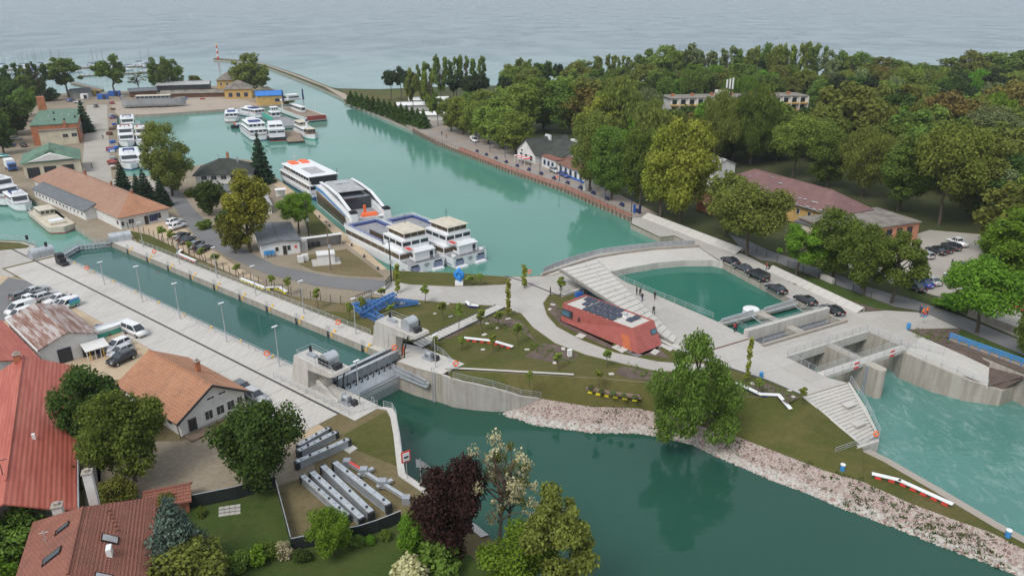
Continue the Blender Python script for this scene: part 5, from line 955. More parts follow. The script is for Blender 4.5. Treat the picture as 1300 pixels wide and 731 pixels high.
def tier(th, x0, x1, B, z, h, wall='hullwhite', win='glass', roof='hullwhite', wz=0.45, wh=0.42, step=1.8, gap=0.35, rake=0.0, over=0.25, name='deckhouse', rc=None, ends=True, round_=0.0):
    mb = MB(); r0 = rake; xs0, xs1 = x0, x1
    mb.add([(x0, -B/2, z), (x1, -B/2, z), (x1, B/2, z), (x0, B/2, z), (x0, -B/2, z+h), (x1-r0, -B/2, z+h), (x1-r0, B/2, z+h), (x0, B/2, z+h)], [(4, 5, 6, 7), (0, 1, 5, 4), (1, 2, 6, 5), (2, 3, 7, 6), (3, 0, 4, 7)])
    d = mb.part(name, M[wall], th, False); wb = MB(); n = max(1, int((x1-x0-r0-.4)/step)); st = (x1-x0-r0-.4)/n
    for k in range(n):
        for s in (-1, 1): wb.box((x0+.2+(k+.5)*st, s*(B/2), z+h*wz), (st-gap, 0.08, h*wh))
    if ends:
        m = max(1, int(B/step)); sb = B/m
        for k in range(m):
            wb.box((x0, -B/2+(k+.5)*sb, z+h*wz), (0.08, sb-gap, h*wh))
            if not rake: wb.box((x1, -B/2+(k+.5)*sb, z+h*wz), (0.08, sb-gap, h*wh))
    if rake: wb.add([(x1+.03-rake*.35, -B/2+.3, z+h*.35), (x1+.03-rake*.35, B/2-.3, z+h*.35), (x1+.03-rake*.9, B/2-.3, z+h*.9), (x1+.03-rake*.9, -B/2+.3, z+h*.9)], [(0, 1, 2, 3)])
    wb.part('windows', M[win], d, False)
    if roof: 
        rb = MB(); a0, a1, bb = x0-over, x1-r0+over, B/2+over
        rb.add([(a0, -bb, z+h), (a1, -bb, z+h), (a1, bb, z+h), (a0, bb, z+h), (a0+.2, -bb+.3, z+h+.18), (a1-.2, -bb+.3, z+h+.18), (a1-.2, bb-.3, z+h+.18), (a0+.2, bb-.3, z+h+.18)], [(3, 2, 1, 0), (4, 5, 6, 7), (0, 1, 5, 4), (1, 2, 6, 5), (2, 3, 7, 6), (3, 0, 4, 7)]); rb.part('roof', M[roof], d, False)
    return d
def srail(th, pts, h=1.0, mat='hullwhite'):
    mb = MB(); pts = [Vector(p) for p in pts]
    for a, b in zip(pts, pts[1:]):
        n = max(1, int((b-a).length/1.8))
        for k in range(n+1): p = a.lerp(b, k/n); mb.tube(p, p+Vector((0, 0, h)), .035, 4)
        for z in (.5*h, h): mb.tube(a+Vector((0, 0, z)), b+Vector((0, 0, z)), .035, 4)
    mb.part('guard_rail', M[mat], th, False)
def ship(name, label, c, rz, cat='ship', group=None, z=ZW): return thing(name, label, cat, (c.x, c.y, z), rz, group)
def box(th, name, mat, c, d, top=(1, 1)): return MB().box(c, d, 0, 0, top).part(name, M[mat], th, False)
nq = lambda rz: Vector((-math.sin(rz), math.cos(rz), 0))
# passenger ship with orange rafts
rz = R(-55.6); c = G(372, 239, 0)+nq(rz)*5.6+dirv(rz)*-3.5; th = ship('passenger_ship', 'white two-deck passenger ship with blue hull and four orange rafts on its roof', c, rz+math.pi)
hull(th, 33, 9.4, 1.9, 'hullwhite', 'hullblue', .28, 0, .6, .95); tier(th, -15, 11, 8.8, 1.7, 2.3, step=2.2); tier(th, -14.5, 9, 8.6, 4.2, 2.3, step=2.0, rake=1.6, roof='hullwhite', over=.5)
box(th, 'open_aft_deck', 'dark', (-14.8, 0, 4.4), (.8, 7.6, 1.9)); box(th, 'roof_panel', 'roof_pale', (-7.5, .3, 6.7), (9, 4.4, .06))
for x in (4.5, 7): 
    for y in (-1.7, 1.7):
        box(th, 'raft', 'orange', (x, y, 6.66), (1.9, 2.4, .45), (.85, .85))
MB().tube((9.5, 0, 6.5), (9.2, 0, 9), .07, 5).tube((9.3, -1, 8), (9.3, 1, 8), .04, 4).part('mast', M['hullwhite'], th, False); srail(th, [(11, -3.8, 1.7), (15, -1.2, 2.2), (15, 1.2, 2.2), (11, 3.8, 1.7)])
box(th, 'stern_platform', 'hullblue', (-16.9, 0, .1), (1.2, 8, 1.0))
# modern catamaran
rz = R(-61); c = G(416, 270, 0)+nq(rz)*6.2+dirv(rz)*2.4; th = ship('catamaran', 'modern white event catamaran with dark glazed flanks, blue stripe and orange lifeboat', c, rz)
for s in (-1, 1):
    mb = MB(); L_ = 31
    prof = [(-15.5, .2), (15, .2), (15.5, 2.2), (14.5, 4.0), (10, 4.6), (-12, 6.4), (-15, 6.0), (-15.5, 3)]
    ys = (s*3.6, s*5.5); va = [Vector((x, ys[0], z)) for x, z in prof]; vb = [Vector((x, ys[1], z*.98)) for x, z in prof]; n = len(prof)
    mb.add(va+vb, [tuple(range(n)) if s < 0 else tuple(range(n-1, -1, -1)), tuple(range(2*n-1, n-1, -1)) if s < 0 else tuple(range(n, 2*n))]+[((i, n+i, n+(i+1) % n, (i+1) % n) if s > 0 else (i, (i+1) % n, n+(i+1) % n, n+i)) for i in range(n)]); mb.part('hull', M['hullwhite'], th, False)
    mb = MB(); mb.add([(x, s*5.56, z) for x, z in ((-15, .6), (11, .6), (12.5, 1.6), (11, 3.4), (-14, 4.6), (-15, 4.2))], [tuple(range(6)) if s < 0 else tuple(range(5, -1, -1))]); mb.part('side_glazing', M['winbrown'], th, False)
    mb = MB(); mb.loft([[Vector((x, s*5.6, z)) for x, z in ((-15, 4.75), (-8, 4.9), (0, 4.3), (6, 3.9), (12, 3.5))], [Vector((x, s*5.6, z)) for x, z in ((-15, 5.7), (-8, 5.7), (0, 5.0), (6, 4.5), (12, 3.8))]][::s]); mb.part('blue_stripe', M['skyblue'], th, False)
    arch = [Vector((x, s*4.4, z)) for x, z in ((-13.5, 6.9), (-6, 7.15), (3, 6.9), (13.4, 4.7))]
    mb = MB(); 
    for a, b in zip(arch, arch[1:]): mb.beam(a, b, .75, .3)
    mb.part('roof_arch', M['hullwhite'], th, False)
    mb = MB().add([(x, s*4.35, z) for x, z in ((-13, 6.0), (12.6, 4.2), (3, 6.75), (-6, 7.0), (-13, 6.8))], [(0, 1, 2, 3, 4)]); mb.part('side_window', M['glass'], th, False)
    box(th, 'stern_pod', 'hullwhite', (14.4, s*4.3, .3), (2.6, 2.0, 4.6), (.7, .8)); box(th, 'pod_cap', 'dark', (14.3, s*4.3, 4.9), (2.0, 1.7, .5)); MB().lathe((14.4, s*4.3, 5.4), [(.7, 0), (.75, .12), (.7, .2)], 12).part('fender_ring', M['black'], th, False)
box(th, 'main_deck', 'deckgrey', (0, 0, 2.9), (29, 8.6, .25)); box(th, 'saloon', 'glass', (-4, 0, 3.1), (18, 7.0, 3.2)); box(th, 'roof', 'roof_pale', (-6, 0, 6.9), (13, 7.4, .3), (.97, .9)); box(th, 'roof_hatch', 'galv', (-9, 0, 7.2), (3, 4, .25))
box(th, 'stern_door', 'hullwhite', (13.6, 0, 1.3), (1.2, 7.0, 2.1)); box(th, 'stern_slot', 'dark', (14.25, 0, 1.0), (.2, 6.4, .9)); box(th, 'underside', 'hullblack', (0, 0, .3), (28, 7.4, 1.2))
MB().tube((-12, 0, 7.9), (-12.4, 0, 10.4), .08, 5).part('mast', M['dark'], th, False); box(th, 'lifeboat', 'orange', (13.2, .2, 3.5), (1.5, 4.2, .8), (.6, .85)); box(th, 'lifeboat_davit', 'orange', (12.8, -.8, 4.2), (.5, .6, 2.0))
# twin ferries seen from the stern
def ferry(label, c, rz, raft):
    th = ship('ferry', label, c, rz, 'ferry', 'twin stern-on ferries'); hull(th, 33, 10.4, 2.6, 'hullwhite', 'hullwhite', 0, .12, 0, .35)
    d = tier(th, -15, 12.5, 9.8, 2.3, 2.2, win='winbrown', step=3.2, gap=.15, wz=.3, wh=.5, roof=None)
    box(th, 'sun_deck', 'deckgrey', (-6, 0, 4.5), (20, 9.0, .1)); srail(th, [(4, -4.7, 4.55), (-15.6, -4.7, 4.55), (-15.6, 4.7, 4.55), (4, 4.7, 4.55)])
    for s in (-1, 1): box(th, 'bench_row', 'hullblue', (-6, s*4.1, 4.6), (17, 1.0, .5))
    for s in (-1, 1): box(th, 'bulwark', 'hullwhite', (-6, s*4.75, 4.4), (19.6, .12, .8))
    box(th, 'bulwark', 'hullwhite', (-15.7, 0, 4.4), (.12, 9.5, .8)); box(th, 'bench_row', 'hullblue', (-14.2, 0, 4.6), (1.2, 7, .5)); box(th, 'sun_deck_house', 'winbrown', (-1, -2.7, 4.6), (9, .3, 1.2))
    tier(th, 3, 12, 7.4, 4.5, 2.5, step=2.4, wz=.5, wh=.35, roof=None, name='upper_house'); tier(th, 4.2, 11.5, 5.6, 7.0, 1.7, win='winbrown', roof='decktan', wz=.3, wh=.55, step=1.8, gap=.12, over=.5, name='wheelhouse')
    box(th, 'aft_house', 'hullwhite', (13.4, .6, 2.6), (3.2, 5.6, 2.1)); box(th, 'aft_roof', 'hullwhite', (13.4, .6, 4.7), (3.6, 6.0, .15)); box(th, 'aft_door', 'dark', (15.02, 2.4, 2.7), (.06, .9, 1.7)); box(th, 'aft_window', 'winbrown', (13.4, -2.24, 3.4), (1.4, .06, .8))
    mb = MB()
    for s in (-1, 1):
        for k in range(4): mb.box((16.52, s*3.2, .75+k*.32), (.06, 2.6, .16))
        for k in range(4): mb.box((14.6, s*5.0, .75+k*.32), (2.2, .06, .16))
    mb.part('blue_stripes', M['hullblue'], th, False)
    for s in (-1, 1): box(th, 'stern_window', 'glass', (16.55, s*3.3, 1.95), (.06, 2.0, .4)); box(th, 'stern_pontoon', 'hullwhite', (16.9, s*2.9, -.3), (1.4, 3.0, .8))
    MB().add([(16.56, -.9, 2.0), (16.56, 0, 1.1), (16.56, .9, 2.0), (16.56, 0, 2.3)], [(0, 1, 2, 3)]).part('emblem', M['hullgrey'], th, False)
    b = box(th, 'dinghy', 'hullwhite', (12.6, -2.6, 4.8), (2.8, 1.1, .5), (1.1, 1.2)); box(th, 'dinghy_stripe', 'red', (12.6, -2.6, 5.2), (2.9, 1.2, .12))
    MB().tube((5, 1.5, 8.8), (5, 1.5, 11.2), .06, 5).tube((5, .8, 10.4), (5, 2.2, 10.4), .03, 4).part('mast', M['dark'], th, False); srail(th, [(16.2, -5, 2.6), (16.2, 5, 2.6)])
    th.scale = (.9, .9, .92)
    if raft: box(th, 'raft_canister', 'white', (15.5, -4.2, 2.6), (1.2, .7, .6)); box(th, 'raft_canister', 'white', (15.5, 4.2, 2.6), (1.2, .7, .6))
    return th
rz = R(-51); c = G(470, 322, 0)+nq(rz)*5.2+dirv(rz)*0.4
ferry('white ferry with blue benches moored along the sandy ship quay', c, rz, False); ferry('white ferry lying outside the other one on the open canal side', c+nq(rz)*9.4+dirv(rz)*2.2, rz+R(2), True)
# generic motor boats
def boat(label, c, rz, L, B, mat='hullwhite', boot='hullblue', tiers=1, roof='hullwhite', group=None, name='motor_boat', z=ZW, canopy=None, bow=.35):
    th = ship(name, label, c, rz, 'boat', group, z); hull(th, L, B, 1.3+.02*L, mat, boot, bow, .08, .5, .4); zz = 1.2+.02*L; x0, x1 = -L*.36, L*.22
    for k in range(tiers): tier(th, x0+k*L*.05, x1-k*L*.08, B*.82-k*.3, zz+k*2.1, 2.0, step=1.5, rake=.9, roof=roof, over=.3)
    zt = zz+tiers*2.1; MB().tube((x1-1.5, 0, zt), (x1-1.7, 0, zt+2.6), .05, 5).tube((x1-1.6, -.7, zt+1.6), (x1-1.6, .7, zt+1.6), .03, 4).part('mast', M['hullgrey'], th, False)
    box(th, 'bridge', 'hullwhite', (x1-L*.1-tiers, 0, zt), (2.4, B*.5, .9), (.8, .8)); srail(th, [(x1, -B*.38, zz), (L*.40, -B*.2, zz+.4), (L*.40, B*.2, zz+.4), (x1, B*.38, zz)], .9)
    for k in range(3): box(th, 'seat_row', canopy or 'hullblue', (-L*.2+k*1.6, 0, zt+.05), (.6, B*.55, .5))
    for s in (-1, 1): box(th, 'life_ring_rack', 'orange', (x0+1, s*B*.42, zz+.5), (.6, .12, .6))
    return th
rzb = head(163, 216, 157, 152)+math.pi
for x, y, L, B, t_, lab in ((166, 207, 26, 6.8, 1, 'white excursion boat with blue seats, stern to the spruces, tied to the yard quay'), (187, 207, 25, 6.6, 1, 'white excursion boat with blue seats half hidden by the big poplar'), (162, 181, 24, 6.4, 2, 'white boat with red seats moored ahead of the excursion boats at the yard quay'), (183, 181, 22, 6.2, 2, 'cream-canopied boat lying outside the red-seated boat'), (163, 160, 22, 6.2, 1, 'white boat with a bright blue tarpaulin at the head of the yard quay')):
    boat(lab, G(x, y, ZW), rzb, L, B, tiers=t_, canopy='hullred' if 'red' in lab else None, roof='decktan' if 'cream' in lab else 'hullwhite')
boat('white catamaran bow at the stone quay beside the blue truck', G(-2, 252, ZW), head(-20, 238, 8, 258)+.2, 26, 9, tiers=2, boot='hullblack', bow=.25)
boat('small white passenger boat with an open foredeck between catamaran and work barge', G(25, 262, ZW), head(10, 250, 40, 272), 15, 5, 'hullwhite', 'hullgrey')
rz = head(45, 258, 88, 291); th = ship('work_barge', 'rusty cream work barge with a low cabin moored below the grey-roofed annex', G(66, 283, ZW), rz, 'barge'); hull(th, 25, 6.2, 1.5, 'decktan', 'hullred', .12, .1, .3, .3, 'decktan')
tier(th, -7.5, -2.5, 3.4, 1.3, 1.7, wall='decktan', roof='decktan', step=1.0); box(th, 'hatch', 'decktan', (3, 0, 1.2), (9, 3.6, .6)); box(th, 'hatch_cover', 'hullwhite', (5.5, 0, 1.8), (2.4, 3.0, .3)); box(th, 'engine', 'dark', (-9.4, 0, 1.2), (1.6, 2.4, 1.0)); srail(th, [(-11.5, -2.4, 1.3), (-8, -2.8, 1.3)])
# hauled-out ship on the slipway
th = ship('hauled_out_ship', 'grey hull of an old ship standing on cradles on the beach', G(197, 136, 0), head(167, 136.6, 229, 134.6), z=1.4); hull(th, 30, 6, 2.6, 'hullgrey', 'hullgrey', .3, .1, .8, .3, 'deckbrown'); tier(th, -8, 8, 4.2, 2.4, 2.0, wall='hullgrey', roof='decktan')
for k in range(6): box(th, 'cradle', 'rust', (-11+k*4.2, 0, -1.4), (.7, 4.2, 1.4), (1, .7))
# cluster at the harbour mouth
boat('white motor boat with a red waterline, stern to the harbour, beside the beach', G(295, 151, ZW), head(295, 152, 297, 130), 22, 6.4, boot='hullred')
boat('white motor yacht between the red-lined boat and the ochre shed', G(319, 147, ZW), head(330, 150, 305, 138)+.3, 22, 6.5)
rz = head(306, 155, 338, 179); th = boat('tall white two-deck excursion boat with a flat roof and open upper deck', G(322, 171, ZW), rz+math.pi, 32, 8.2, tiers=2, roof='hullwhite', name='excursion_boat')
rz = head(345, 163, 352, 181); th = ship('pusher_tug', 'square white tug with black hull and red boot beside the wooden pontoon', G(351, 174, ZW), rz, 'tug'); hull(th, 20, 7, 1.6, 'hullblack', 'hullred', 0, 0, 0, .3); tier(th, -6, 7.6, 6.2, 1.3, 3.0, step=2.4, wz=.55, wh=.25, roof='hullwhite'); tier(th, -4, 5, 5.2, 4.3, 1.6, roof='hullwhite', step=2); box(th, 'push_knee', 'hullwhite', (9.6, 0, .3), (.8, 5.2, 1.4))
rz = head(362, 158, 378, 182); th = ship('pontoon', 'brown wooden work pontoon with a rail of posts beside the white tug', G(372, 175, ZW), rz, 'pontoon'); box(th, 'float', 'hullblack', (0, 0, -.5), (26, 6.5, 1.1)); box(th, 'deck', 'deckbrown', (0, 0, .62), (26, 6.5, .25))
for k in range(7): box(th, 'post', 'dark', (-12+k*4, 3.0, .8), (.18, .18, 1.2))
rz = head(372, 152, 402, 172)+R(4); th = ship('old_steamer', 'small old white passenger ship with cream cabin and blue-topped funnel outside the pontoon', G(389, 172, ZW), rz); hull(th, 24, 5.6, 1.6, 'hullwhite', 'hullteal', .3, .12, .7, .4, 'decktan'); tier(th, -9, 4, 4.4, 1.4, 1.9, step=1.3, roof='hullwhite'); tier(th, -8.5, -2, 4.2, 3.4, 1.8, wall='decktan', roof='decktan', step=1.5); tier(th, 4.5, 8, 3.2, 1.5, 2.2, wall='wood', roof='decktan', step=1.0); MB().tube((2, 0, 3.3), (2, 0, 6.0), .45, 10).part('funnel', M['hullwhite'], th, False); MB().tube((2, 0, 6.0), (2, 0, 6.9), .46, 10).part('funnel_top', M['hullblue'], th, False)
rz = head(362, 136, 404, 151); th = ship('car_ferry', 'open-decked car ferry with white bulwarks, dark red ramp and bridge gantry', G(384, 148, ZW), rz, 'ferry'); hull(th, 38, 11, 2.4, 'hullwhite', 'hullblack', 0, 0, 0, .5, 'deckbrown'); box(th, 'ramp', 'hullred', (19.05, 0, .9), (.3, 9, 1.9)); tier(th, -14, 2, 2.2, 2.2, 2.4, step=2.2); box(th, 'gantry', 'hullwhite', (-12, 0, 6.4), (2.2, 11.6, .8)); box(th, 'bridge_house', 'hullwhite', (-12, 0, 7.2), (4, 4.6, 1.6), (1.2, 1.2)); box(th, 'bridge_roof', 'hullwhite', (-12, 0, 8.9), (4.6, 5.4, .3)); box(th, 'bridge_window', 'glass', (-12, 0, 7.7), (4.3, 4.9, .8), (1.08, 1.08))
for s in (-1, 1): MB().tube((-12, s*5.4, 2), (-12, s*5.4, 7), .25, 6).part('gantry_leg', M['hullwhite'], th, False); MB().tube((-11, s*5.0, 6.5), (-11, s*5.0, 11.5), .5, 8, .3).part('funnel', M['navy'], th, False)
MB().tube((5, 5, 2.4), (5, 5, 10), .1, 5).part('mast', M['hullwhite'], th, False)
rz = head(336, 138, 372, 155); th = ship('deck_barge', 'flat grey deck barge with a sea-green side fence behind the pontoon', G(358, 157, ZW), rz, 'barge'); hull(th, 34, 9, 1.6, 'hullgrey', 'hullblack', 0, 0, 0, .4, 'deckgrey'); box(th, 'green_fence', 'hullteal', (-6, -4.6, 1.5), (18, .2, 2.0)); tier(th, -14, -9, 4, 1.5, 2.4, roof='hullwhite'); tier(th, -13, -10, 3, 4, 2, roof='hullwhite', step=1)
# sailing boats and jetties in the marina
slo = ship('sail_boat', 'small sailing boat with a bare mast berthed at the marina jetties', G(20, 88, ZW), 0.3, 'sailing boat', 'sailing boats in the marina')
hull(slo, 9, 2.8, .9, 'hullwhite', 'hullblue', .6, .1, .3, .2); box(slo, 'cabin', 'hullwhite', (.5, 0, .6), (3.6, 1.7, .7), (.85, .8)); MB().tube((.6, 0, .6), (.6, 0, 11.5), .13, 5, .09).tube((.6, 0, 2.2), (-3.4, 0, 2.0), .12, 5).part('mast', M['hullgrey'], slo, False); box(slo, 'sail_cover', 'hullblue', (-1.4, 0, 2.2), (3.4, .3, .35))
rnd = random.Random(11)
for k in range(46):
    x = rnd.uniform(-10, 195); y = (86.5 if k % 2 else 93)-x*.012+rnd.uniform(-2.2, 2.5); s = rnd.uniform(.8, 1.35)
    if x > 120 and y > 92: continue
    clone(slo, G(x, y, ZW), rnd.choice((.4, 3.5))+rnd.uniform(-.15, .15), (s, s, s*rnd.uniform(.9, 1.15)))
for x0, y0, x1, y1, lab in ((-10, 89, 192, 84, 'long floating jetty of the marina nearest the open lake'), (100, 97, 192, 92, 'short inner jetty of the marina behind the yard trees'), (92, 106, 130, 115, 'oblique gangway from the yard to the marina')):
    a, b = G(x0, y0, ZW+.4), G(x1, y1, ZW+.4); th = thing('jetty', lab, 'jetty', a); MB().beam(a, b, 2.4, .5).part('deck', M['wood'], th); P = MB()
    for k in range(16): p = a.lerp(b, k/15); P.tube(p+Vector((0, 1.3, -1.5)), p+Vector((0, 1.3, 1.6)), .15, 5)
    P.part('pile', M['dark'], th)['kind'] = 'stuff'
th = ship('rowing_boat', 'small red rowing boat tied behind the stern of the outer ferry', G(546, 337, ZW), head(536, 330, 550, 341), 'boat'); hull(th, 4.6, 1.6, .6, 'hullred', 'hullred', .5, .1, .2, .2, 'deckbrown'); box(th, 'thwart', 'wood', (0, 0, .4), (.3, 1.3, .08)); box(th, 'outboard', 'navy', (-2.4, 0, .4), (.4, .4, .8))
boat('dark blue dinghy beside the excursion boat with the flat roof', G(301, 163, ZW), .4, 5, 2, 'hullblack', 'hullblack', tiers=0, name='dinghy')
# lighthouse and boats out on the lake
p = G(277, 75.3); th = thing('lighthouse', 'slender red and white banded lighthouse at the tip of the mole', 'lighthouse', p)
for k in range(5): MB().lathe(p+Vector((0, 0, k*2.2)), [(.85-k*.07, 0), (.78-k*.07, 2.2)], 12).part('tower_band', M['white' if k % 2 else 'red'], th)
MB().lathe(p+Vector((0, 0, 11)), [(.8, 0), (.8, .2), (.4, .25), (.4, 1.3), (.55, 1.4), (.1, 2.0)], 10).part('lantern', M['amber'], th)
# ------------------------------------------------------------------ vehicles
_pc = {}
def paint(c):
    if c not in _pc:
        t = NT('car_paint_%d' % len(_pc)); t.col(c); t.b.inputs['Coat Weight'].default_value = 0.6; t.b.inputs['Coat Roughness'].default_value = 0.08; _pc[c] = t.done(0.35)
    return _pc[c]
t = NT('tail_light'); t.col((0.45, 0.02, 0.02)); M['taillight'] = t.done(0.3); t = NT('head_light'); t.col((0.7, 0.72, 0.75)); M['headlight'] = t.done(0.15)
CT = {  # length, width, height, lower profile (x fraction, z), cabin profile (x fraction, z); x from rear 0 to front 1
    'sedan': (5.0, 1.88, 1.46, [(0, .45), (.02, .88), (.10, .98), (.24, 1.0), (.66, .98), (.94, .80), (1, .55), (.99, .32), (.01, .32)], [(.14, .98), (.30, 1.42), (.50, 1.46), (.70, .97)]),
    'hatch': (4.1, 1.78, 1.5, [(0, .5), (.01, .95), (.06, 1.0), (.68, 1.0), (.95, .82), (1, .55), (.99, .32), (.01, .32)], [(.03, 1.0), (.12, 1.46), (.52, 1.5), (.74, 1.0)]),
    'wagon': (4.7, 1.82, 1.5, [(0, .5), (.01, .95), (.05, 1.0), (.66, .98), (.95, .80), (1, .55), (.99, .32), (.01, .32)], [(.02, 1.0), (.10, 1.46), (.50, 1.5), (.71, .98)]),
    'suv': (4.6, 1.9, 1.7, [(0, .55), (.01, 1.08), (.05, 1.14), (.68, 1.12), (.95, .98), (1, .65), (.99, .38), (.01, .38)], [(.03, 1.12), (.11, 1.64), (.50, 1.7), (.72, 1.12)]),
    'van': (5.1, 1.98, 2.0, [(0, .5), (.0, 1.12), (.02, 1.2), (.84, 1.16), (.97, .95), (1, .6), (.99, .36), (.01, .36)], [(.01, 1.2), (.03, 1.95), (.64, 2.0), (.86, 1.16)]),
    'minibus': (5.2, 1.98, 2.0, [(0, .5), (.0, 1.12), (.02, 1.2), (.84, 1.16), (.97, .95), (1, .6), (.99, .36), (.01, .36)], [(.01, 1.2), (.03, 1.95), (.64, 2.0), (.86, 1.16)]),
    'smallvan': (4.5, 1.85, 1.85, [(0, .5), (.0, 1.05), (.02, 1.1), (.76, 1.08), (.96, .9), (1, .55), (.99, .34), (.01, .34)], [(.01, 1.1), (.02, 1.8), (.56, 1.85), (.78, 1.08)]),
    'pickup': (5.2, 1.9, 1.8, [(0, .6), (.0, 1.1), (.36, 1.12), (.72, 1.12), (.95, 1.0), (1, .65), (.99, .42), (.01, .42)], [(.38, 1.12), (.40, 1.74), (.60, 1.8), (.74, 1.12)])}
_cm = {}
def carmesh(kind, col):
    k = (kind, col)
    if k in _cm: return _cm[k]
    L, W_, Hh, lo, cab = CT[kind]; mb = MB(); n = len(lo)
    def ring(prof, y, yin=0.0): return [Vector(((x-.5)*L, y, z)) for x, z in prof]
    def body(prof, w0, w1, m):                    # sides lean in towards the top
        zmin, zmax = min(z for _, z in prof), max(z for _, z in prof); n = len(prof); vs = []
        for s in (-1, 1):
            for x, z in prof:
                t_ = (z-zmin)/(zmax-zmin); end = 1-.10*max(0, abs(x-.5)*2-.86)/.14; vs.append(((x-.5)*L, s*(w0+(w1-w0)*t_)/2*end, z))
        b = MB(); b.add(vs, [tuple(range(n)), tuple(range(2*n-1, n-1, -1))]+[(i, n+i, n+(i+1) % n, (i+1) % n) for i in range(n)]); return b
    b = body(lo, W_, W_*.96, 0)
    roofz = cab[1][1]
    bm = bmesh.new(); me = b.mesh('body', paint(col)); bm.from_mesh(me); bmesh.ops.recalc_face_normals(bm, faces=bm.faces); bmesh.ops.bevel(bm, geom=[e for e in bm.edges], offset=.05, segments=2, affect='EDGES', clamp_overlap=True); bm.to_mesh(me); bm.free()
    me.polygons.foreach_set('use_smooth', [True]*len(me.polygons))
    g = body(cab, W_*.92, W_*.72, 0); gm = g.mesh('cabin', M['glass']); bm = bmesh.new(); bm.from_mesh(gm); bmesh.ops.recalc_face_normals(bm, faces=bm.faces); bm.to_mesh(gm); bm.free()
    (ax, az), (bx, bz), (cx_, cz), (dx, dz) = cab; r = MB()
    r.add([((bx-.5)*L-.05, s*W_*.365, bz+.01) for s in (-1, 1)]+[((cx_-.5)*L+.12, s*W_*.36, cz+.01) for s in (-1, 1)]+[((bx-.5)*L-.05, s*W_*.37, bz-.06) for s in (-1, 1)]+[((cx_-.5)*L+.14, s*W_*.37, cz-.06) for s in (-1, 1)], [(0, 2, 3, 1), (0, 4, 6, 2), (3, 7, 5, 1), (2, 6, 7, 3), (1, 5, 4, 0)])
    for s in (-1, 1):
        for (x0, z0), (x1, z1) in (((ax, az), (bx, bz)), ((cx_, cz), (dx, dz))):
            r.beam(((x0-.5)*L, s*(W_*.465 if z0 < z1 else W_*.37), z0), ((x1-.5)*L, s*(W_*.37 if z0 < z1 else W_*.465), z1), .09, .09)
        xm = (bx+cx_)/2; r.beam(((xm-.5)*L, s*W_*.465, az), ((xm-.5)*L, s*W_*.37, bz), .1, .06)
    if kind in ('van', 'smallvan'):
        for s in (-1, 1): r.add([((x-.5)*L, s*(W_*.475 if z < 1.3 else W_*.39), z) for x, z in ((.02, 1.12), (.44, 1.12), (.42, roofz-.02), (.03, roofz-.02))], [(0, 1, 2, 3)] if s < 0 else [(3, 2, 1, 0)])
    rm = r.mesh('roof', paint(col))
    w = MB(); w.tube((0, -.11, 0), (0, .11, 0), .33, 14); wm = w.mesh('wheel', M['black']); h = MB().tube((0, -.12, 0), (0, .12, 0), .2, 10).mesh('rim', M['galv'])
    hl = MB().box((0, 0, -.07), (.12, .38, .14)).mesh('headlight', M['headlight']); tl = MB().box((0, 0, -.08), (.1, .34, .16)).mesh('taillight', M['taillight'])
    pl = MB().box((0, 0, -.05), (.05, .5, .11)).mesh('number_plate', M['white'])
    _cm[k] = (me, gm, rm, wm, h, hl, tl, pl); return _cm[k]
def car(kind, col, x, y, ang, label, group, name='parked_car', z=0.06, cat='car', deco=None):
    p = G(x, y, z) if not isinstance(x, Vector) else x
    th = thing(name, label, cat, p, ang, group); me, gm, rm, wm, h, hl, tl, pl = carmesh(kind, col); L, W_, Hh, lo, cab = CT[kind]
    ob('body', me, th); c = ob('cabin', gm, th); ob('roof', rm, th)
    for sx in (-.31, .31):
        for s in (-1, 1): w = ob('wheel', wm, th, (sx*L, s*(W_/2-.1), .33)); ob('rim', h, w)
    for s in (-1, 1): ob('headlight', hl, th, (L*.475, s*W_*.34, .72)); ob('taillight', tl, th, (-L*.492, s*W_*.37, .85))
    ob('number_plate', pl, th, (-L*.5, 0, .6))
    if deco: deco(th, L, W_)
    return th
BLK, GRY, SIL, WHT, RED, BLU, DGR = (0.012, 0.013, 0.015), (0.10, 0.105, 0.11), (0.42, 0.43, 0.44), (0.72, 0.72, 0.72), (0.42, 0.03, 0.025), (0.02, 0.06, 0.30), (0.035, 0.04, 0.045)
a = head(917, 330, 1055, 395)+math.pi
for k, (x, y, kd, col, lab) in enumerate(((927, 334, 'sedan', BLK, 'black limousine at the promenade end of the row beside the green pool'), (943, 343, 'sedan', DGR, 'dark grey-black limousine between the first limousine and the black van'), (962, 354, 'minibus', BLK, 'black people carrier in the row of limousines beside the green pool'), (985, 369.5, 'sedan', BLK, 'black limousine just behind the black people carrier near the weir intake'), (1022, 384, 'sedan', BLK, 'black limousine beside the intake railing of the weir'), (1056, 396.5, 'sedan', BLK, 'black limousine at the end of the raised white weir beam'))):
    car(kd, col, x, y, a, lab, 'black cars beside the pool')
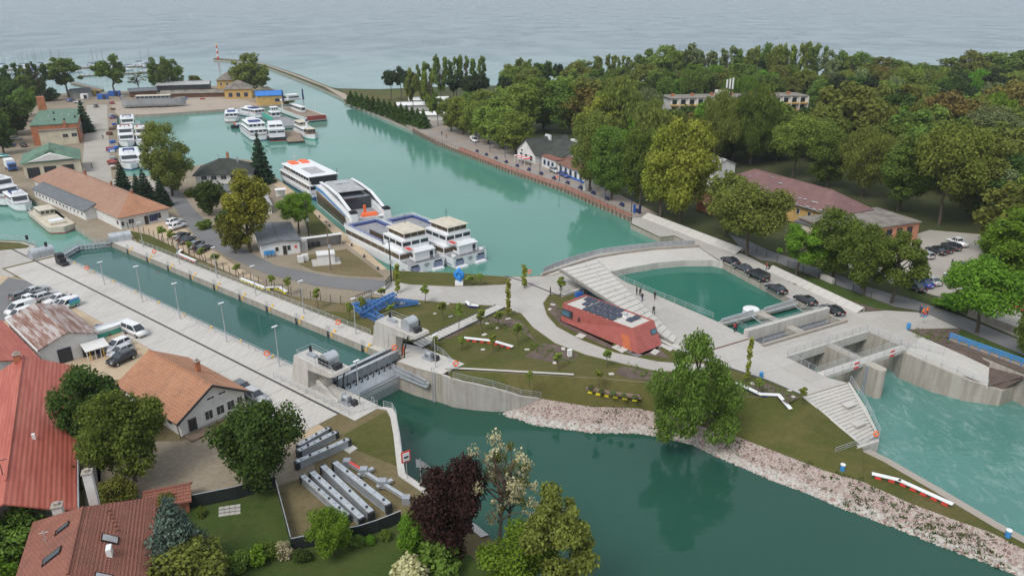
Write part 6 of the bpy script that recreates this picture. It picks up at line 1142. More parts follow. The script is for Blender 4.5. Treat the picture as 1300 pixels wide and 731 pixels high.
# vans and cars on the gravel yard
def teal(th, L, W_):
    for s in (-1, 1):
        for x0, w, z0, h, m in ((-.22, .46, .55, .62, 'hullteal'), (-.22, .44, 1.17, .5, 'skyblue')): MB().box((x0*L, s*(W_*.485 if z0 < 1 else W_*.46), z0), (w*L, .03, h)).part('livery_panel', M[m], th, False)
av = head(58, 369, 100, 355)
for x, y, kd, col, dang, lab, nm, dc in ((46, 372, 'sedan', SIL, 0, 'silver saloon at the head of the cars on the asphalt patch', 'parked_car', None), (30, 378, 'wagon', GRY, 0, 'dark grey estate car on the asphalt patch', 'parked_car', None), (37, 385, 'pickup', WHT, 0.05, 'white double-cab pickup beside the asphalt patch', 'pickup_truck', None), (60, 379, 'wagon', SIL, 0, 'silver estate with red tail lights between saloon and white hatchback', 'parked_car', None), (73, 383, 'sedan', WHT, 3.14, 'white saloon with a red stripe beside the teal van', 'parked_car', None), (79, 389, 'wagon', WHT, 3.14, 'white estate squeezed between saloon and teal van', 'parked_car', None), (86, 391, 'smallvan', WHT, 3.14, 'white van with teal and blue side panels on the gravel', 'van', teal), (27, 396, 'van', WHT, 3.14, 'white van with a blue rear panel beside the rusty roof', 'van', None), (26, 404, 'smallvan', WHT, 3.14, 'white delivery van tucked behind the rusty shed', 'van', None)):
    car(kd, col, x, y, av+dang, lab, 'vehicles on the gravel yard', nm, cat='van' if 'van' in nm else 'car', deco=dc)
car('minibus', WHT, 172, 424, head(158, 416, 188, 428), 'white minibus alone on the gravel beside the lock quay', 'vehicles on the gravel yard', 'minibus', cat='minibus')
ac = head(136, 445, 168, 431)
for x, y, kd, col, dang, lab in ((149, 443, 'suv', WHT, 3.14, 'white SUV in the row of three beside the covered boat'), (154, 450, 'hatch', SIL, 3.14, 'grey hatchback between the white SUV and the black car'), (155, 459, 'suv', BLK, 3.14, 'black SUV last in the row of three beside the covered boat')): car(kd, col, x, y, ac+dang, lab, 'three cars beside the covered boat')
car('wagon', SIL, 325, 507, head(305, 495, 345, 517), 'silver estate car behind the white gabled house beside the quay', 'cars by the white gabled house'); car('hatch', GRY, 309, 497, head(305, 495, 345, 517), 'grey car hidden at the corner of the white gabled house', 'cars by the white gabled house')
aw = head(212, 290, 240, 281)
for x, y, kd, col, lab in ((222, 284.5, 'suv', WHT, 'white SUV nearest the warehouse on the harbour car park'), (226, 290, 'suv', WHT, 'white SUV beside the dark cars on the harbour car park'), (232, 303, 'suv', DGR, 'dark SUV first of the four dark cars on the harbour car park'), (238.5, 307, 'sedan', DGR, 'dark saloon second of the four dark cars on the harbour car park'), (250, 314, 'suv', GRY, 'grey SUV third of the four dark cars on the harbour car park'), (259, 318, 'wagon', DGR, 'dark estate last of the four dark cars on the harbour car park')): car(kd, col, x, y, aw+(0.25 if y > 300 else 0), lab, 'cars on the harbour car park')
# visitor car park
ap = head(1170, 327, 1195, 316)
for x, y, kd, col, lab in ((1173, 326, 'wagon', SIL, 'silver estate at the salmon hall end of the car park row'), (1188, 321, 'sedan', BLK, 'black saloon with red lights next to the silver estate'), (1196, 319, 'wagon', BLU and DGR, 'dark blue-black estate in the middle of the car park row'), (1207, 316, 'suv', DGR, 'dark SUV beside the white pickup'), (1215, 311, 'pickup', WHT, 'white pickup at the far end of the car park row')): car(kd, col, x, y, ap+1.2, lab, 'cars in front of the salmon hall')
for x, y, kd, col, lab in ((1160, 367, 'sedan', DGR, 'dark saloon in the grass beside the blue car'), (1170, 362, 'sedan', BLU, 'blue car between the dark and the silver saloon'), (1180, 359, 'sedan', SIL, 'silver saloon beside the blue car'), (1211, 354, 'hatch', WHT, 'white car with red patches in front of the red car'), (1222, 346, 'wagon', RED, 'red car beside the white and red one'), (1232, 340, 'wagon', GRY, 'grey car behind the red one'), (1243, 339, 'suv', DGR, 'dark car under the tree behind the red one'), (1290, 392, 'hatch', RED, 'red car in the private yard beyond the road')):
    dc = None
    if 'patches' in lab:
        def dc(th, L, W_):
            for s in (-1, 1): MB().box((.2, s*W_*.487, .5), (1.5, .03, .45)).box((-.9, s*W_*.487, .65), (.6, .03, .3)).part('red_decal', M['red'], th, False)
    car(kd, col, x, y, ap+1.25, lab, 'cars on the verge of the car park', deco=dc)
# promenade and yard vehicles
car('van', WHT, 602, 180, head(590, 175, 620, 190), 'white van under the promenade planes', 'promenade vehicles', 'van', cat='van'); car('suv', SIL, 704, 219, head(690, 212, 720, 226), 'silver SUV in front of the blue and white pavilion', 'promenade vehicles'); car('wagon', BLU, 717, 224.5, head(690, 212, 720, 226), 'blue car beside the silver SUV at the pavilion', 'promenade vehicles')
for x, y, kd, col, lab in ((4, 200, 'hatch', (0.2, 0.5, 0.5), 'turquoise car at the edge of the wood by the harbour road'), (12, 187, 'suv', BLU, 'blue car under the trees beside the brick hall'), (30, 186, 'wagon', DGR, 'dark car beside the brick hall wall'), (20, 178, 'sedan', SIL, 'silver car under the trees beside the brick hall'), (90, 129, 'suv', BLU, 'blue car beside the yard sheds'), (100, 131, 'sedan', SIL, 'silver car beside the yard sheds'), (122, 136, 'suv', DGR, 'dark car at the head of the yard road'), (142, 132, 'wagon', RED, 'dark red car near the slipway')): car(kd, col, x, y, random.uniform(0, 3), lab, 'vehicles around the harbour yard')
p = G(15, 216); th = thing('truck', 'white box truck with a blue cab cover at the stone quay corner', 'truck', p, head(5, 205, 20, 216)); 
for nm, m, c, d in (('cargo_box', 'white', (-1.5, 0, .9), (4.6, 2.4, 2.6)), ('cab', 'blue', (2.0, 0, .6), (2.0, 2.3, 2.0)), ('windscreen', 'glass', (3.02, 0, 1.5), (.06, 2.0, .9)), ('chassis', 'dark', (-.2, 0, .5), (6.6, 1.6, .4))): boxpart(th, nm, m, c, d)
for sx in (-2.6, 2.0):
    for s in (-1, 1): MB().tube((sx, s*1.1-.12, .48), (sx, s*1.1+.12, .48), .48, 12).part('wheel', M['black'], th, False)
# covered boat on trestles, junk by the parked cars
p = G(136, 424); th = thing('covered_boat', 'small white boat with green bottom lying on trestles beside the parked cars', 'boat', p, head(120, 430, 152, 420)); hull(th, 8, 2.4, 1.5, 'hullwhite', 'hullteal', .5, .1, .2, .95, 'hullwhite')
for x in (-2.5, 0, 2.5): boxpart(th, 'trestle', 'wood', (x, 0, 0), (.3, 2.4, .5))
for k in range(7): boxpart(tag(thing('timber_pallet', 'grey timber pallet in the pile behind the white boat', 'pallet', G(125+k*3.5, 416+(k % 3)*2.2), random.uniform(0, 3), 'pallets behind the boat')), 'deck', 'wood' if k % 2 else 'hullblue', (0, 0, .05), (1.4, 1.1, .35))
p = G(80, 336); rz = LA; th = thing('crate_stack', 'stepped stack of black plastic blocks on the quay beside the upper gate', 'stack', p, rz)
for k, (x, z, w) in enumerate(((1.2, 0, 1.1), (0, 0, 1.2), (-1.2, 0, 1.2), (0, .8, 1.2), (-1.2, .8, 1.2), (-1.2, 1.6, 1.2), (-.4, 1.6, .5))): boxpart(th, 'block', 'dark', (x, 0, z), (w-.05, 1.4, .74))
# ------------------------------------------------------------------ people
def person(x, y, top, legs, label, z=0.05, ang=0.0, skin=(0.45, 0.28, 0.2), h=1.75, stride=.12, group=None, p=None, hat=None):
    p = p or G(x, y, z); th = thing('person', label, 'person', p, ang, group); k = h/1.75
    def R_(c, rx, ry): return [Vector((c[0]+rx*math.cos(a_)*k, c[1]+ry*math.sin(a_)*k, c[2]*k)) for a_ in [2*math.pi*i/8 for i in range(8)]]
    t = MB()                                                       # one continuous body: legs, torso, arms, neck, head
    for s in (-1, 1):
        f = s*stride; t.loft([R_((f+.1, s*.1, .0), .13, .05), R_((f+.03, s*.1, .08), .08, .055), R_((f*.7, s*.1, .28), .065, .06), R_((f*.4, s*.1, .48), .075, .065), R_((f*.1, s*.095, .80), .095, .09), R_((0, s*.07, .95), .11, .10)], 1, True)
    t.loft([R_((0, 0, .88), .12, .17), R_((0, 0, 1.05), .115, .16), R_((0, 0, 1.25), .13, .185), R_((0, 0, 1.40), .115, .20), R_((0, 0, 1.46), .06, .09)], 0, True)
    for s in (-1, 1): t.loft([R_((0, s*.20, 1.42), .05, .05), R_((-.02, s*.255, 1.15), .05, .045), R_((.05, s*.26, .92), .038, .035), R_((.09, s*.25, .82), .035, .025), R_((.10, s*.25, .74), .02, .02)], 0, True)
    t.loft([R_((.01, 0, 1.44), .055, .055), R_((.015, 0, 1.52), .05, .05), R_((.03, 0, 1.55), .08, .065), R_((.025, 0, 1.63), .10, .078), R_((.01, 0, 1.71), .09, .07), R_((0, 0, 1.75), .03, .03)], 2, True)
    t.part('body', [top, legs, SKIN], th, False, True)
    MB().loft([R_((-.02, 0, 1.62), .088, .083), R_((-.015, 0, 1.70), .098, .082), R_((0, 0, 1.765), .05, .045)], 0, True).part('hair' if not hat else 'helmet', hat or HAIR, th, False, True)
    return th
SKIN = plain('skin', (0.45, 0.28, 0.2), 0.6); HAIR = plain('hair', (0.03, 0.02, 0.015), 0.8); SUIT = plain('dark_suit', (0.018, 0.02, 0.028), 0.8); JEAN = plain('jeans', (0.05, 0.07, 0.13), 0.85); COATR = plain('red_coat', (0.35, 0.03, 0.04), 0.8); HIV = plain('hi_vis', (0.9, 0.19, 0.03), 0.6)
for x, y, tp, lg, lab, an in ((808, 374, SUIT, SUIT, 'person in dark suit in the group standing by the steps above the pool', .3), (812.5, 375.5, SUIT, SUIT, 'person in dark suit beside the group by the steps above the pool', 2), (815, 382, SUIT, JEAN, 'person in dark jacket and jeans standing below the group by the steps', 4), (831, 380, SUIT, SUIT, 'person in dark suit standing alone at the pool railing', 1), (829.5, 398.5, SUIT, SUIT, 'person in black stepping down the white stepped deck', 5), (698.7, 374.5, SUIT, SUIT, 'person in dark coat at the black drain line near the red building', 0), (711.5, 368.5, SUIT, SUIT, 'person in dark clothes on the plaza near the glass wall', 2), (932, 421, COATR, SUIT, 'person in red coat beside the weir intake', 1), (934.5, 420, SUIT, SUIT, 'person in dark clothes next to the red coat at the weir intake', 4), (973, 342.5, COATR, JEAN, 'person in red jacket walking towards the limousines', 3), (976, 343, SUIT, SUIT, 'person in black walking beside the red jacket', 3), (1171, 402, HIV, JEAN, 'worker in orange vest beside the bed at the weir plaza', 2), (1176, 400, HIV, SUIT, 'worker in orange vest behind the other worker', 5), (1168, 398, JEAN, SUIT, 'person in blue standing with the orange workers', 1), (1208, 338, SUIT, JEAN, 'person in dark top crossing the visitor car park', 0), (117, 213.5, SUIT, JEAN, 'person walking down the harbour yard road', 1), (131, 176.5, JEAN, SUIT, 'person in blue on the yard road near the moored boats', 2), (673, 213, SUIT, SUIT, 'person on the promenade opposite the restaurant', 1), (561, 172, SUIT, SUIT, 'person near the end of the promenade railing', 2), (567, 175, COATR, JEAN, 'person in red near the end of the promenade', 3), (750, 244, SUIT, JEAN, 'person at the promenade edge under the planes', 2), (498, 147, SUIT, JEAN, 'person walking along the cypress row', 1)): person(x, y, tp, lg, lab, ang=an, stride=random.choice((.05, .14, .2)), hat=M['orange'] if 'worker' in lab else None)
person(0, 0, HIV, HIV, 'worker in orange standing on the gate platform by the hoist tower', p=LK(9.6, 13.6, .06))
# ------------------------------------------------------------------ furniture
def bench(pts, mat, label, z=0.0, planter=False):
    P = [G(*q, z) if len(q) == 2 else G(*q) for q in pts]; th = thing('zigzag_bench', label, 'bench', P[0])
    for a, b in zip(P, P[1:]):
        d = (b-a); MB().beam(a+Vector((0, 0, .52)), b+d.normalized()*.25+Vector((0, 0, .52)), .62, .12).part('seat', M['white' if not planter else 'wood'], th); n = max(2, round(d.length/1.25))
        for k in range(n): p = a.lerp(b, (k+.5)/n); MB().box(p, (.75, .5, .46), math.atan2(d.y, d.x), top=(.75, .9)).part('leg', M[mat], th)
        if planter: MB().beam(a+Vector((0, 0, .72)), b+Vector((0, 0, .72)), .75, .3).part('planter_box', M['wood'], th)
    return th
bench([(231, 319.5), (226, 324), (248, 333.5)], 'red', 'white and red V-shaped seat on the lawn strip beside the dark parked cars'); bench([(306, 356), (336, 368), (355, 367), (363.5, 373)], 'yellow', 'white and yellow zigzag seat on the lawn strip beside the lock')
bench([(589, 432), (626, 436), (649.5, 443)], 'red', 'white and red bent seat on the lawn below the planting bed'); bench([(744, 497.5, -1.6), (775, 504, -2.0), (812, 509, -2.2)], 'yellow', 'brown planter bench on yellow blocks above the stone bank', planter=True)
bench([(934, 489), (965, 504, -.1), (988, 505, -.2), (1002, 521.5, -1.0)], 'navy', 'white and dark blue zigzag seat on the lawn beside the mulch bed'); bench([(592, 385.5), (596, 390), (606, 391)], 'navy', 'short white and blue seat at the edge of the plaza path'); bench([(1106, 605), (1140, 613), (1206, 643)], 'red', 'long white and red seat on the low grassy spit', -3.2)
# blue steel trusses
def truss(a, b, w, h, bulge, label):
    th = thing('steel_truss', label, 'truss', (a+b)/2); d = (b-a); n = 9; sdv = d.normalized().cross(Vector((0, 0, 1))); N_ = MB(); C = [MB() for _ in range(4)]
    def pt(k, i, j):
        t_ = k/n; f = 1-bulge+bulge*math.sin(math.pi*min(1, max(0, t_))); return a.lerp(b, t_)+sdv*(i*w/2*(.6+.4*f))+Vector((0, 0, j*h*f/2+h/2))
    for q, (i, j) in enumerate(((-1, -1), (1, -1), (1, 1), (-1, 1))):
        for k in range(n): C[q].beam(pt(k, i, j), pt(k+1, i, j), .2, .2)
        C[q].part('chord', M['steelblue'], th)
    for k in range(n+1):
        for (i, j), (p, q) in (((-1, -1), (-1, 1)), ((1, -1), (1, 1)), ((-1, -1), (1, -1)), ((-1, 1), (1, 1))): N_.beam(pt(k, i, j), pt(k, p, q), .1, .1)
        if k < n:
            for (i, j), (p, q) in (((-1, -1), (-1, 1)), ((1, 1), (1, -1)), ((-1, 1), (1, 1))): N_.beam(pt(k, i, j), pt(k+1, p, q), .09, .09)
    N_.part('lattice', M['steelblue'], th); return th
M['steelblue'] = plain('blue_steel', (0.055, 0.17, 0.42), 0.5, 0.1, 0.2, 1.5)
truss(G(459, 403, 0), G(502, 379, 2.0), 1.4, 1.2, .3, 'thick blue lattice truss lying diagonally on top of the other blue trusses'); truss(G(447, 391, .0), G(531, 388, .0), 1.0, 1.4, .85, 'long lens-shaped blue truss lying across the lawn'); truss(G(453, 393.5, 0), G(489, 411, 0), 1.3, 1.0, .4, 'short blue truss under the diagonal one, pointing at the lock')
for x, y in ((472, 400), (511, 387), (487, 413)): MB().box(G(x, y), (1.1, .8, .45)).top('support_block', M['conc_new'], 'white concrete block under the blue trusses', 'block', 'blocks under the blue trusses')
p = G(583, 361.5); th = thing('sculpture', 'bright blue upright knot-like sculpture on a white plinth by the ferries', 'sculpture', p); MB().box(p, (1.6, 1.2, .8)).part('plinth', M['white'], th)
MB().torus(p+Vector((0, 0, 2.1)), .75, .38, (0.2, 1, .1), 18, 8).torus(p+Vector((.05, 0, 1.5)), .5, .3, (1, .3, .2), 14, 8).lathe(p+Vector((0, 0, 2.6)), [(.3, 0), (.45, .5), (.3, .9), (.05, 1.1)], 10).part('figure', plain('sculpture_blue', (0.02, 0.22, 0.62), 0.25), th, smooth=True)
# lamps
def lamp(p, h, label, group, mat='galv', arm=True, name='street_lamp'):
    th = thing(name, label, 'lamp', p, 0, group); MB().tube(p, p+Vector((0, 0, h)), .11, 7, .06).part('pole', M[mat], th)
    MB().box(p, (.45, .45, .08)).part('base_plate', M['conc_new'], th)
    hd = MB()
    if arm: hd.box(p+Vector((0, 0, h)), (.95, .32, .1), LA+1.57)
    else: hd.lathe(p+Vector((0, 0, h)), [(.1, 0), (.3, .15), (.34, .5), (.1, .65)], 8)
    hd.part('lamp_head', M['white' if arm else 'dark'], th); return th
for s in (-72, -50.5, -37.5, -19.5, -3.2): pass
for x, y, yt in ((133, 362, 333), (181, 383, 338.4), (229, 405, 360), (288, 434, 385), (355, 465.5, 414.7)): lamp(G(x, y), H(x, yt, y), 'tall grey lamp on the car-side lock quay', 'lamps on the car-side lock quay')
lamp(G(457, 514), 7, 'tall grey lamp beside the winch at the lower gate, car side', None); lamp(G(553, 467), 5.6, 'grey lamp on the winch platform beside the plank walkway', None)
for x, y, yt in ((182, 314, 283), (228, 335, 300), (276, 353.5, 314.5), (325, 375, 338), (386, 399, 357), (452, 425, 379)): lamp(G(x, y), H(x, yt, y), 'tall grey lamp on the lawn side of the lock railing', 'lamps on the lawn side of the lock')
for k in range(9):
    q = G(600, 186).lerp(G(796, 271), k/8); lamp(q+Vector((1.2, .6, 0)), 5, 'dark blue promenade lamp with a round head beside the red paving', 'promenade lamps', 'navy', False)
for x, y, h, lab in ((420, 343, 11, 'grey timber power pole beside the transformer kiosk'), (392, 301, 9, 'slim dark pole on the quay lawn'), (497, 358, 9, 'tall green pole beside the gate of the ship quay')):
    p = G(x, y); th = thing('utility_pole', lab, 'pole', p); MB().tube(p, p+Vector((0, 0, h)), .17, 7, .1).part('pole', M['wood' if h == 11 else 'dark'], th); MB().beam(p+Vector((-.5, 0, h-.4)), p+Vector((.5, 0, h-.4)), .12, .12).part('cross_arm', M['dark'], th); MB().box(p+Vector((.2, -.2, h*.45)), (.5, .4, .7)).part('switch_box', M['galv'], th)
# fence along the lawn strip and gates
def fence(pts, label, h=1.7, step=2.6, mat='dark'):
    th = thing('wire_fence', label, 'fence', pts[0]); tot = 0; W_ = MB()
    for a, b in zip(pts, pts[1:]):
        n = max(1, round((b-a).length/step))
        for k in range(n): p = a.lerp(b, k/n); MB().beam(p, p+Vector((0, 0, h)), .1, .1).part('post', M[mat], th)
        for z in (.1, .6, 1.1, h-.1): W_.tube(a+Vector((0, 0, z)), b+Vector((0, 0, z)), .012, 4)
    W_.part('wire', M['dark'], th); return th
fence(px([(163, 290.5), (190, 299), (240, 323), (300, 351), (370, 375), (420, 384), (446, 388)]), 'dark green post-and-wire fence between the harbour car park and the lock lawn')
fence(px([(960, 320), (1000, 338), (1060, 362), (1130, 386), (1170, 396)]), 'thin wire fence along the park road below the cream annex', 1.4, 4)
for a, b, lab in (((449, 389), (472, 380), 'dark green steel gate standing open beside the blue trusses'), ((490, 368), (497, 360), 'dark green steel gate at the ship quay corner')):
    p, q = G(*a), G(*b); th = thing('steel_gate', lab, 'gate', p)
    for z in (.15, 1.0, 1.9): MB().beam(p+Vector((0, 0, z)), q+Vector((0, 0, z)), .08, .08).part('rail', M['gatgreen'] if 'gatgreen' in M else M['dark'], th)
    for k in range(9): r_ = p.lerp(q, k/8); MB().beam(r_, r_+Vector((0, 0, 2.0)), .07, .07).part('bar', M['dark'], th)
MB().box(G(464, 383), (2.6, .4, 1.2), head(449, 389, 472, 380)).top('gate_pillar', M['conc_new'], 'pale concrete block wall beside the open steel gate', 'wall')
# black garden fences, tall dark panels
def panelfence(pts, label, h=1.7, mat='fencegreen'):
    th = thing('panel_fence', label, 'fence', G(*pts[0]))
    for a, b in zip(pts, pts[1:]):
        A_, B_ = G(*a), G(*b); n = max(1, round((B_-A_).length/2.4))
        for k in range(n):
            p, q = A_.lerp(B_, k/n+.01), A_.lerp(B_, (k+1)/n-.01); MB().beam(p+Vector((0, 0, h/2+.1)), q+Vector((0, 0, h/2+.1)), .06, h-.1).part('panel', M[mat], th); MB().beam(A_.lerp(B_, k/n), A_.lerp(B_, k/n)+Vector((0, 0, h+.1)), .1, .1).part('post', M['dark'], th)
        MB().beam(A_+Vector((0, 0, h+.12)), B_+Vector((0, 0, h+.12)), .1, .05).part('top_rail', M['galv'], th)
M['fencegreen'] = plain('black_fence_mesh', (0.012, 0.016, 0.014), 0.8)
panelfence([(236, 647), (300, 634), (352, 620)], 'black mesh fence between the dirt yard and the garden lawn'); panelfence([(352, 624), (371, 697)], 'black mesh fence with pale top rail between garden lawn and steel beams', 1.5); panelfence([(371, 700), (405, 693), (455, 684), (480, 676), (510, 664)], 'black mesh fence with steps along the steel beams above the river lawn', 1.6)
# stop-logs: stored steel beams
def stoplog(a, b, w, h, label, lattice=False):
    a, b = G(*a), G(*b); d = (b-a).normalized(); sdv = d.cross(Vector((0, 0, 1))); th = thing('stop_log', label, 'steel beam', (a+b)/2, 0, 'stored stop logs'); L_ = (b-a).length
    MB().beam(a+Vector((0, 0, h)), b+Vector((0, 0, h)), w, .12).part('top_flange', M['galv'], th); MB().beam(a+Vector((0, 0, .1)), b+Vector((0, 0, .1)), w, .12).part('bottom_flange', M['steel'], th)
    for s in ((-1, 1) if not lattice else (1,)): MB().beam(a+sdv*s*(w/2-.08)+Vector((0, 0, h/2)), b+sdv*s*(w/2-.08)+Vector((0, 0, h/2)), .06, h-.15).part('web', M['steel'], th)
    n = 9 if lattice else 6
    for k in range(n): p = a.lerp(b, (k+.5)/n); MB().box(p+Vector((0, 0, h+.06)), (.26, .26, .16), 0).part('lifting_lug', M['dark' if k % 2 else 'galv'], th)
    if lattice:
        for k in range(n+1): p = a.lerp(b, k/n); MB().beam(p+Vector((0, 0, .1)), p+Vector((0, 0, h)), w*.9, .12).part('stiffener', M['steel'], th)
    for q in (a, b): MB().box(q, (.5, w, h), math.atan2(d.y, d.x)).part('end_plate', M['dark'], th)
stoplog((380, 572), (418, 550), .62, 0.90, 'rear grey stop log lying towards the lock quay, behind two others'); stoplog((380, 580), (427, 556), .70, 0.98, 'middle grey stop log of the three lying towards the lock quay'); stoplog((378, 595), (443, 566), .70, 1.07, 'front grey stop log of the three lying towards the lock quay')
stoplog((385, 612), (442, 663), .62, 0.98, 'lattice stop log with bolted frame beside the black garden fence', True); stoplog((397, 608), (460, 667), .70, 1.07, 'lattice stop log second from the black garden fence', True); stoplog((411, 601), (472, 660), .70, 1.15, 'plain stop log third from the black garden fence'); stoplog((426, 597), (494, 651), .70, 1.23, 'plain stop log farthest from the garden fence, beside the lifting beam')
a, b = G(441, 591), G(516, 638); th = thing('lifting_beam', 'grey lifting beam with red end and side hooks beside the stop logs', 'steel beam', (a+b)/2); MB().beam(a+Vector((0, 0, .6)), b+Vector((0, 0, .6)), .45, .45).part('beam', M['galv'], th); MB().beam(a.lerp(b, .05)+Vector((0, 0, .85)), a.lerp(b, .28)+Vector((0, 0, .85)), .3, .1).part('red_plate', M['red'], th)
for t_ in (.3, .62): p = a.lerp(b, t_); MB().beam(p+Vector((-.6, -.5, .5)), p+Vector((1.0, .9, .5)), .5, .3).part('hook_arm', M['galv'], th); MB().box(p+Vector((0, 0, .2)), (.9, .9, 1.0)).part('hook_block', M['steel'], th)
for t_ in (0, 1): p = a.lerp(b, t_); MB().box(p, (.9, .9, .9)).part('end_block', M['steel'], th)
MB().prism([G(436, 571), G(446, 564), G(454, 569), G(444, 576)], 0, .08, bottom=False).top('concrete_pad', M['conc_new'], 'square concrete pad beside the stop logs', 'slab')
for k in range(12): MB().box(G(281+(k % 4)*7, 645+(k//4)*4.4-(k % 4)*1.0), (.55, .5, .07), .3).top('stepping_stone', M['conc'], 'pale square stepping stone in the garden lawn', 'stone', 'stepping stones in the lawn')
# navigation signs
for x, y, yt, kind in ((517, 608, 575, 0), (535, 617, 582, 1)):
    p = G(x, y); h = H(x, yt, y); th = thing('navigation_sign', 'red framed white navigation sign with a black bar facing the river' if not kind else 'grey arrow-shaped navigation board seen from behind on the river wall', 'sign', p); MB().tube(p, p+Vector((0, 0, h)), .06, 6).part('post', M['galv'], th)
    if not kind:
        MB().box(p+Vector((0, -.05, h-1.2)), (1.2, .08, 1.5), R(35)).part('board', M['red'], th); MB().box(p+Vector((.03, -.1, h-1.0)), (.85, .08, 1.1), R(35)).part('white_field', M['white'], th); MB().box(p+Vector((.06, -.15, h-.55)), (.55, .08, .2), R(35)).part('black_bar', M['black'], th)
    else: MB().add([p+Vector((x_, 0, h+z_)) for x_, z_ in ((-.5, 0), (-.5, -1.2), (.2, -1.2), (1.3, -1.35), (.4, -.4))], [(0, 1, 2, 3, 4)]).part('board', M['steel'], th)
# life rings
for x, y, lab in ((672, 352, 'red life ring on a post at the canal edge of the plaza'), (197, 326, 'orange life ring on the lawn-side lock railing'), (430, 417, 'orange life ring on the lock railing beside the blue trusses'), (340, 457, 'red and white life ring on the car-side lock railing'), (112, 347, 'red and white life ring near the upper gate'), (1110, 560, 'orange life ring at the foot of the river stairs'), (579, 470, 'orange life ring beside the sitting wall'), (707, 230, 'orange life ring on the promenade edge')):
    z = -3.0 if y == 560 else 0; p = G(x, y, z); th = thing('life_ring', lab, 'life ring', p); MB().tube(p, p+Vector((0, 0, 1.1)), .05, 6).part('post', M['galv'], th); MB().torus(p+Vector((0, -.08, 1.25)), .36, .11, (.3, -1, .2), 16, 7).part('ring', M['orange'], th, smooth=True)
for s_, t_, lab in ((9.0, 12.2, 'orange life ring hanging on the gate platform'),): p = LK(s_, t_, 1.1); th = thing('life_ring', lab, 'life ring', p); MB().torus(p+Vector((0, 0, .5)), .36, .11, (.3, -1, .2), 16, 7).part('ring', M['orange'], th, smooth=True); MB().tube(p+Vector((0, .1, 0)), p+Vector((0, .1, .9)), .04, 5).part('bracket', M['galv'], th)
# small plaza furniture
for x, y, lab in ((966, 480, 'blue cylindrical bin at the black edge line of the plaza'), (1153, 417, 'blue cylindrical bin beside the slope bed'), (1069, 597, 'blue and white marker post on the spit lawn'), (1279, 681, 'blue and white marker post at the tip of the spit')):
    z = -3.15 if y > 590 else .05; p = G(x, y, z); th = thing('marker_bin', lab, 'bin', p); MB().lathe(p, [(.3, 0), (.3, .85)], 12).part('body', M['skyblue'], th); MB().lathe(p+Vector((0, 0, .85)), [(.33, 0), (.33, .14), (.2, .2)], 12).part('lid', M['white' if z < -1 else 'skyblue'], th)
for x, y in ((552, 398.5), (572, 402), (568, 386), (618, 411), (615, 425), (632, 417), (645, 405), (657, 396), (669, 444), (704, 461), (715, 443), (776, 475), (702, 387), (698, 393), (955, 487), (1007, 504), (1002, 496), (532, 386), (613, 444)):
    MB().box(G(x, y), (random.uniform(.5, 1.0), random.uniform(.4, .7), .12), random.random()*3).top('concrete_block', M['conc_new'], 'small pale concrete block set in the lawn', 'block', 'blocks dotted over the lawns')
MB().box(G(723, 452), (.7, .5, 1.2), .3).top('power_cabinet', M['white'], 'white power cabinet in the planting bed below the curved path', 'cabinet')
p = G(1172, 411); th = thing('direction_sign', 'small red and blue sign on a post beside the slope bed', 'sign', p); MB().tube(p, p+Vector((0, 0, 2.4)), .04, 6).part('post', M['galv'], th); MB().box(p+Vector((0, -.04, 1.8)), (.6, .05, .35)).part('red_board', M['red'], th); MB().box(p+Vector((0, -.04, 1.4)), (.6, .05, .35)).part('blue_board', M['skyblue'], th)
a, b = G(1205, 432), G(1310, 470); th = thing('pipe_barrier', 'blue pipe barrier on the old wall beside the slope bed', 'barrier', a)
MB().prism([a, b, b+Vector((.3, .5, 0)), a+Vector((.3, .5, 0))], -1, .45).part('wall', M['conc_old'], th)
for z in (.75, 1.05, 1.35): MB().tube(a+Vector((0, 0, z)), b+Vector((0, 0, z)), .09, 6).part('pipe', M['skyblue'], th)
for k in range(9): p = a.lerp(b, k/8); MB().beam(p, p+Vector((0, 0, 1.45)), .14, .14).part('post', M['skyblue'], th)
MB().box(G(1050, 357), (3.2, .7, 1.1), head(1040, 352, 1062, 362)).top('barrier_block', M['conc_new'], 'white concrete barrier block on the verge of the park road', 'block')
a, b = G(1190, 384), G(1225, 398); th = thing('yard_wall', 'low plastered yard wall beside the park road under the big tree', 'wall', a); MB().prism([a, b, b+Vector((.2, .35, 0)), a+Vector((.2, .35, 0))], 0, 1.3).part('wall', M['cream'], th); MB().prism([a+Vector((-.05, -.08, 0)), b+Vector((.05, -.08, 0)), b+Vector((.25, .42, 0)), a+Vector((.15, .42, 0))], 1.3, 1.4).part('coping', M['conc_old'], th)
a, b = G(1228, 400), G(1310, 432); th = thing('yard_wall', 'long yard wall along the park road leaving towards the houses', 'wall', a); MB().prism([a, b, b+Vector((.2, .35, 0)), a+Vector((.2, .35, 0))], 0, 1.2).part('wall', M['conc_old'], th); MB().prism([a+Vector((-.05, -.08, 0)), b+Vector((.05, -.08, 0)), b+Vector((.25, .42, 0)), a+Vector((.15, .42, 0))], 1.2, 1.3).part('coping', M['conc'], th)
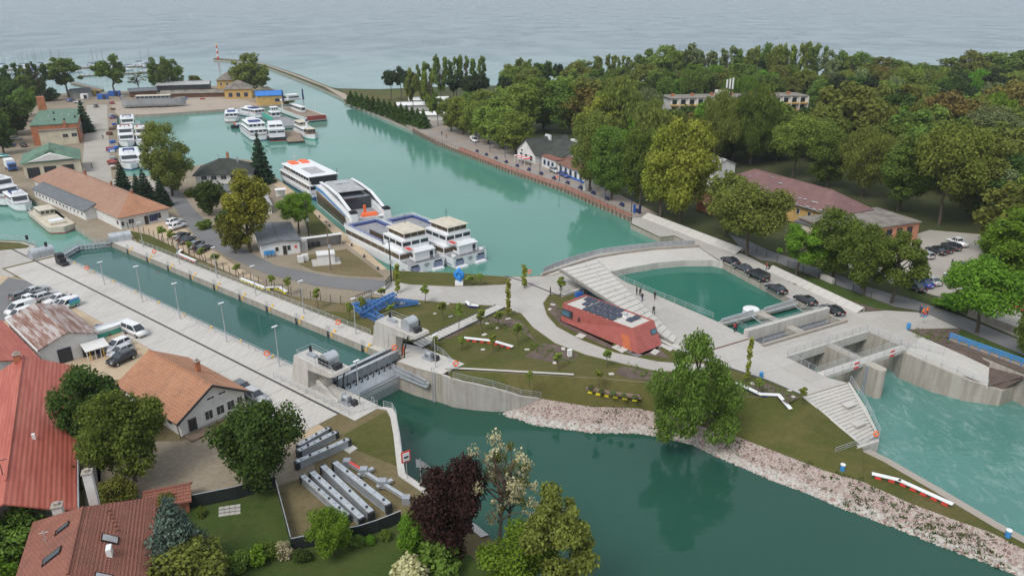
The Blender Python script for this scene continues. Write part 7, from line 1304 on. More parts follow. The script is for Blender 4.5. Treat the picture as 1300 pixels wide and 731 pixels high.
# promenade edge: timber piles, railing posts, benches
th = thing('pile_wall', 'long row of timber piles and horizontal boards along the promenade quay', 'pile wall', G(554, 180, ZW)); qe = px([(525, 165), (554, 180), (640, 213), (718, 240), (799, 275.5)]); n = 78
nrm = Vector((-.88, -.45, 0))
for k in range(n): p = along(qe, k/(n-1))+nrm*.22; MB().box(p+Vector((0, 0, -2.2)), (.32, .32, 2.9 if k < 20 else 2.35), R(26)).part('pile', M['wood'], th)
for z in (-.25, -.8): MB().loft([[q+nrm*.12+Vector((0, 0, z)) for q in qe], [q+nrm*.12+Vector((0, 0, z+.35)) for q in qe]][::-1]).part('board', M['deckbrown'], th)
rp = [along(qe, t_)-nrm*.6 for t_ in [k/40 for k in range(5, 41)]]; railing(rp, 'dark posts and rail along the red paved edge of the promenade', h=1.0, step=3, rails=(1.0,), mat='dark')
for k in range(14): q = along(px([(600, 194), (640, 209), (718, 236), (802, 271)]), k/13)+Vector((1.5, .8, 0)); th = thing('promenade_bench', 'dark blue bench facing the canal along the promenade', 'bench', q, R(-64), 'promenade benches'); boxpart(th, 'seat', 'navy', (0, 0, .42), (1.9, .5, .08)); boxpart(th, 'backrest', 'navy', (0, .28, .5), (1.9, .07, .5)); [boxpart(th, 'leg', 'dark', (s, 0, 0), (.08, .45, .42)) for s in (-.8, .8)]
for x, y, c, lab in ((805, 271, 'blue', 'tall blue information column at the end of the promenade'), (742, 243, 'white', 'white map board under the promenade planes'), (812, 272, 'navy', 'slim dark information column beside the blue one')):
    p = G(x, y); th = thing('information_column', lab, 'column', p); MB().box(p, (.6, .3, 2.4), R(26)).part('panel', M[c], th); MB().box(p, (1.1, .5, .15), R(26)).part('foot', M['conc_old'], th)
# dark bollard line on the plaza edges
sheet('plaza_drain', [(925, 467.5), (975, 484), (1021, 503.5), (1021, 502), (975, 482.4), (925, 466)], 'joint', 'k'); sheet('plaza_drain', [(640, 350.5), (665, 358), (712, 377), (712, 375.8), (666, 357), (642, 350)], 'joint', 'k'); sheet('plaza_drain_rust', [(897, 447), (951, 431), (951, 429.5), (896, 445.5)], 'rust', 'k')
a, b = G(712, 378), G(735, 371); MB().prism([a, b, b+Vector((1.2, 2.0, 0)), a+Vector((1.2, 2.0, 0))], 0, .5).top('stage_platform', M['conc_new'], 'low white platform beside the glass wall under the stepped deck', 'platform')
p = G(735, 376); th = thing('blue_machine', 'small blue tarpaulin-covered machine beside the red building', 'machine', p); MB().box(p, (1.6, .9, .9), .4, top=(.8, .7)).part('cover', M['blue'], th); MB().box(p+Vector((1.2, 0, 0)), (.5, .5, 1.3)).part('loudspeaker', M['dark'], th)
# yard clutter along the mooring quay
rnd = random.Random(21)
for k in range(44):
    x = rnd.choice((rnd.uniform(139, 148), rnd.uniform(138, 147), rnd.uniform(150, 280))); y = rnd.uniform(137, 222) if x < 149 else rnd.uniform(120, 127); c = rnd.choice(('blue', 'rust', 'dark', 'wood', 'white', 'steel', 'hullred'))
    th = thing('yard_crate', '%s crate or machine lying on the harbour yard' % {'blue': 'blue', 'rust': 'rusty', 'dark': 'black', 'wood': 'brown wooden', 'white': 'white', 'steel': 'grey steel', 'hullred': 'dark red'}[c], 'crate', G(x, y), rnd.random()*3, 'clutter on the harbour yard'); s = rnd.uniform(.7, 1.8)
    boxpart(th, 'body', c, (0, 0, .15), (s*1.6, s, s*rnd.uniform(.4, .9))); boxpart(th, 'skid', 'wood', (0, 0, 0), (s*1.5, s*.8, .15))
th = thing('mooring_shelter', 'small white open hut on the ship quay behind the passenger ship', 'hut', G(357, 250), R(20)); boxpart(th, 'roof', 'white', (0, 0, 2.2), (3, 2.2, .15)); boxpart(th, 'back_wall', 'white', (0, .9, 0), (2.6, .1, 2.2)); [boxpart(th, 'post', 'white', (s, -.8, 0), (.1, .1, 2.2)) for s in (-1.2, 1.2)]
for k in range(8): q = px([(388, 256)])[0].lerp(G(486, 341), k/7); MB().lathe(q+Vector((-.9, -.6, 0)), [(.28, 0), (.2, .1), (.16, .4), (.3, .5), (.28, .6)], 10).top('ship_bollard', M['dark'], 'black mooring bollard on the sandy ship quay', 'bollard', 'bollards on the ship quay')
# ------------------------------------------------------------------ trees
import numpy as np
def leafmat(name, c, c2=None, trans=0.35):
    t = NT(name); c2 = c2 or sc3(c, 1.5); geo = t.new('NewGeometry'); oi = t.new('ObjectInfo')
    f = t.math('ADD', t.math('MULTIPLY', geo.outputs['Random Per Island'], 0.55), t.math('MULTIPLY', t.noise(t.pos(True), 5.0, 2, 0.5), 0.45))
    col = t.ramp(f, [(0.15, sc3(c, 0.62)), (0.5, c), (0.85, c2)])
    hv = t.new('HueSaturation'); t.l.new(col, hv.inputs['Color']); t.l.new(t.math('ADD', t.math('MULTIPLY', oi.outputs['Random'], 0.035), 0.482), hv.inputs['Hue']); t.l.new(t.math('ADD', t.math('MULTIPLY', oi.outputs['Random'], 0.35), 0.8), hv.inputs['Value'])
    t.l.new(hv.outputs[0], t.b.inputs['Base Color']); t.done(0.7, 0, 0.08)
    tr = t.new('BsdfTranslucent'); t.l.new(hv.outputs[0], tr.inputs['Color']); mx = t.new('MixShader'); mx.inputs[0].default_value = trans
    t.l.new(t.b.outputs[0], mx.inputs[1]); t.l.new(tr.outputs[0], mx.inputs[2]); t.l.new(mx.outputs[0], t.out.inputs['Surface']); return t.mat
LM = {'mid': leafmat('leaf_mid', (0.130, 0.190, 0.034)), 'light': leafmat('leaf_light', (0.195, 0.250, 0.046)), 'dark': leafmat('leaf_dark', (0.066, 0.112, 0.024)), 'olive': leafmat('leaf_olive', (0.172, 0.192, 0.040)), 'yellow': leafmat('leaf_yellow', (0.265, 0.285, 0.042)),
      'rust': leafmat('leaf_rust', (0.210, 0.170, 0.048)), 'spruce': leafmat('leaf_spruce', (0.030, 0.055, 0.028), trans=.1), 'blue': leafmat('leaf_blue', (0.105, 0.150, 0.120), trans=.1), 'pine': leafmat('leaf_pine', (0.034, 0.052, 0.020), trans=.1), 'purple': leafmat('leaf_purple', (0.032, 0.014, 0.014), (0.070, 0.030, 0.028), .2), 'cream': leafmat('leaf_cream', (0.48, 0.44, 0.24), (0.64, 0.60, 0.40), .3), 'grey': leafmat('leaf_greygreen', (0.180, 0.215, 0.085)), 'bright': leafmat('leaf_bright', (0.140, 0.255, 0.026))}
def crownmesh(name, clumps, n, size, seed, shell=0.55, droop=0.0, aspect=1.5):
    r = np.random.default_rng(seed); C = np.array([c[:3] for c in clumps]); Rd = np.array([c[3:6] if len(c) > 4 else (c[3],)*3 for c in clumps])
    wgt = (Rd.prod(1))**(2/3); idx = r.choice(len(clumps), n, p=wgt/wgt.sum()); d = r.normal(size=(n, 3)); d /= np.linalg.norm(d, axis=1)[:, None]
    rad = (shell+(1-shell)*r.random(n))*(0.9+0.25*r.random(n)); P = C[idx]+d*Rd[idx]*rad[:, None]; P[:, 2] = np.maximum(P[:, 2], 0.02)
    nr = d*0.8+np.array([0, 0, .45])+r.normal(size=(n, 3))*.55; nr /= np.linalg.norm(nr, axis=1)[:, None]
    t1 = np.cross(nr, r.normal(size=(n, 3))+np.array([0, 0, droop])); t1 /= np.linalg.norm(t1, axis=1)[:, None]; t2 = np.cross(nr, t1)
    if droop: t2 = t2*.5+np.array([0, 0, -droop]); t2 /= np.linalg.norm(t2, axis=1)[:, None]
    s = size*(.6+.8*r.random(n))[:, None]; a = t1*s*.5; b = t2*s*.5*aspect
    zt_ = np.percentile(P[:, 2], 99.6); rw = np.percentile(np.hypot(P[:, 0], P[:, 1]), 97.5)*2
    V = np.stack([P-a*.35-b, P+a-b*.1, P+a*.25+b, P-a+b*.15], 1).reshape(-1, 3)
    me = bpy.data.meshes.new(name); me.vertices.add(4*n); me.vertices.foreach_set('co', V.astype(np.float32).ravel()); me.loops.add(4*n); me.loops.foreach_set('vertex_index', np.arange(4*n, dtype=np.int32))
    me.polygons.add(n); me.polygons.foreach_set('loop_start', np.arange(0, 4*n, 4, dtype=np.int32)); me.materials.append(LM['mid']); me.update(calc_edges=True); me['top'] = float(zt_); me['wide'] = float(rw); return me
def trunkmesh(name, clumps, r0, top, seed, nb=12, fork=.28):
    mb = MB(); rn = random.Random(seed); p = Vector((0, 0, -.02)); pts = [p]
    for k in range(1, 6): pts.append(Vector((rn.uniform(-.012, .012)*k, rn.uniform(-.012, .012)*k, top*k/5)))
    for k in range(5): mb.tube(pts[k], pts[k+1], r0*(1-k*.15), 7, r0*(1-(k+1)*.15), cap=False)
    cl = sorted(clumps, key=lambda c: rn.random())[:nb]
    for c in cl:
        q = Vector(c[:3]); zf = max(fork, min(q.z*.72, top)); k = min(4, int(zf/top*5)); s_ = pts[k].lerp(pts[k+1], zf/top*5-k); m = s_.lerp(q, .5)+Vector((rn.uniform(-.03, .03), rn.uniform(-.03, .03), .03))
        mb.tube(s_, m, r0*.45, 5, r0*.3, cap=False); mb.tube(m, q, r0*.3, 5, r0*.1, cap=False)
    return mb.mesh(name, M['bark'], True)
def ell(rn, n, c, rr, cr, inner=.62, top_bias=0.0):
    out = []
    for _ in range(n):
        d = Vector((rn.gauss(0, 1), rn.gauss(0, 1), rn.gauss(0, 1)+top_bias)).normalized(); f = inner+(1-inner)*rn.random(); q = Vector((c[0]+d.x*rr[0]*f, c[1]+d.y*rr[1]*f, c[2]+d.z*rr[2]*f)); s = cr*rn.uniform(.5, 1.5); out.append((q.x, q.y, q.z, s, s, s*.8))
    return out
PROTO = {}
def proto(kind, var, hd=False):
    key = (kind, var, hd)
    if key in PROTO: return PROTO[key]
    seed = abs(hash((kind, var))) % 9973 if False else sum(ord(c) for c in kind)*7+var*31; rn = random.Random(seed); k = 3.2 if hd else 1.0; sz = .55 if hd else 1.0; r0 = .022; top = .6; nb = 12; fork = .25; droop = 0
    if kind == 'round': cl = ell(rn, 50, (0, 0, .54), (.37, .37, .39), .105, .5)+[(0, 0, .52, .22, .22, .26)]; n, s = 5600, .036; fork = .14
    elif kind == 'wide': cl = ell(rn, 50, (0, 0, .60), (.40, .40, .26), .115, .6, .5)+[(0, 0, .58, .26, .26, .16)]; n, s = 5200, .036
    elif kind == 'plane': cl = ell(rn, 60, (0, 0, .54), (.34, .34, .41), .09, .78)+[(0, 0, .54, .30, .30, .37)]; n, s = 6500, .030; fork = .16
    elif kind == 'tall': cl = ell(rn, 46, (0, 0, .56), (.24, .24, .41), .085, .55)+[(0, 0, .55, .14, .14, .25)]; n, s = 4600, .032; top = .75
    elif kind == 'poplar':
        cl = []
        for a in range(4):
            ang = rn.random()*6.28; lx, ly = math.cos(ang)*.2, math.sin(ang)*.2; hh = rn.uniform(.8, 1.0)
            for q in range(9): z = .30+.68*q/8*hh; f = min(1, (z-.1)/.6); cl.append((lx*f+rn.uniform(-.05, .05), ly*f+rn.uniform(-.05, .05), z, rn.uniform(.045, .085)))
        n, s = 3000, .034; top = .8; nb = 20; r0 = .018
    elif kind == 'loose': cl = ell(rn, 26, (0, 0, .62), (.36, .36, .32), .10, .45); n, s = 3200, .038; nb = 22
    elif kind == 'weep': cl = ell(rn, 52, (0, 0, .50), (.40, .40, .36), .11, .6)+[(.0, 0, .52, .3, .3, .3)]; n, s = 5200, .032; droop = 1.0; fork = .2
    elif kind == 'droop':
        cl = []
        for q in range(64): z = .10+.86*rn.random()**1.25; rr = .46*max(.05, 1-(abs(z-.30)/.72)**1.7); a = rn.random()*6.28; f = rn.uniform(.55, .92); cl.append((math.cos(a)*rr*f, math.sin(a)*rr*f, z, rn.uniform(.05, .12), rn.uniform(.05, .12), rn.uniform(.06, .11)))
        cl.append((0, 0, .42, .24, .24, .26)); n, s = 6200, .031; droop = .9; fork = .15; top = .8
    elif kind == 'spruce':
        cl = []
        for L_ in range(11):
            z = .06+.88*L_/10; rr = (1-L_/10.6)*.30+.015
            for q in range(max(3, 9-L_//2)): a = q*6.28/max(3, 9-L_//2)+L_*.7; cl.append((math.cos(a)*rr*.62, math.sin(a)*rr*.62, z-rr*.12, rr*.48+.012, rr*.48+.012, .035))
        n, s = 4200, .034; top = .97; nb = 0; droop = .5
    elif kind == 'cone':
        cl = [(0, 0, .12+.85*q/8, .30*(1-q/8.5)+.03, .30*(1-q/8.5)+.03, .10) for q in range(9)]+ell(rn, 20, (0, 0, .42), (.24, .24, .34), .07, .8); n, s = 2600, .05; top = .5; nb = 4
    elif kind == 'pine': cl = ell(rn, 22, (0, 0, .74), (.34, .34, .2), .11, .5); n, s = 4200, .034; top = .8; nb = 14; fork = .5
    elif kind == 'bare': cl = ell(rn, 30, (0, 0, .62), (.28, .28, .36), .05, .4); n, s = 500, .03; top = .75; nb = 28; r0 = .02
    elif kind == 'blossom': cl = ell(rn, 30, (0, 0, .62), (.34, .34, .36), .06, .5); n, s = 520, .030; top = .7; nb = 30; r0 = .02
    elif kind == 'bush': cl = ell(rn, 26, (0, 0, .42), (.40, .40, .42), .15, .6)+[(0, 0, .4, .3, .3, .35)]; n, s = 2600, .06; top = .3; nb = 4; r0 = .03; fork = .05
    elif kind == 'sapling': cl = ell(rn, 9, (0, 0, .72), (.11, .11, .24), .06, .4); n, s = 240, .055; top = .95; nb = 6; r0 = .012; fork = .45
    elif kind == 'column': cl = [(rn.uniform(-.03, .03), rn.uniform(-.03, .03), .15+.8*q/10, .07) for q in range(11)]; n, s = 300, .05; top = .95; nb = 3; r0 = .012
    PROTO[key] = (crownmesh('crown', cl, int(n*k), s*sz, seed, .45, droop), trunkmesh('trunk', cl, r0, top, seed, nb, fork)); return PROTO[key]
NV = {'round': 4, 'wide': 3, 'plane': 3, 'tall': 3, 'poplar': 3, 'loose': 3, 'weep': 2, 'spruce': 2, 'cone': 2, 'pine': 2, 'bush': 2}
_tc = [0]
def tree(kind, mat, p, h, w, label, group=None, hd=False, name='tree', cat='tree', hue=None):
    "one tree: foot p, height h, crown width w"
    _tc[0] += 1; var = _tc[0] % NV.get(kind, 1); cm, tm = proto(kind, var, hd); base_w = cm['wide']; h = h/cm['top']
    th = thing(name, label, cat, p, random.Random(_tc[0]).random()*6.28, group); sx = w/base_w; th.scale = (sx, sx, h)
    c = ob('crown', cm, th); c.material_slots[0].link = 'OBJECT'; c.material_slots[0].material = LM[mat]; ob('trunk', tm, th); return th
def T(kind, mat, x, yb, yt, wpx, label, group=None, hd=False, z=0.0, **kw):
    p = G(x, yb, z); h = max(.6, H(x, yt, yb, z)); w = wpx*(math.cos(PITCH)*p.y+math.sin(PITCH)*(CAM_H-z))/FPX; return tree(kind, mat, p, h, w, label, group, hd, **kw)
# garden and yard trees close to the camera
T('round', 'dark', 122, 572, 466, 80, 'dense dark green tree beside the red hall wall, the farther of two', hd=True); T('round', 'mid', 172, 612, 500, 100, 'dense green tree on the dirt yard, the nearer of two beside the red hall', hd=True)
T('round', 'dark', 334, 622, 510, 104, 'big dark green tree between the dirt yard and the stop logs', hd=True)
T('spruce', 'blue', 232, 735, 636, 105, 'blue-grey spruce beside the red-brown tiled house', hd=True); T('bush', 'olive', 245, 745, 686, 110, 'broad olive conifer bush in front of the blue spruce', hd=True, name='bush', cat='bush')
T('round', 'bright', 423, 706, 650, 56, 'small bright green tree in front of the black fence and stop logs', hd=True); T('round', 'purple', 574, 712, 585, 88, 'dark purple-leaved tree on the river bank', hd=True)
T('bush', 'bright', 526, 700, 650, 38, 'bright green clipped column bush beside the purple tree', name='bush', cat='bush', hd=True); T('blossom', 'cream', 634, 702, 556, 92, 'sparse tree with pale cream blossom on the river bank', hd=True); T('bare', 'olive', 645, 690, 570, 60, 'almost bare brown tree behind the blossoming one', hd=True)
T('round', 'bright', 655, 760, 684, 105, 'bright green broad tree below the blossoming tree', hd=True); T('loose', 'olive', 700, 760, 636, 100, 'olive-brown leafing tree on the river edge', hd=True); T('bush', 'mid', 560, 730, 690, 60, 'green hedge bush below the purple tree', name='bush', cat='bush'); T('bush', 'cream', 521, 745, 711, 50, 'pale flowering bush on the river lawn', name='bush', cat='bush')
T('blossom', 'cream', 690, 735, 628, 60, 'pale blossom branches rising over the olive-brown tree', hd=True)
T('bush', 'mid', 14, 705, 655, 84, 'green shrub at the corner of the red-brown tiled house', name='bush', cat='bush', hd=True); T('bush', 'bright', 0, 745, 708, 50, 'bright green shrub below the corner shrub', name='bush', cat='bush'); T('bush', 'dark', 98, 628, 592, 18, 'clipped dark hedge along the red hall wall', name='bush', cat='bush'); T('bush', 'olive', 152, 640, 606, 52, 'loose olive shrub behind the garden shed', name='bush', cat='bush', hd=True); T('bush', 'olive', 215, 652, 625, 24, 'small twiggy shrub growing over the garden shed roof', name='bush', cat='bush')
T('loose', 'yellow', 66, 650, 622, 40, 'sparse yellow-green shoots beside the white chimney of the red hall')
for x, y, yt, w, m in ((306, 722, 700, 30, 'mid'), (326, 715, 694, 28, 'bright'), (346, 708, 690, 26, 'mid'), (362, 706, 688, 24, 'cream'), (384, 712, 698, 22, 'dark'), (455, 692, 678, 18, 'mid'), (470, 690, 680, 14, 'bright'), (490, 684, 672, 18, 'mid'), (255, 655, 645, 14, 'mid')): T('bush', m, x, y, yt, w, 'low garden shrub planted along the black mesh fence', 'shrubs along the black fence', name='bush', cat='bush')
# river bank tree
T('droop', 'mid', 878, 550, 429, 114, 'big green drooping tree on the stone bank below the plaza', hd=True, z=-2.6)
# centre
T('plane', 'olive', 219, 249, 157, 58, 'tall dense poplar-like tree between the basin boats and the harbour road', hd=True); T('bush', 'mid', 242, 250, 240, 14, 'low hedge at the foot of the tall dense tree', name='bush', cat='bush')
for x, yb, yt, w, lab in ((158, 246, 207, 24, 'dark spruce between the warehouse roof and the moored boats'), (187, 258, 217, 28, 'dark spruce behind the warehouse ridge, middle of three'), (207, 262, 226, 24, 'dark spruce nearest the harbour road'), (176, 250, 222, 20, 'small dark spruce behind the warehouse ridge'), (333, 232, 172, 32, 'tall dark spruce beside the passenger ship')): T('spruce', 'spruce', x, yb, yt, w, lab)
T('round', 'dark', 267, 273, 229, 40, 'round dark green tree in front of the white harbour house'); T('tall', 'yellow', 318, 320, 218, 62, 'tall yellow-green tree beside the small white pier building', hd=True); T('round', 'olive', 298, 322, 266, 36, 'olive tree at the road bend below the yellow-green tree'); T('wide', 'bright', 380, 296, 246, 50, 'spreading bright green tree on the quay lawn beside the catamaran', hd=True); T('bush', 'dark', 285, 285, 268, 24, 'dark shrub beside the road bend', name='bush', cat='bush'); T('bush', 'mid', 260, 290, 280, 20, 'low shrub beside the harbour road', name='bush', cat='bush')
T('spruce', 'spruce', 109, 168, 129, 22, 'dark conifer at the corner of the green flat roof')
for x, yb, yt, w, k, m in ((6, 130, 94, 30, 'round', 'dark'), (22, 128, 82, 26, 'poplar', 'dark'), (40, 130, 88, 30, 'tall', 'mid'), (54, 130, 80, 24, 'poplar', 'dark'), (14, 150, 104, 40, 'round', 'dark'), (34, 155, 112, 30, 'round', 'mid'), (2, 172, 118, 44, 'round', 'dark'), (22, 172, 130, 34, 'round', 'dark'), (5, 196, 145, 34, 'tall', 'dark'), (66, 128, 112, 18, 'bush', 'dark'), (-12, 185, 125, 50, 'round', 'mid')): T(k, m, x, yb, yt, w, 'leafy tree in the wood beside the brick hall and the marina', 'trees west of the harbour yard')
for x, yb, yt, w, k, m, lab in ((88, 124, 74, 46, 'loose', 'mid', 'spreading tree with open crown at the end of the yard road'), (146, 122, 71, 42, 'loose', 'mid', 'spreading tree with open crown beside the blue containers'), (178, 118, 92, 24, 'bare', 'olive', 'half bare small tree between the containers and the boat sheds'), (200, 116, 74, 20, 'tall', 'mid', 'slim upright tree behind the boat sheds, first of three'), (213, 116, 73, 20, 'tall', 'mid', 'slim upright tree behind the boat sheds, middle of three'), (226, 115, 76, 18, 'tall', 'mid', 'slim upright tree behind the boat sheds, nearest the ochre houses'), (250, 112, 96, 22, 'bush', 'olive', 'small round tree behind the long pale boat shed'), (320, 118, 69, 46, 'round', 'olive', 'broad tree on the tip behind the blue-roofed shed'), (293, 108, 90, 14, 'cone', 'dark', 'small dark conifer beside the pyramid-roofed ochre house'), (364, 131, 122, 26, 'bush', 'olive', 'bushes on the point beside the car ferry'), (334, 112, 88, 20, 'round', 'mid', 'small tree beside the broad tree on the tip')): T(k, m, x, yb, yt, w, lab)
# saplings on the lawns
sp = [(206, 306, 288), (219, 313, 293), (241, 322, 307), (258, 332, 315), (275, 338, 322), (303, 350, 335), (345, 366, 350), (367, 374, 352), (404, 392, 366), (444, 408, 385), (460, 402, 378), (486, 380, 366), (497, 401, 387), (540, 385, 362), (563, 407, 383), (583, 421, 385), (586, 445, 428), (612, 423, 393), (609, 363, 348), (634, 418, 395), (626, 448, 425), (658, 439, 410), (709, 470, 448), (771, 467, 444), (672, 490, 472), (760, 490, 470), (712, 376, 352), (962, 502, 480), (1018, 512, 492), (598, 363, 350)]
for x, yb, yt in sp:
    T('sapling', 'light', x, yb, yt, 12, 'thin young tree tied to a stake on the lock lawns', 'young trees on the lawns', name='sapling')
for x, yb, yt in ((645, 402, 355), (947, 485, 428), (666, 366, 336), (505, 372, 335), (553, 441, 425)): T('column', 'yellow', x, yb, yt, 8, 'tall narrow young poplar beside the plaza paving', 'narrow young poplars', name='sapling')
# promenade: conical row, pines, planes
for k in range(14): q = k/13; x = 446+q*92; yb = 133+q*30; T('cone', 'dark', x, yb, yb-17-q*5, 13+q*4, 'small dark conical tree in the row along the mole path', 'conical trees along the mole path')
for x, yb, yt, w, k, m in ((497, 128, 90, 24, 'pine', 'pine'), (510, 132, 86, 26, 'pine', 'pine'), (522, 134, 92, 22, 'pine', 'pine'), (580, 138, 94, 30, 'pine', 'pine'), (600, 140, 97, 30, 'pine', 'pine'), (612, 140, 94, 22, 'pine', 'pine'), (640, 135, 98, 24, 'pine', 'pine')): T(k, m, x, yb, yt, w, 'dark pine with a flat crown near the beach', 'pines near the beach')
for x, yb, yt, w, k, m in ((525, 145, 88, 20, 'loose', 'olive'), (540, 140, 80, 22, 'poplar', 'mid'), (548, 150, 92, 22, 'poplar', 'light'), (560, 130, 71, 22, 'poplar', 'mid'), (576, 128, 74, 18, 'poplar', 'mid'), (592, 128, 72, 20, 'poplar', 'mid'), (608, 126, 72, 22, 'poplar', 'mid'), (556, 160, 118, 18, 'loose', 'mid'), (662, 122, 76, 24, 'poplar', 'mid'), (690, 124, 78, 24, 'poplar', 'dark'), (676, 126, 80, 22, 'poplar', 'mid'), (645, 128, 88, 22, 'round', 'light')): T(k, m, x, yb, yt, w, 'slender open-crowned tree between beach and promenade', 'slender trees by the beach')
for x, yb, yt, w, m in ((573, 167, 126, 34, 'light'), (588, 171, 124, 36, 'light'), (603, 176, 128, 38, 'light'), (620, 183, 136, 40, 'light'), (638, 189, 138, 44, 'light'), (655, 196, 144, 46, 'light'), (596, 158, 118, 34, 'mid'), (615, 160, 116, 40, 'light'), (640, 164, 112, 46, 'light'), (663, 172, 108, 50, 'light'), (690, 165, 100, 56, 'mid'), (715, 170, 104, 50, 'mid')): T('plane', m, x, yb, yt, w, 'clipped egg-shaped plane tree on the promenade before the restaurant', 'planes before the restaurant')
for x, yb, yt, w, m, lab in ((748, 243, 142, 56, 'olive', 'tall dense egg-shaped plane hiding the end of the blue and white pavilion'), (776, 254, 162, 56, 'mid', 'tall dense plane second along the promenade after the pavilion'), (812, 262, 166, 50, 'mid', 'tall plane third along the promenade after the pavilion'), (838, 268, 170, 46, 'light', 'light green plane beside the terrace corner'),): T('plane', m, x, yb, yt, w, lab, hd=True)
T('round', 'yellow', 863, 282, 152, 84, 'big yellow-green open-crowned tree above the sloping panels', hd=True); T('tall', 'yellow', 838, 276, 164, 50, 'second yellow-green tree behind the sloping panels', hd=True); T('wide', 'olive', 948, 324, 236, 92, 'broad olive tree at the gap in the sloping panels', hd=True); T('round', 'olive', 922, 300, 222, 56, 'olive tree in front of the red-roofed kiosk')
T('loose', 'bright', 1010, 350, 290, 58, 'bright green multi-stemmed tree beside the park road', hd=True); T('round', 'mid', 1058, 352, 268, 72, 'green tree in front of the cream annex beside the park road', hd=True); T('round', 'mid', 1096, 374, 288, 62, 'green tree hiding the salmon hall corner', hd=True); T('loose', 'mid', 1132, 384, 300, 66, 'open tree on the verge in front of the parked blue car', hd=True); T('wide', 'bright', 1240, 422, 334, 100, 'big bright tree with dark trunk beside the yard wall', hd=True); T('round', 'bright', 1292, 372, 272, 100, 'bright round tree hiding the end of the car park', hd=True); T('round', 'mid', 1265, 350, 290, 56, 'green tree behind the red car', hd=True); T('bush', 'bright', 1215, 392, 374, 50, 'rough green shrubs beside the yard wall', name='bush', cat='bush'); T('weep', 'mid', 1302, 460, 385, 40, 'drooping tree at the end of the yard wall')
# the wooded park
SKY = [(620, 84), (660, 78), (690, 80), (715, 92), (735, 76), (780, 70), (830, 62), (870, 57), (900, 62), (950, 60), (1000, 55), (1040, 57), (1080, 71), (1100, 66), (1140, 73), (1180, 80), (1220, 70), (1260, 63), (1320, 66)]
def skyl(x):
    for (a, b), (c, d) in zip(SKY, SKY[1:]):
        if a <= x <= c: return b+(d-b)*(x-a)/(c-a)
    return 66
rn = random.Random(77); x = 722
while x < 1325:
    yb = rn.uniform(106, 114); far_r = x > 1085; k = rn.choice(('round', 'wide', 'round', 'plane')) if far_r else rn.choice(('poplar', 'tall', 'tall', 'poplar', 'round')); m = rn.choice(('mid', 'olive', 'mid', 'grey', 'light')) if not far_r else rn.choice(('mid', 'olive', 'light', 'olive'))
    T(k, m, x, yb, skyl(x)+rn.uniform(-3, 6), rn.uniform(20, 30) if not far_r else rn.uniform(36, 52), 'tree of the tall belt along the lake shore behind the hotel' if not far_r else 'rounded tree of the shore wood at the end of the park', 'shore belt trees' if not far_r else 'shore wood trees'); x += rn.uniform(11, 16) if not far_r else rn.uniform(20, 28)
for x, yb, yt, w, k, m, lab in ((905, 214, 116, 56, 'weep', 'olive', 'tall olive tree in front of the hotel above the white pavilion'), (952, 210, 112, 62, 'weep', 'mid', 'tall green tree covering the middle of the hotel front'), (930, 205, 128, 44, 'loose', 'olive', 'open olive tree between the two tall hotel trees'), (1006, 226, 146, 64, 'wide', 'light', 'light green tree behind the ridge of the wine-red roof'), (1050, 238, 166, 54, 'round', 'mid', 'green tree behind the far end of the wine-red roof'), (1094, 250, 166, 74, 'weep', 'olive', 'broad olive tree behind the hip of the wine-red roof'), (1140, 268, 170, 66, 'tall', 'mid', 'upright green tree behind the flat felt roof'), (1192, 286, 162, 88, 'wide', 'light', 'great spreading tree behind the car park row'), (1240, 278, 168, 76, 'round', 'olive', 'big olive tree beyond the white pickup'), (1288, 290, 205, 70, 'round', 'grey', 'grey-green tree at the back of the car park'), (1072, 196, 108, 84, 'round', 'olive', 'wide rounded olive tree right of the hotel'), (1130, 192, 122, 62, 'round', 'dark', 'dark rounded tree in the middle of the park'), (1195, 196, 118, 72, 'wide', 'rust', 'brownish spreading tree in the middle of the park'), (1150, 222, 150, 66, 'round', 'mid', 'full green tree above the felt roof'), (1250, 214, 138, 80, 'wide', 'grey', 'pale grey-green spreading tree deep in the park'), (1278, 186, 106, 66, 'wide', 'rust', 'pale brownish tree near the shore wood'), (1215, 240, 176, 60, 'weep', 'light', 'light drooping tree beyond the car park'), (1296, 246, 172, 60, 'round', 'mid', 'full green tree beside the grey-green one'), (1040, 208, 150, 44, 'weep', 'light', 'light drooping tree below the hotel end wall'), (985, 205, 150, 40, 'tall', 'mid', 'slim green tree below the hotel balconies'), (860, 196, 136, 48, 'round', 'dark', 'dark round tree at the left end of the hotel'), (820, 205, 128, 50, 'weep', 'olive', 'olive tree behind the tall promenade planes'), (790, 190, 100, 60, 'weep', 'olive', 'large olive tree behind the pavilion planes'), (740, 172, 102, 60, 'round', 'olive', 'large olive tree behind the restaurant roof')):
    T(k, m, x, yb, yt, w, lab, hd=(yb > 205))
def allowed(x, y):
    left = {120: 640, 131: 665, 143: 705, 157: 735, 172: 735, 186: 760, 202: 790, 216: 830, 230: 860}.get(y, 1060)
    if x < left: return False
    if 820 < x < 1040 and 138 < y < 160: return False
    if 880 < x < 1110 and y > 205: return False
    if 640 < x < 740 and 150 < y < 228: return False
    if x < 1120 and y > 225: return False
    if x < 1180 and y > 245: return False
    if x < 1255 and y > 262: return False
    return True
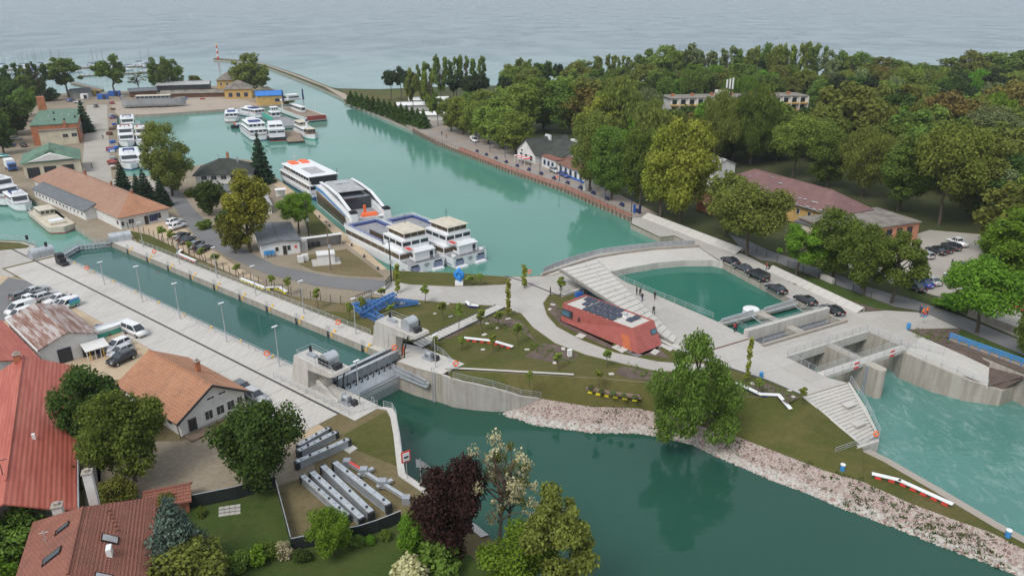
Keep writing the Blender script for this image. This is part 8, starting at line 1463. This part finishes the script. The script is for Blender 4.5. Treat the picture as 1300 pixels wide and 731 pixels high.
for yb in (120, 131, 143, 157, 172, 186, 202, 216, 230, 248, 266, 284, 304, 330):
    x = 600+rn.uniform(0, 20); st = 13+(yb-110)*.17
    while x < 1340:
        if allowed(x, yb):
            y = yb+rn.uniform(-4, 5); px_m = FPX/(math.cos(PITCH)*G(x, y).y+math.sin(PITCH)*CAM_H); h = rn.uniform(12, 18)*(1.15 if y > 165 else 1); 
            if 830 < x < 1035 and 158 < y < 200: h = rn.uniform(8, 11.5) if (x < 890 or x > 985) else rn.uniform(12, 15)
            k = rn.choice(('round', 'wide', 'round', 'weep', 'loose', 'plane', 'round')); m = rn.choices(('mid', 'olive', 'light', 'dark', 'rust', 'grey', 'bright', 'yellow'), (5, 5, 3, 2.4, .9, 1.2, .8, .5))[0]; w = h*rn.uniform(.72, 1.0)
            if rn.random() < .06: k, m, w = 'pine', 'pine', h*.6
            zone = 'behind the hotel' if y < 140 else ('around the hotel front' if y < 178 and x < 1050 else ('between the hotel and the wine-red roof' if x < 1100 else 'in the dense park beyond the visitor car park'))
            ml = {'mid': 'green', 'olive': 'olive-green', 'light': 'light green', 'dark': 'dark green', 'rust': 'brownish', 'grey': 'grey-green', 'bright': 'fresh green', 'yellow': 'yellow-green', 'pine': 'very dark'}[m]; kl = {'round': 'round-crowned', 'wide': 'spreading', 'weep': 'drooping', 'loose': 'open-crowned', 'plane': 'egg-shaped', 'pine': 'pine-like'}[k]
            tree(k, m, G(x, y), h, w, '%s %s tree %s' % (ml, kl, zone), 'park trees '+zone)
        x += st*rn.uniform(.8, 1.3)
# low planting on the mulch beds
mb = MB(); rn = random.Random(8)
for (x0, y0, x1, y1, n) in ((600, 405, 672, 425, 110), (672, 440, 728, 458, 70), (795, 467, 850, 482, 50), (706, 390, 790, 440, 90), (952, 490, 1008, 506, 60), (1160, 422, 1250, 440, 90), (1000, 353, 1090, 388, 70), (450, 580, 500, 600, 0)):
    for _ in range(n):
        t_ = rn.random(); p = G(x0+(x1-x0)*t_, y0+(y1-y0)*t_+rn.uniform(-6, 6)); 
        for q in range(5): a = rn.random()*6.28; s = rn.uniform(.12, .32); b = p+Vector((rn.uniform(-.15, .15), rn.uniform(-.15, .15), .05)); d = Vector((math.cos(a)*s, math.sin(a)*s, s*1.2)); e = Vector((-math.sin(a), math.cos(a), 0))*.07; mb.add([b-e, b+e, b+d], [(0, 1, 2)])
mb.top('bed_plants', LM['mid'], 'small young plants scattered over the mulch beds', 'plants', kind='stuff')
for k, (x, y) in enumerate(((750, 492), (763, 496), (778, 499), (792, 501.5), (806, 504))): T('bush', 'grey', x, y+3, y-3, 8, 'small grey-green plant in the planter bench', 'plants in the planter bench', z=-1.1, name='plant', cat='plant')
mb = MB(); rn = random.Random(9)                                  # weeds on the stone bank
for _ in range(230):
    i = rn.randrange(2, len(B2)-1) if rn.random() < .45 else rn.choice((9, 10, 10, 11, 11)); t_ = rn.random(); w = rn.betavariate(2, 2) if i > 8 else rn.random()**.4*1.05; c = C2[i].lerp(C2[i+1], t_).lerp(B2[i].lerp(B2[i+1], t_), w)
    for q in range(9): a = rn.random()*6.28; s = rn.uniform(.12, .38); b = c+Vector((rn.uniform(-.3, .3), rn.uniform(-.3, .3), .05)); d = Vector((math.cos(a)*s, math.sin(a)*s, s*.8)); e = Vector((-math.sin(a), math.cos(a), 0))*.09; mb.add([b-e, b+e, b+d], [(0, 1, 2)])
mb.top('bank_weeds', LM['dark'], 'low green weeds growing between the stones of the river bank', 'weeds', kind='stuff')
# ------------------------------------------------------------------ air
mb = MB(); x0, x1, y0, y1, z0, z1 = -15000, 15000, -500, 25000, -9.6, 60
mb.add([(x0, y0, z0), (x1, y0, z0), (x1, y1, z0), (x0, y1, z0), (x0, y0, z1), (x1, y0, z1), (x1, y1, z1), (x0, y1, z1)], [(3, 2, 1, 0), (4, 5, 6, 7), (0, 1, 5, 4), (1, 2, 6, 5), (2, 3, 7, 6), (3, 0, 4, 7)])
hm = bpy.data.materials.new('haze'); hm.use_nodes = True; nt = hm.node_tree; nt.nodes.remove(nt.nodes['Principled BSDF']); pv = nt.nodes.new('ShaderNodeVolumePrincipled')
pv.inputs['Color'].default_value = (0.86, 0.93, 1.0, 1); pv.inputs['Density'].default_value = 0.00010; pv.inputs['Anisotropy'].default_value = 0.2; nt.links.new(pv.outputs[0], nt.nodes['Material Output'].inputs['Volume'])
mb.top('haze', hm, kind='stuff')
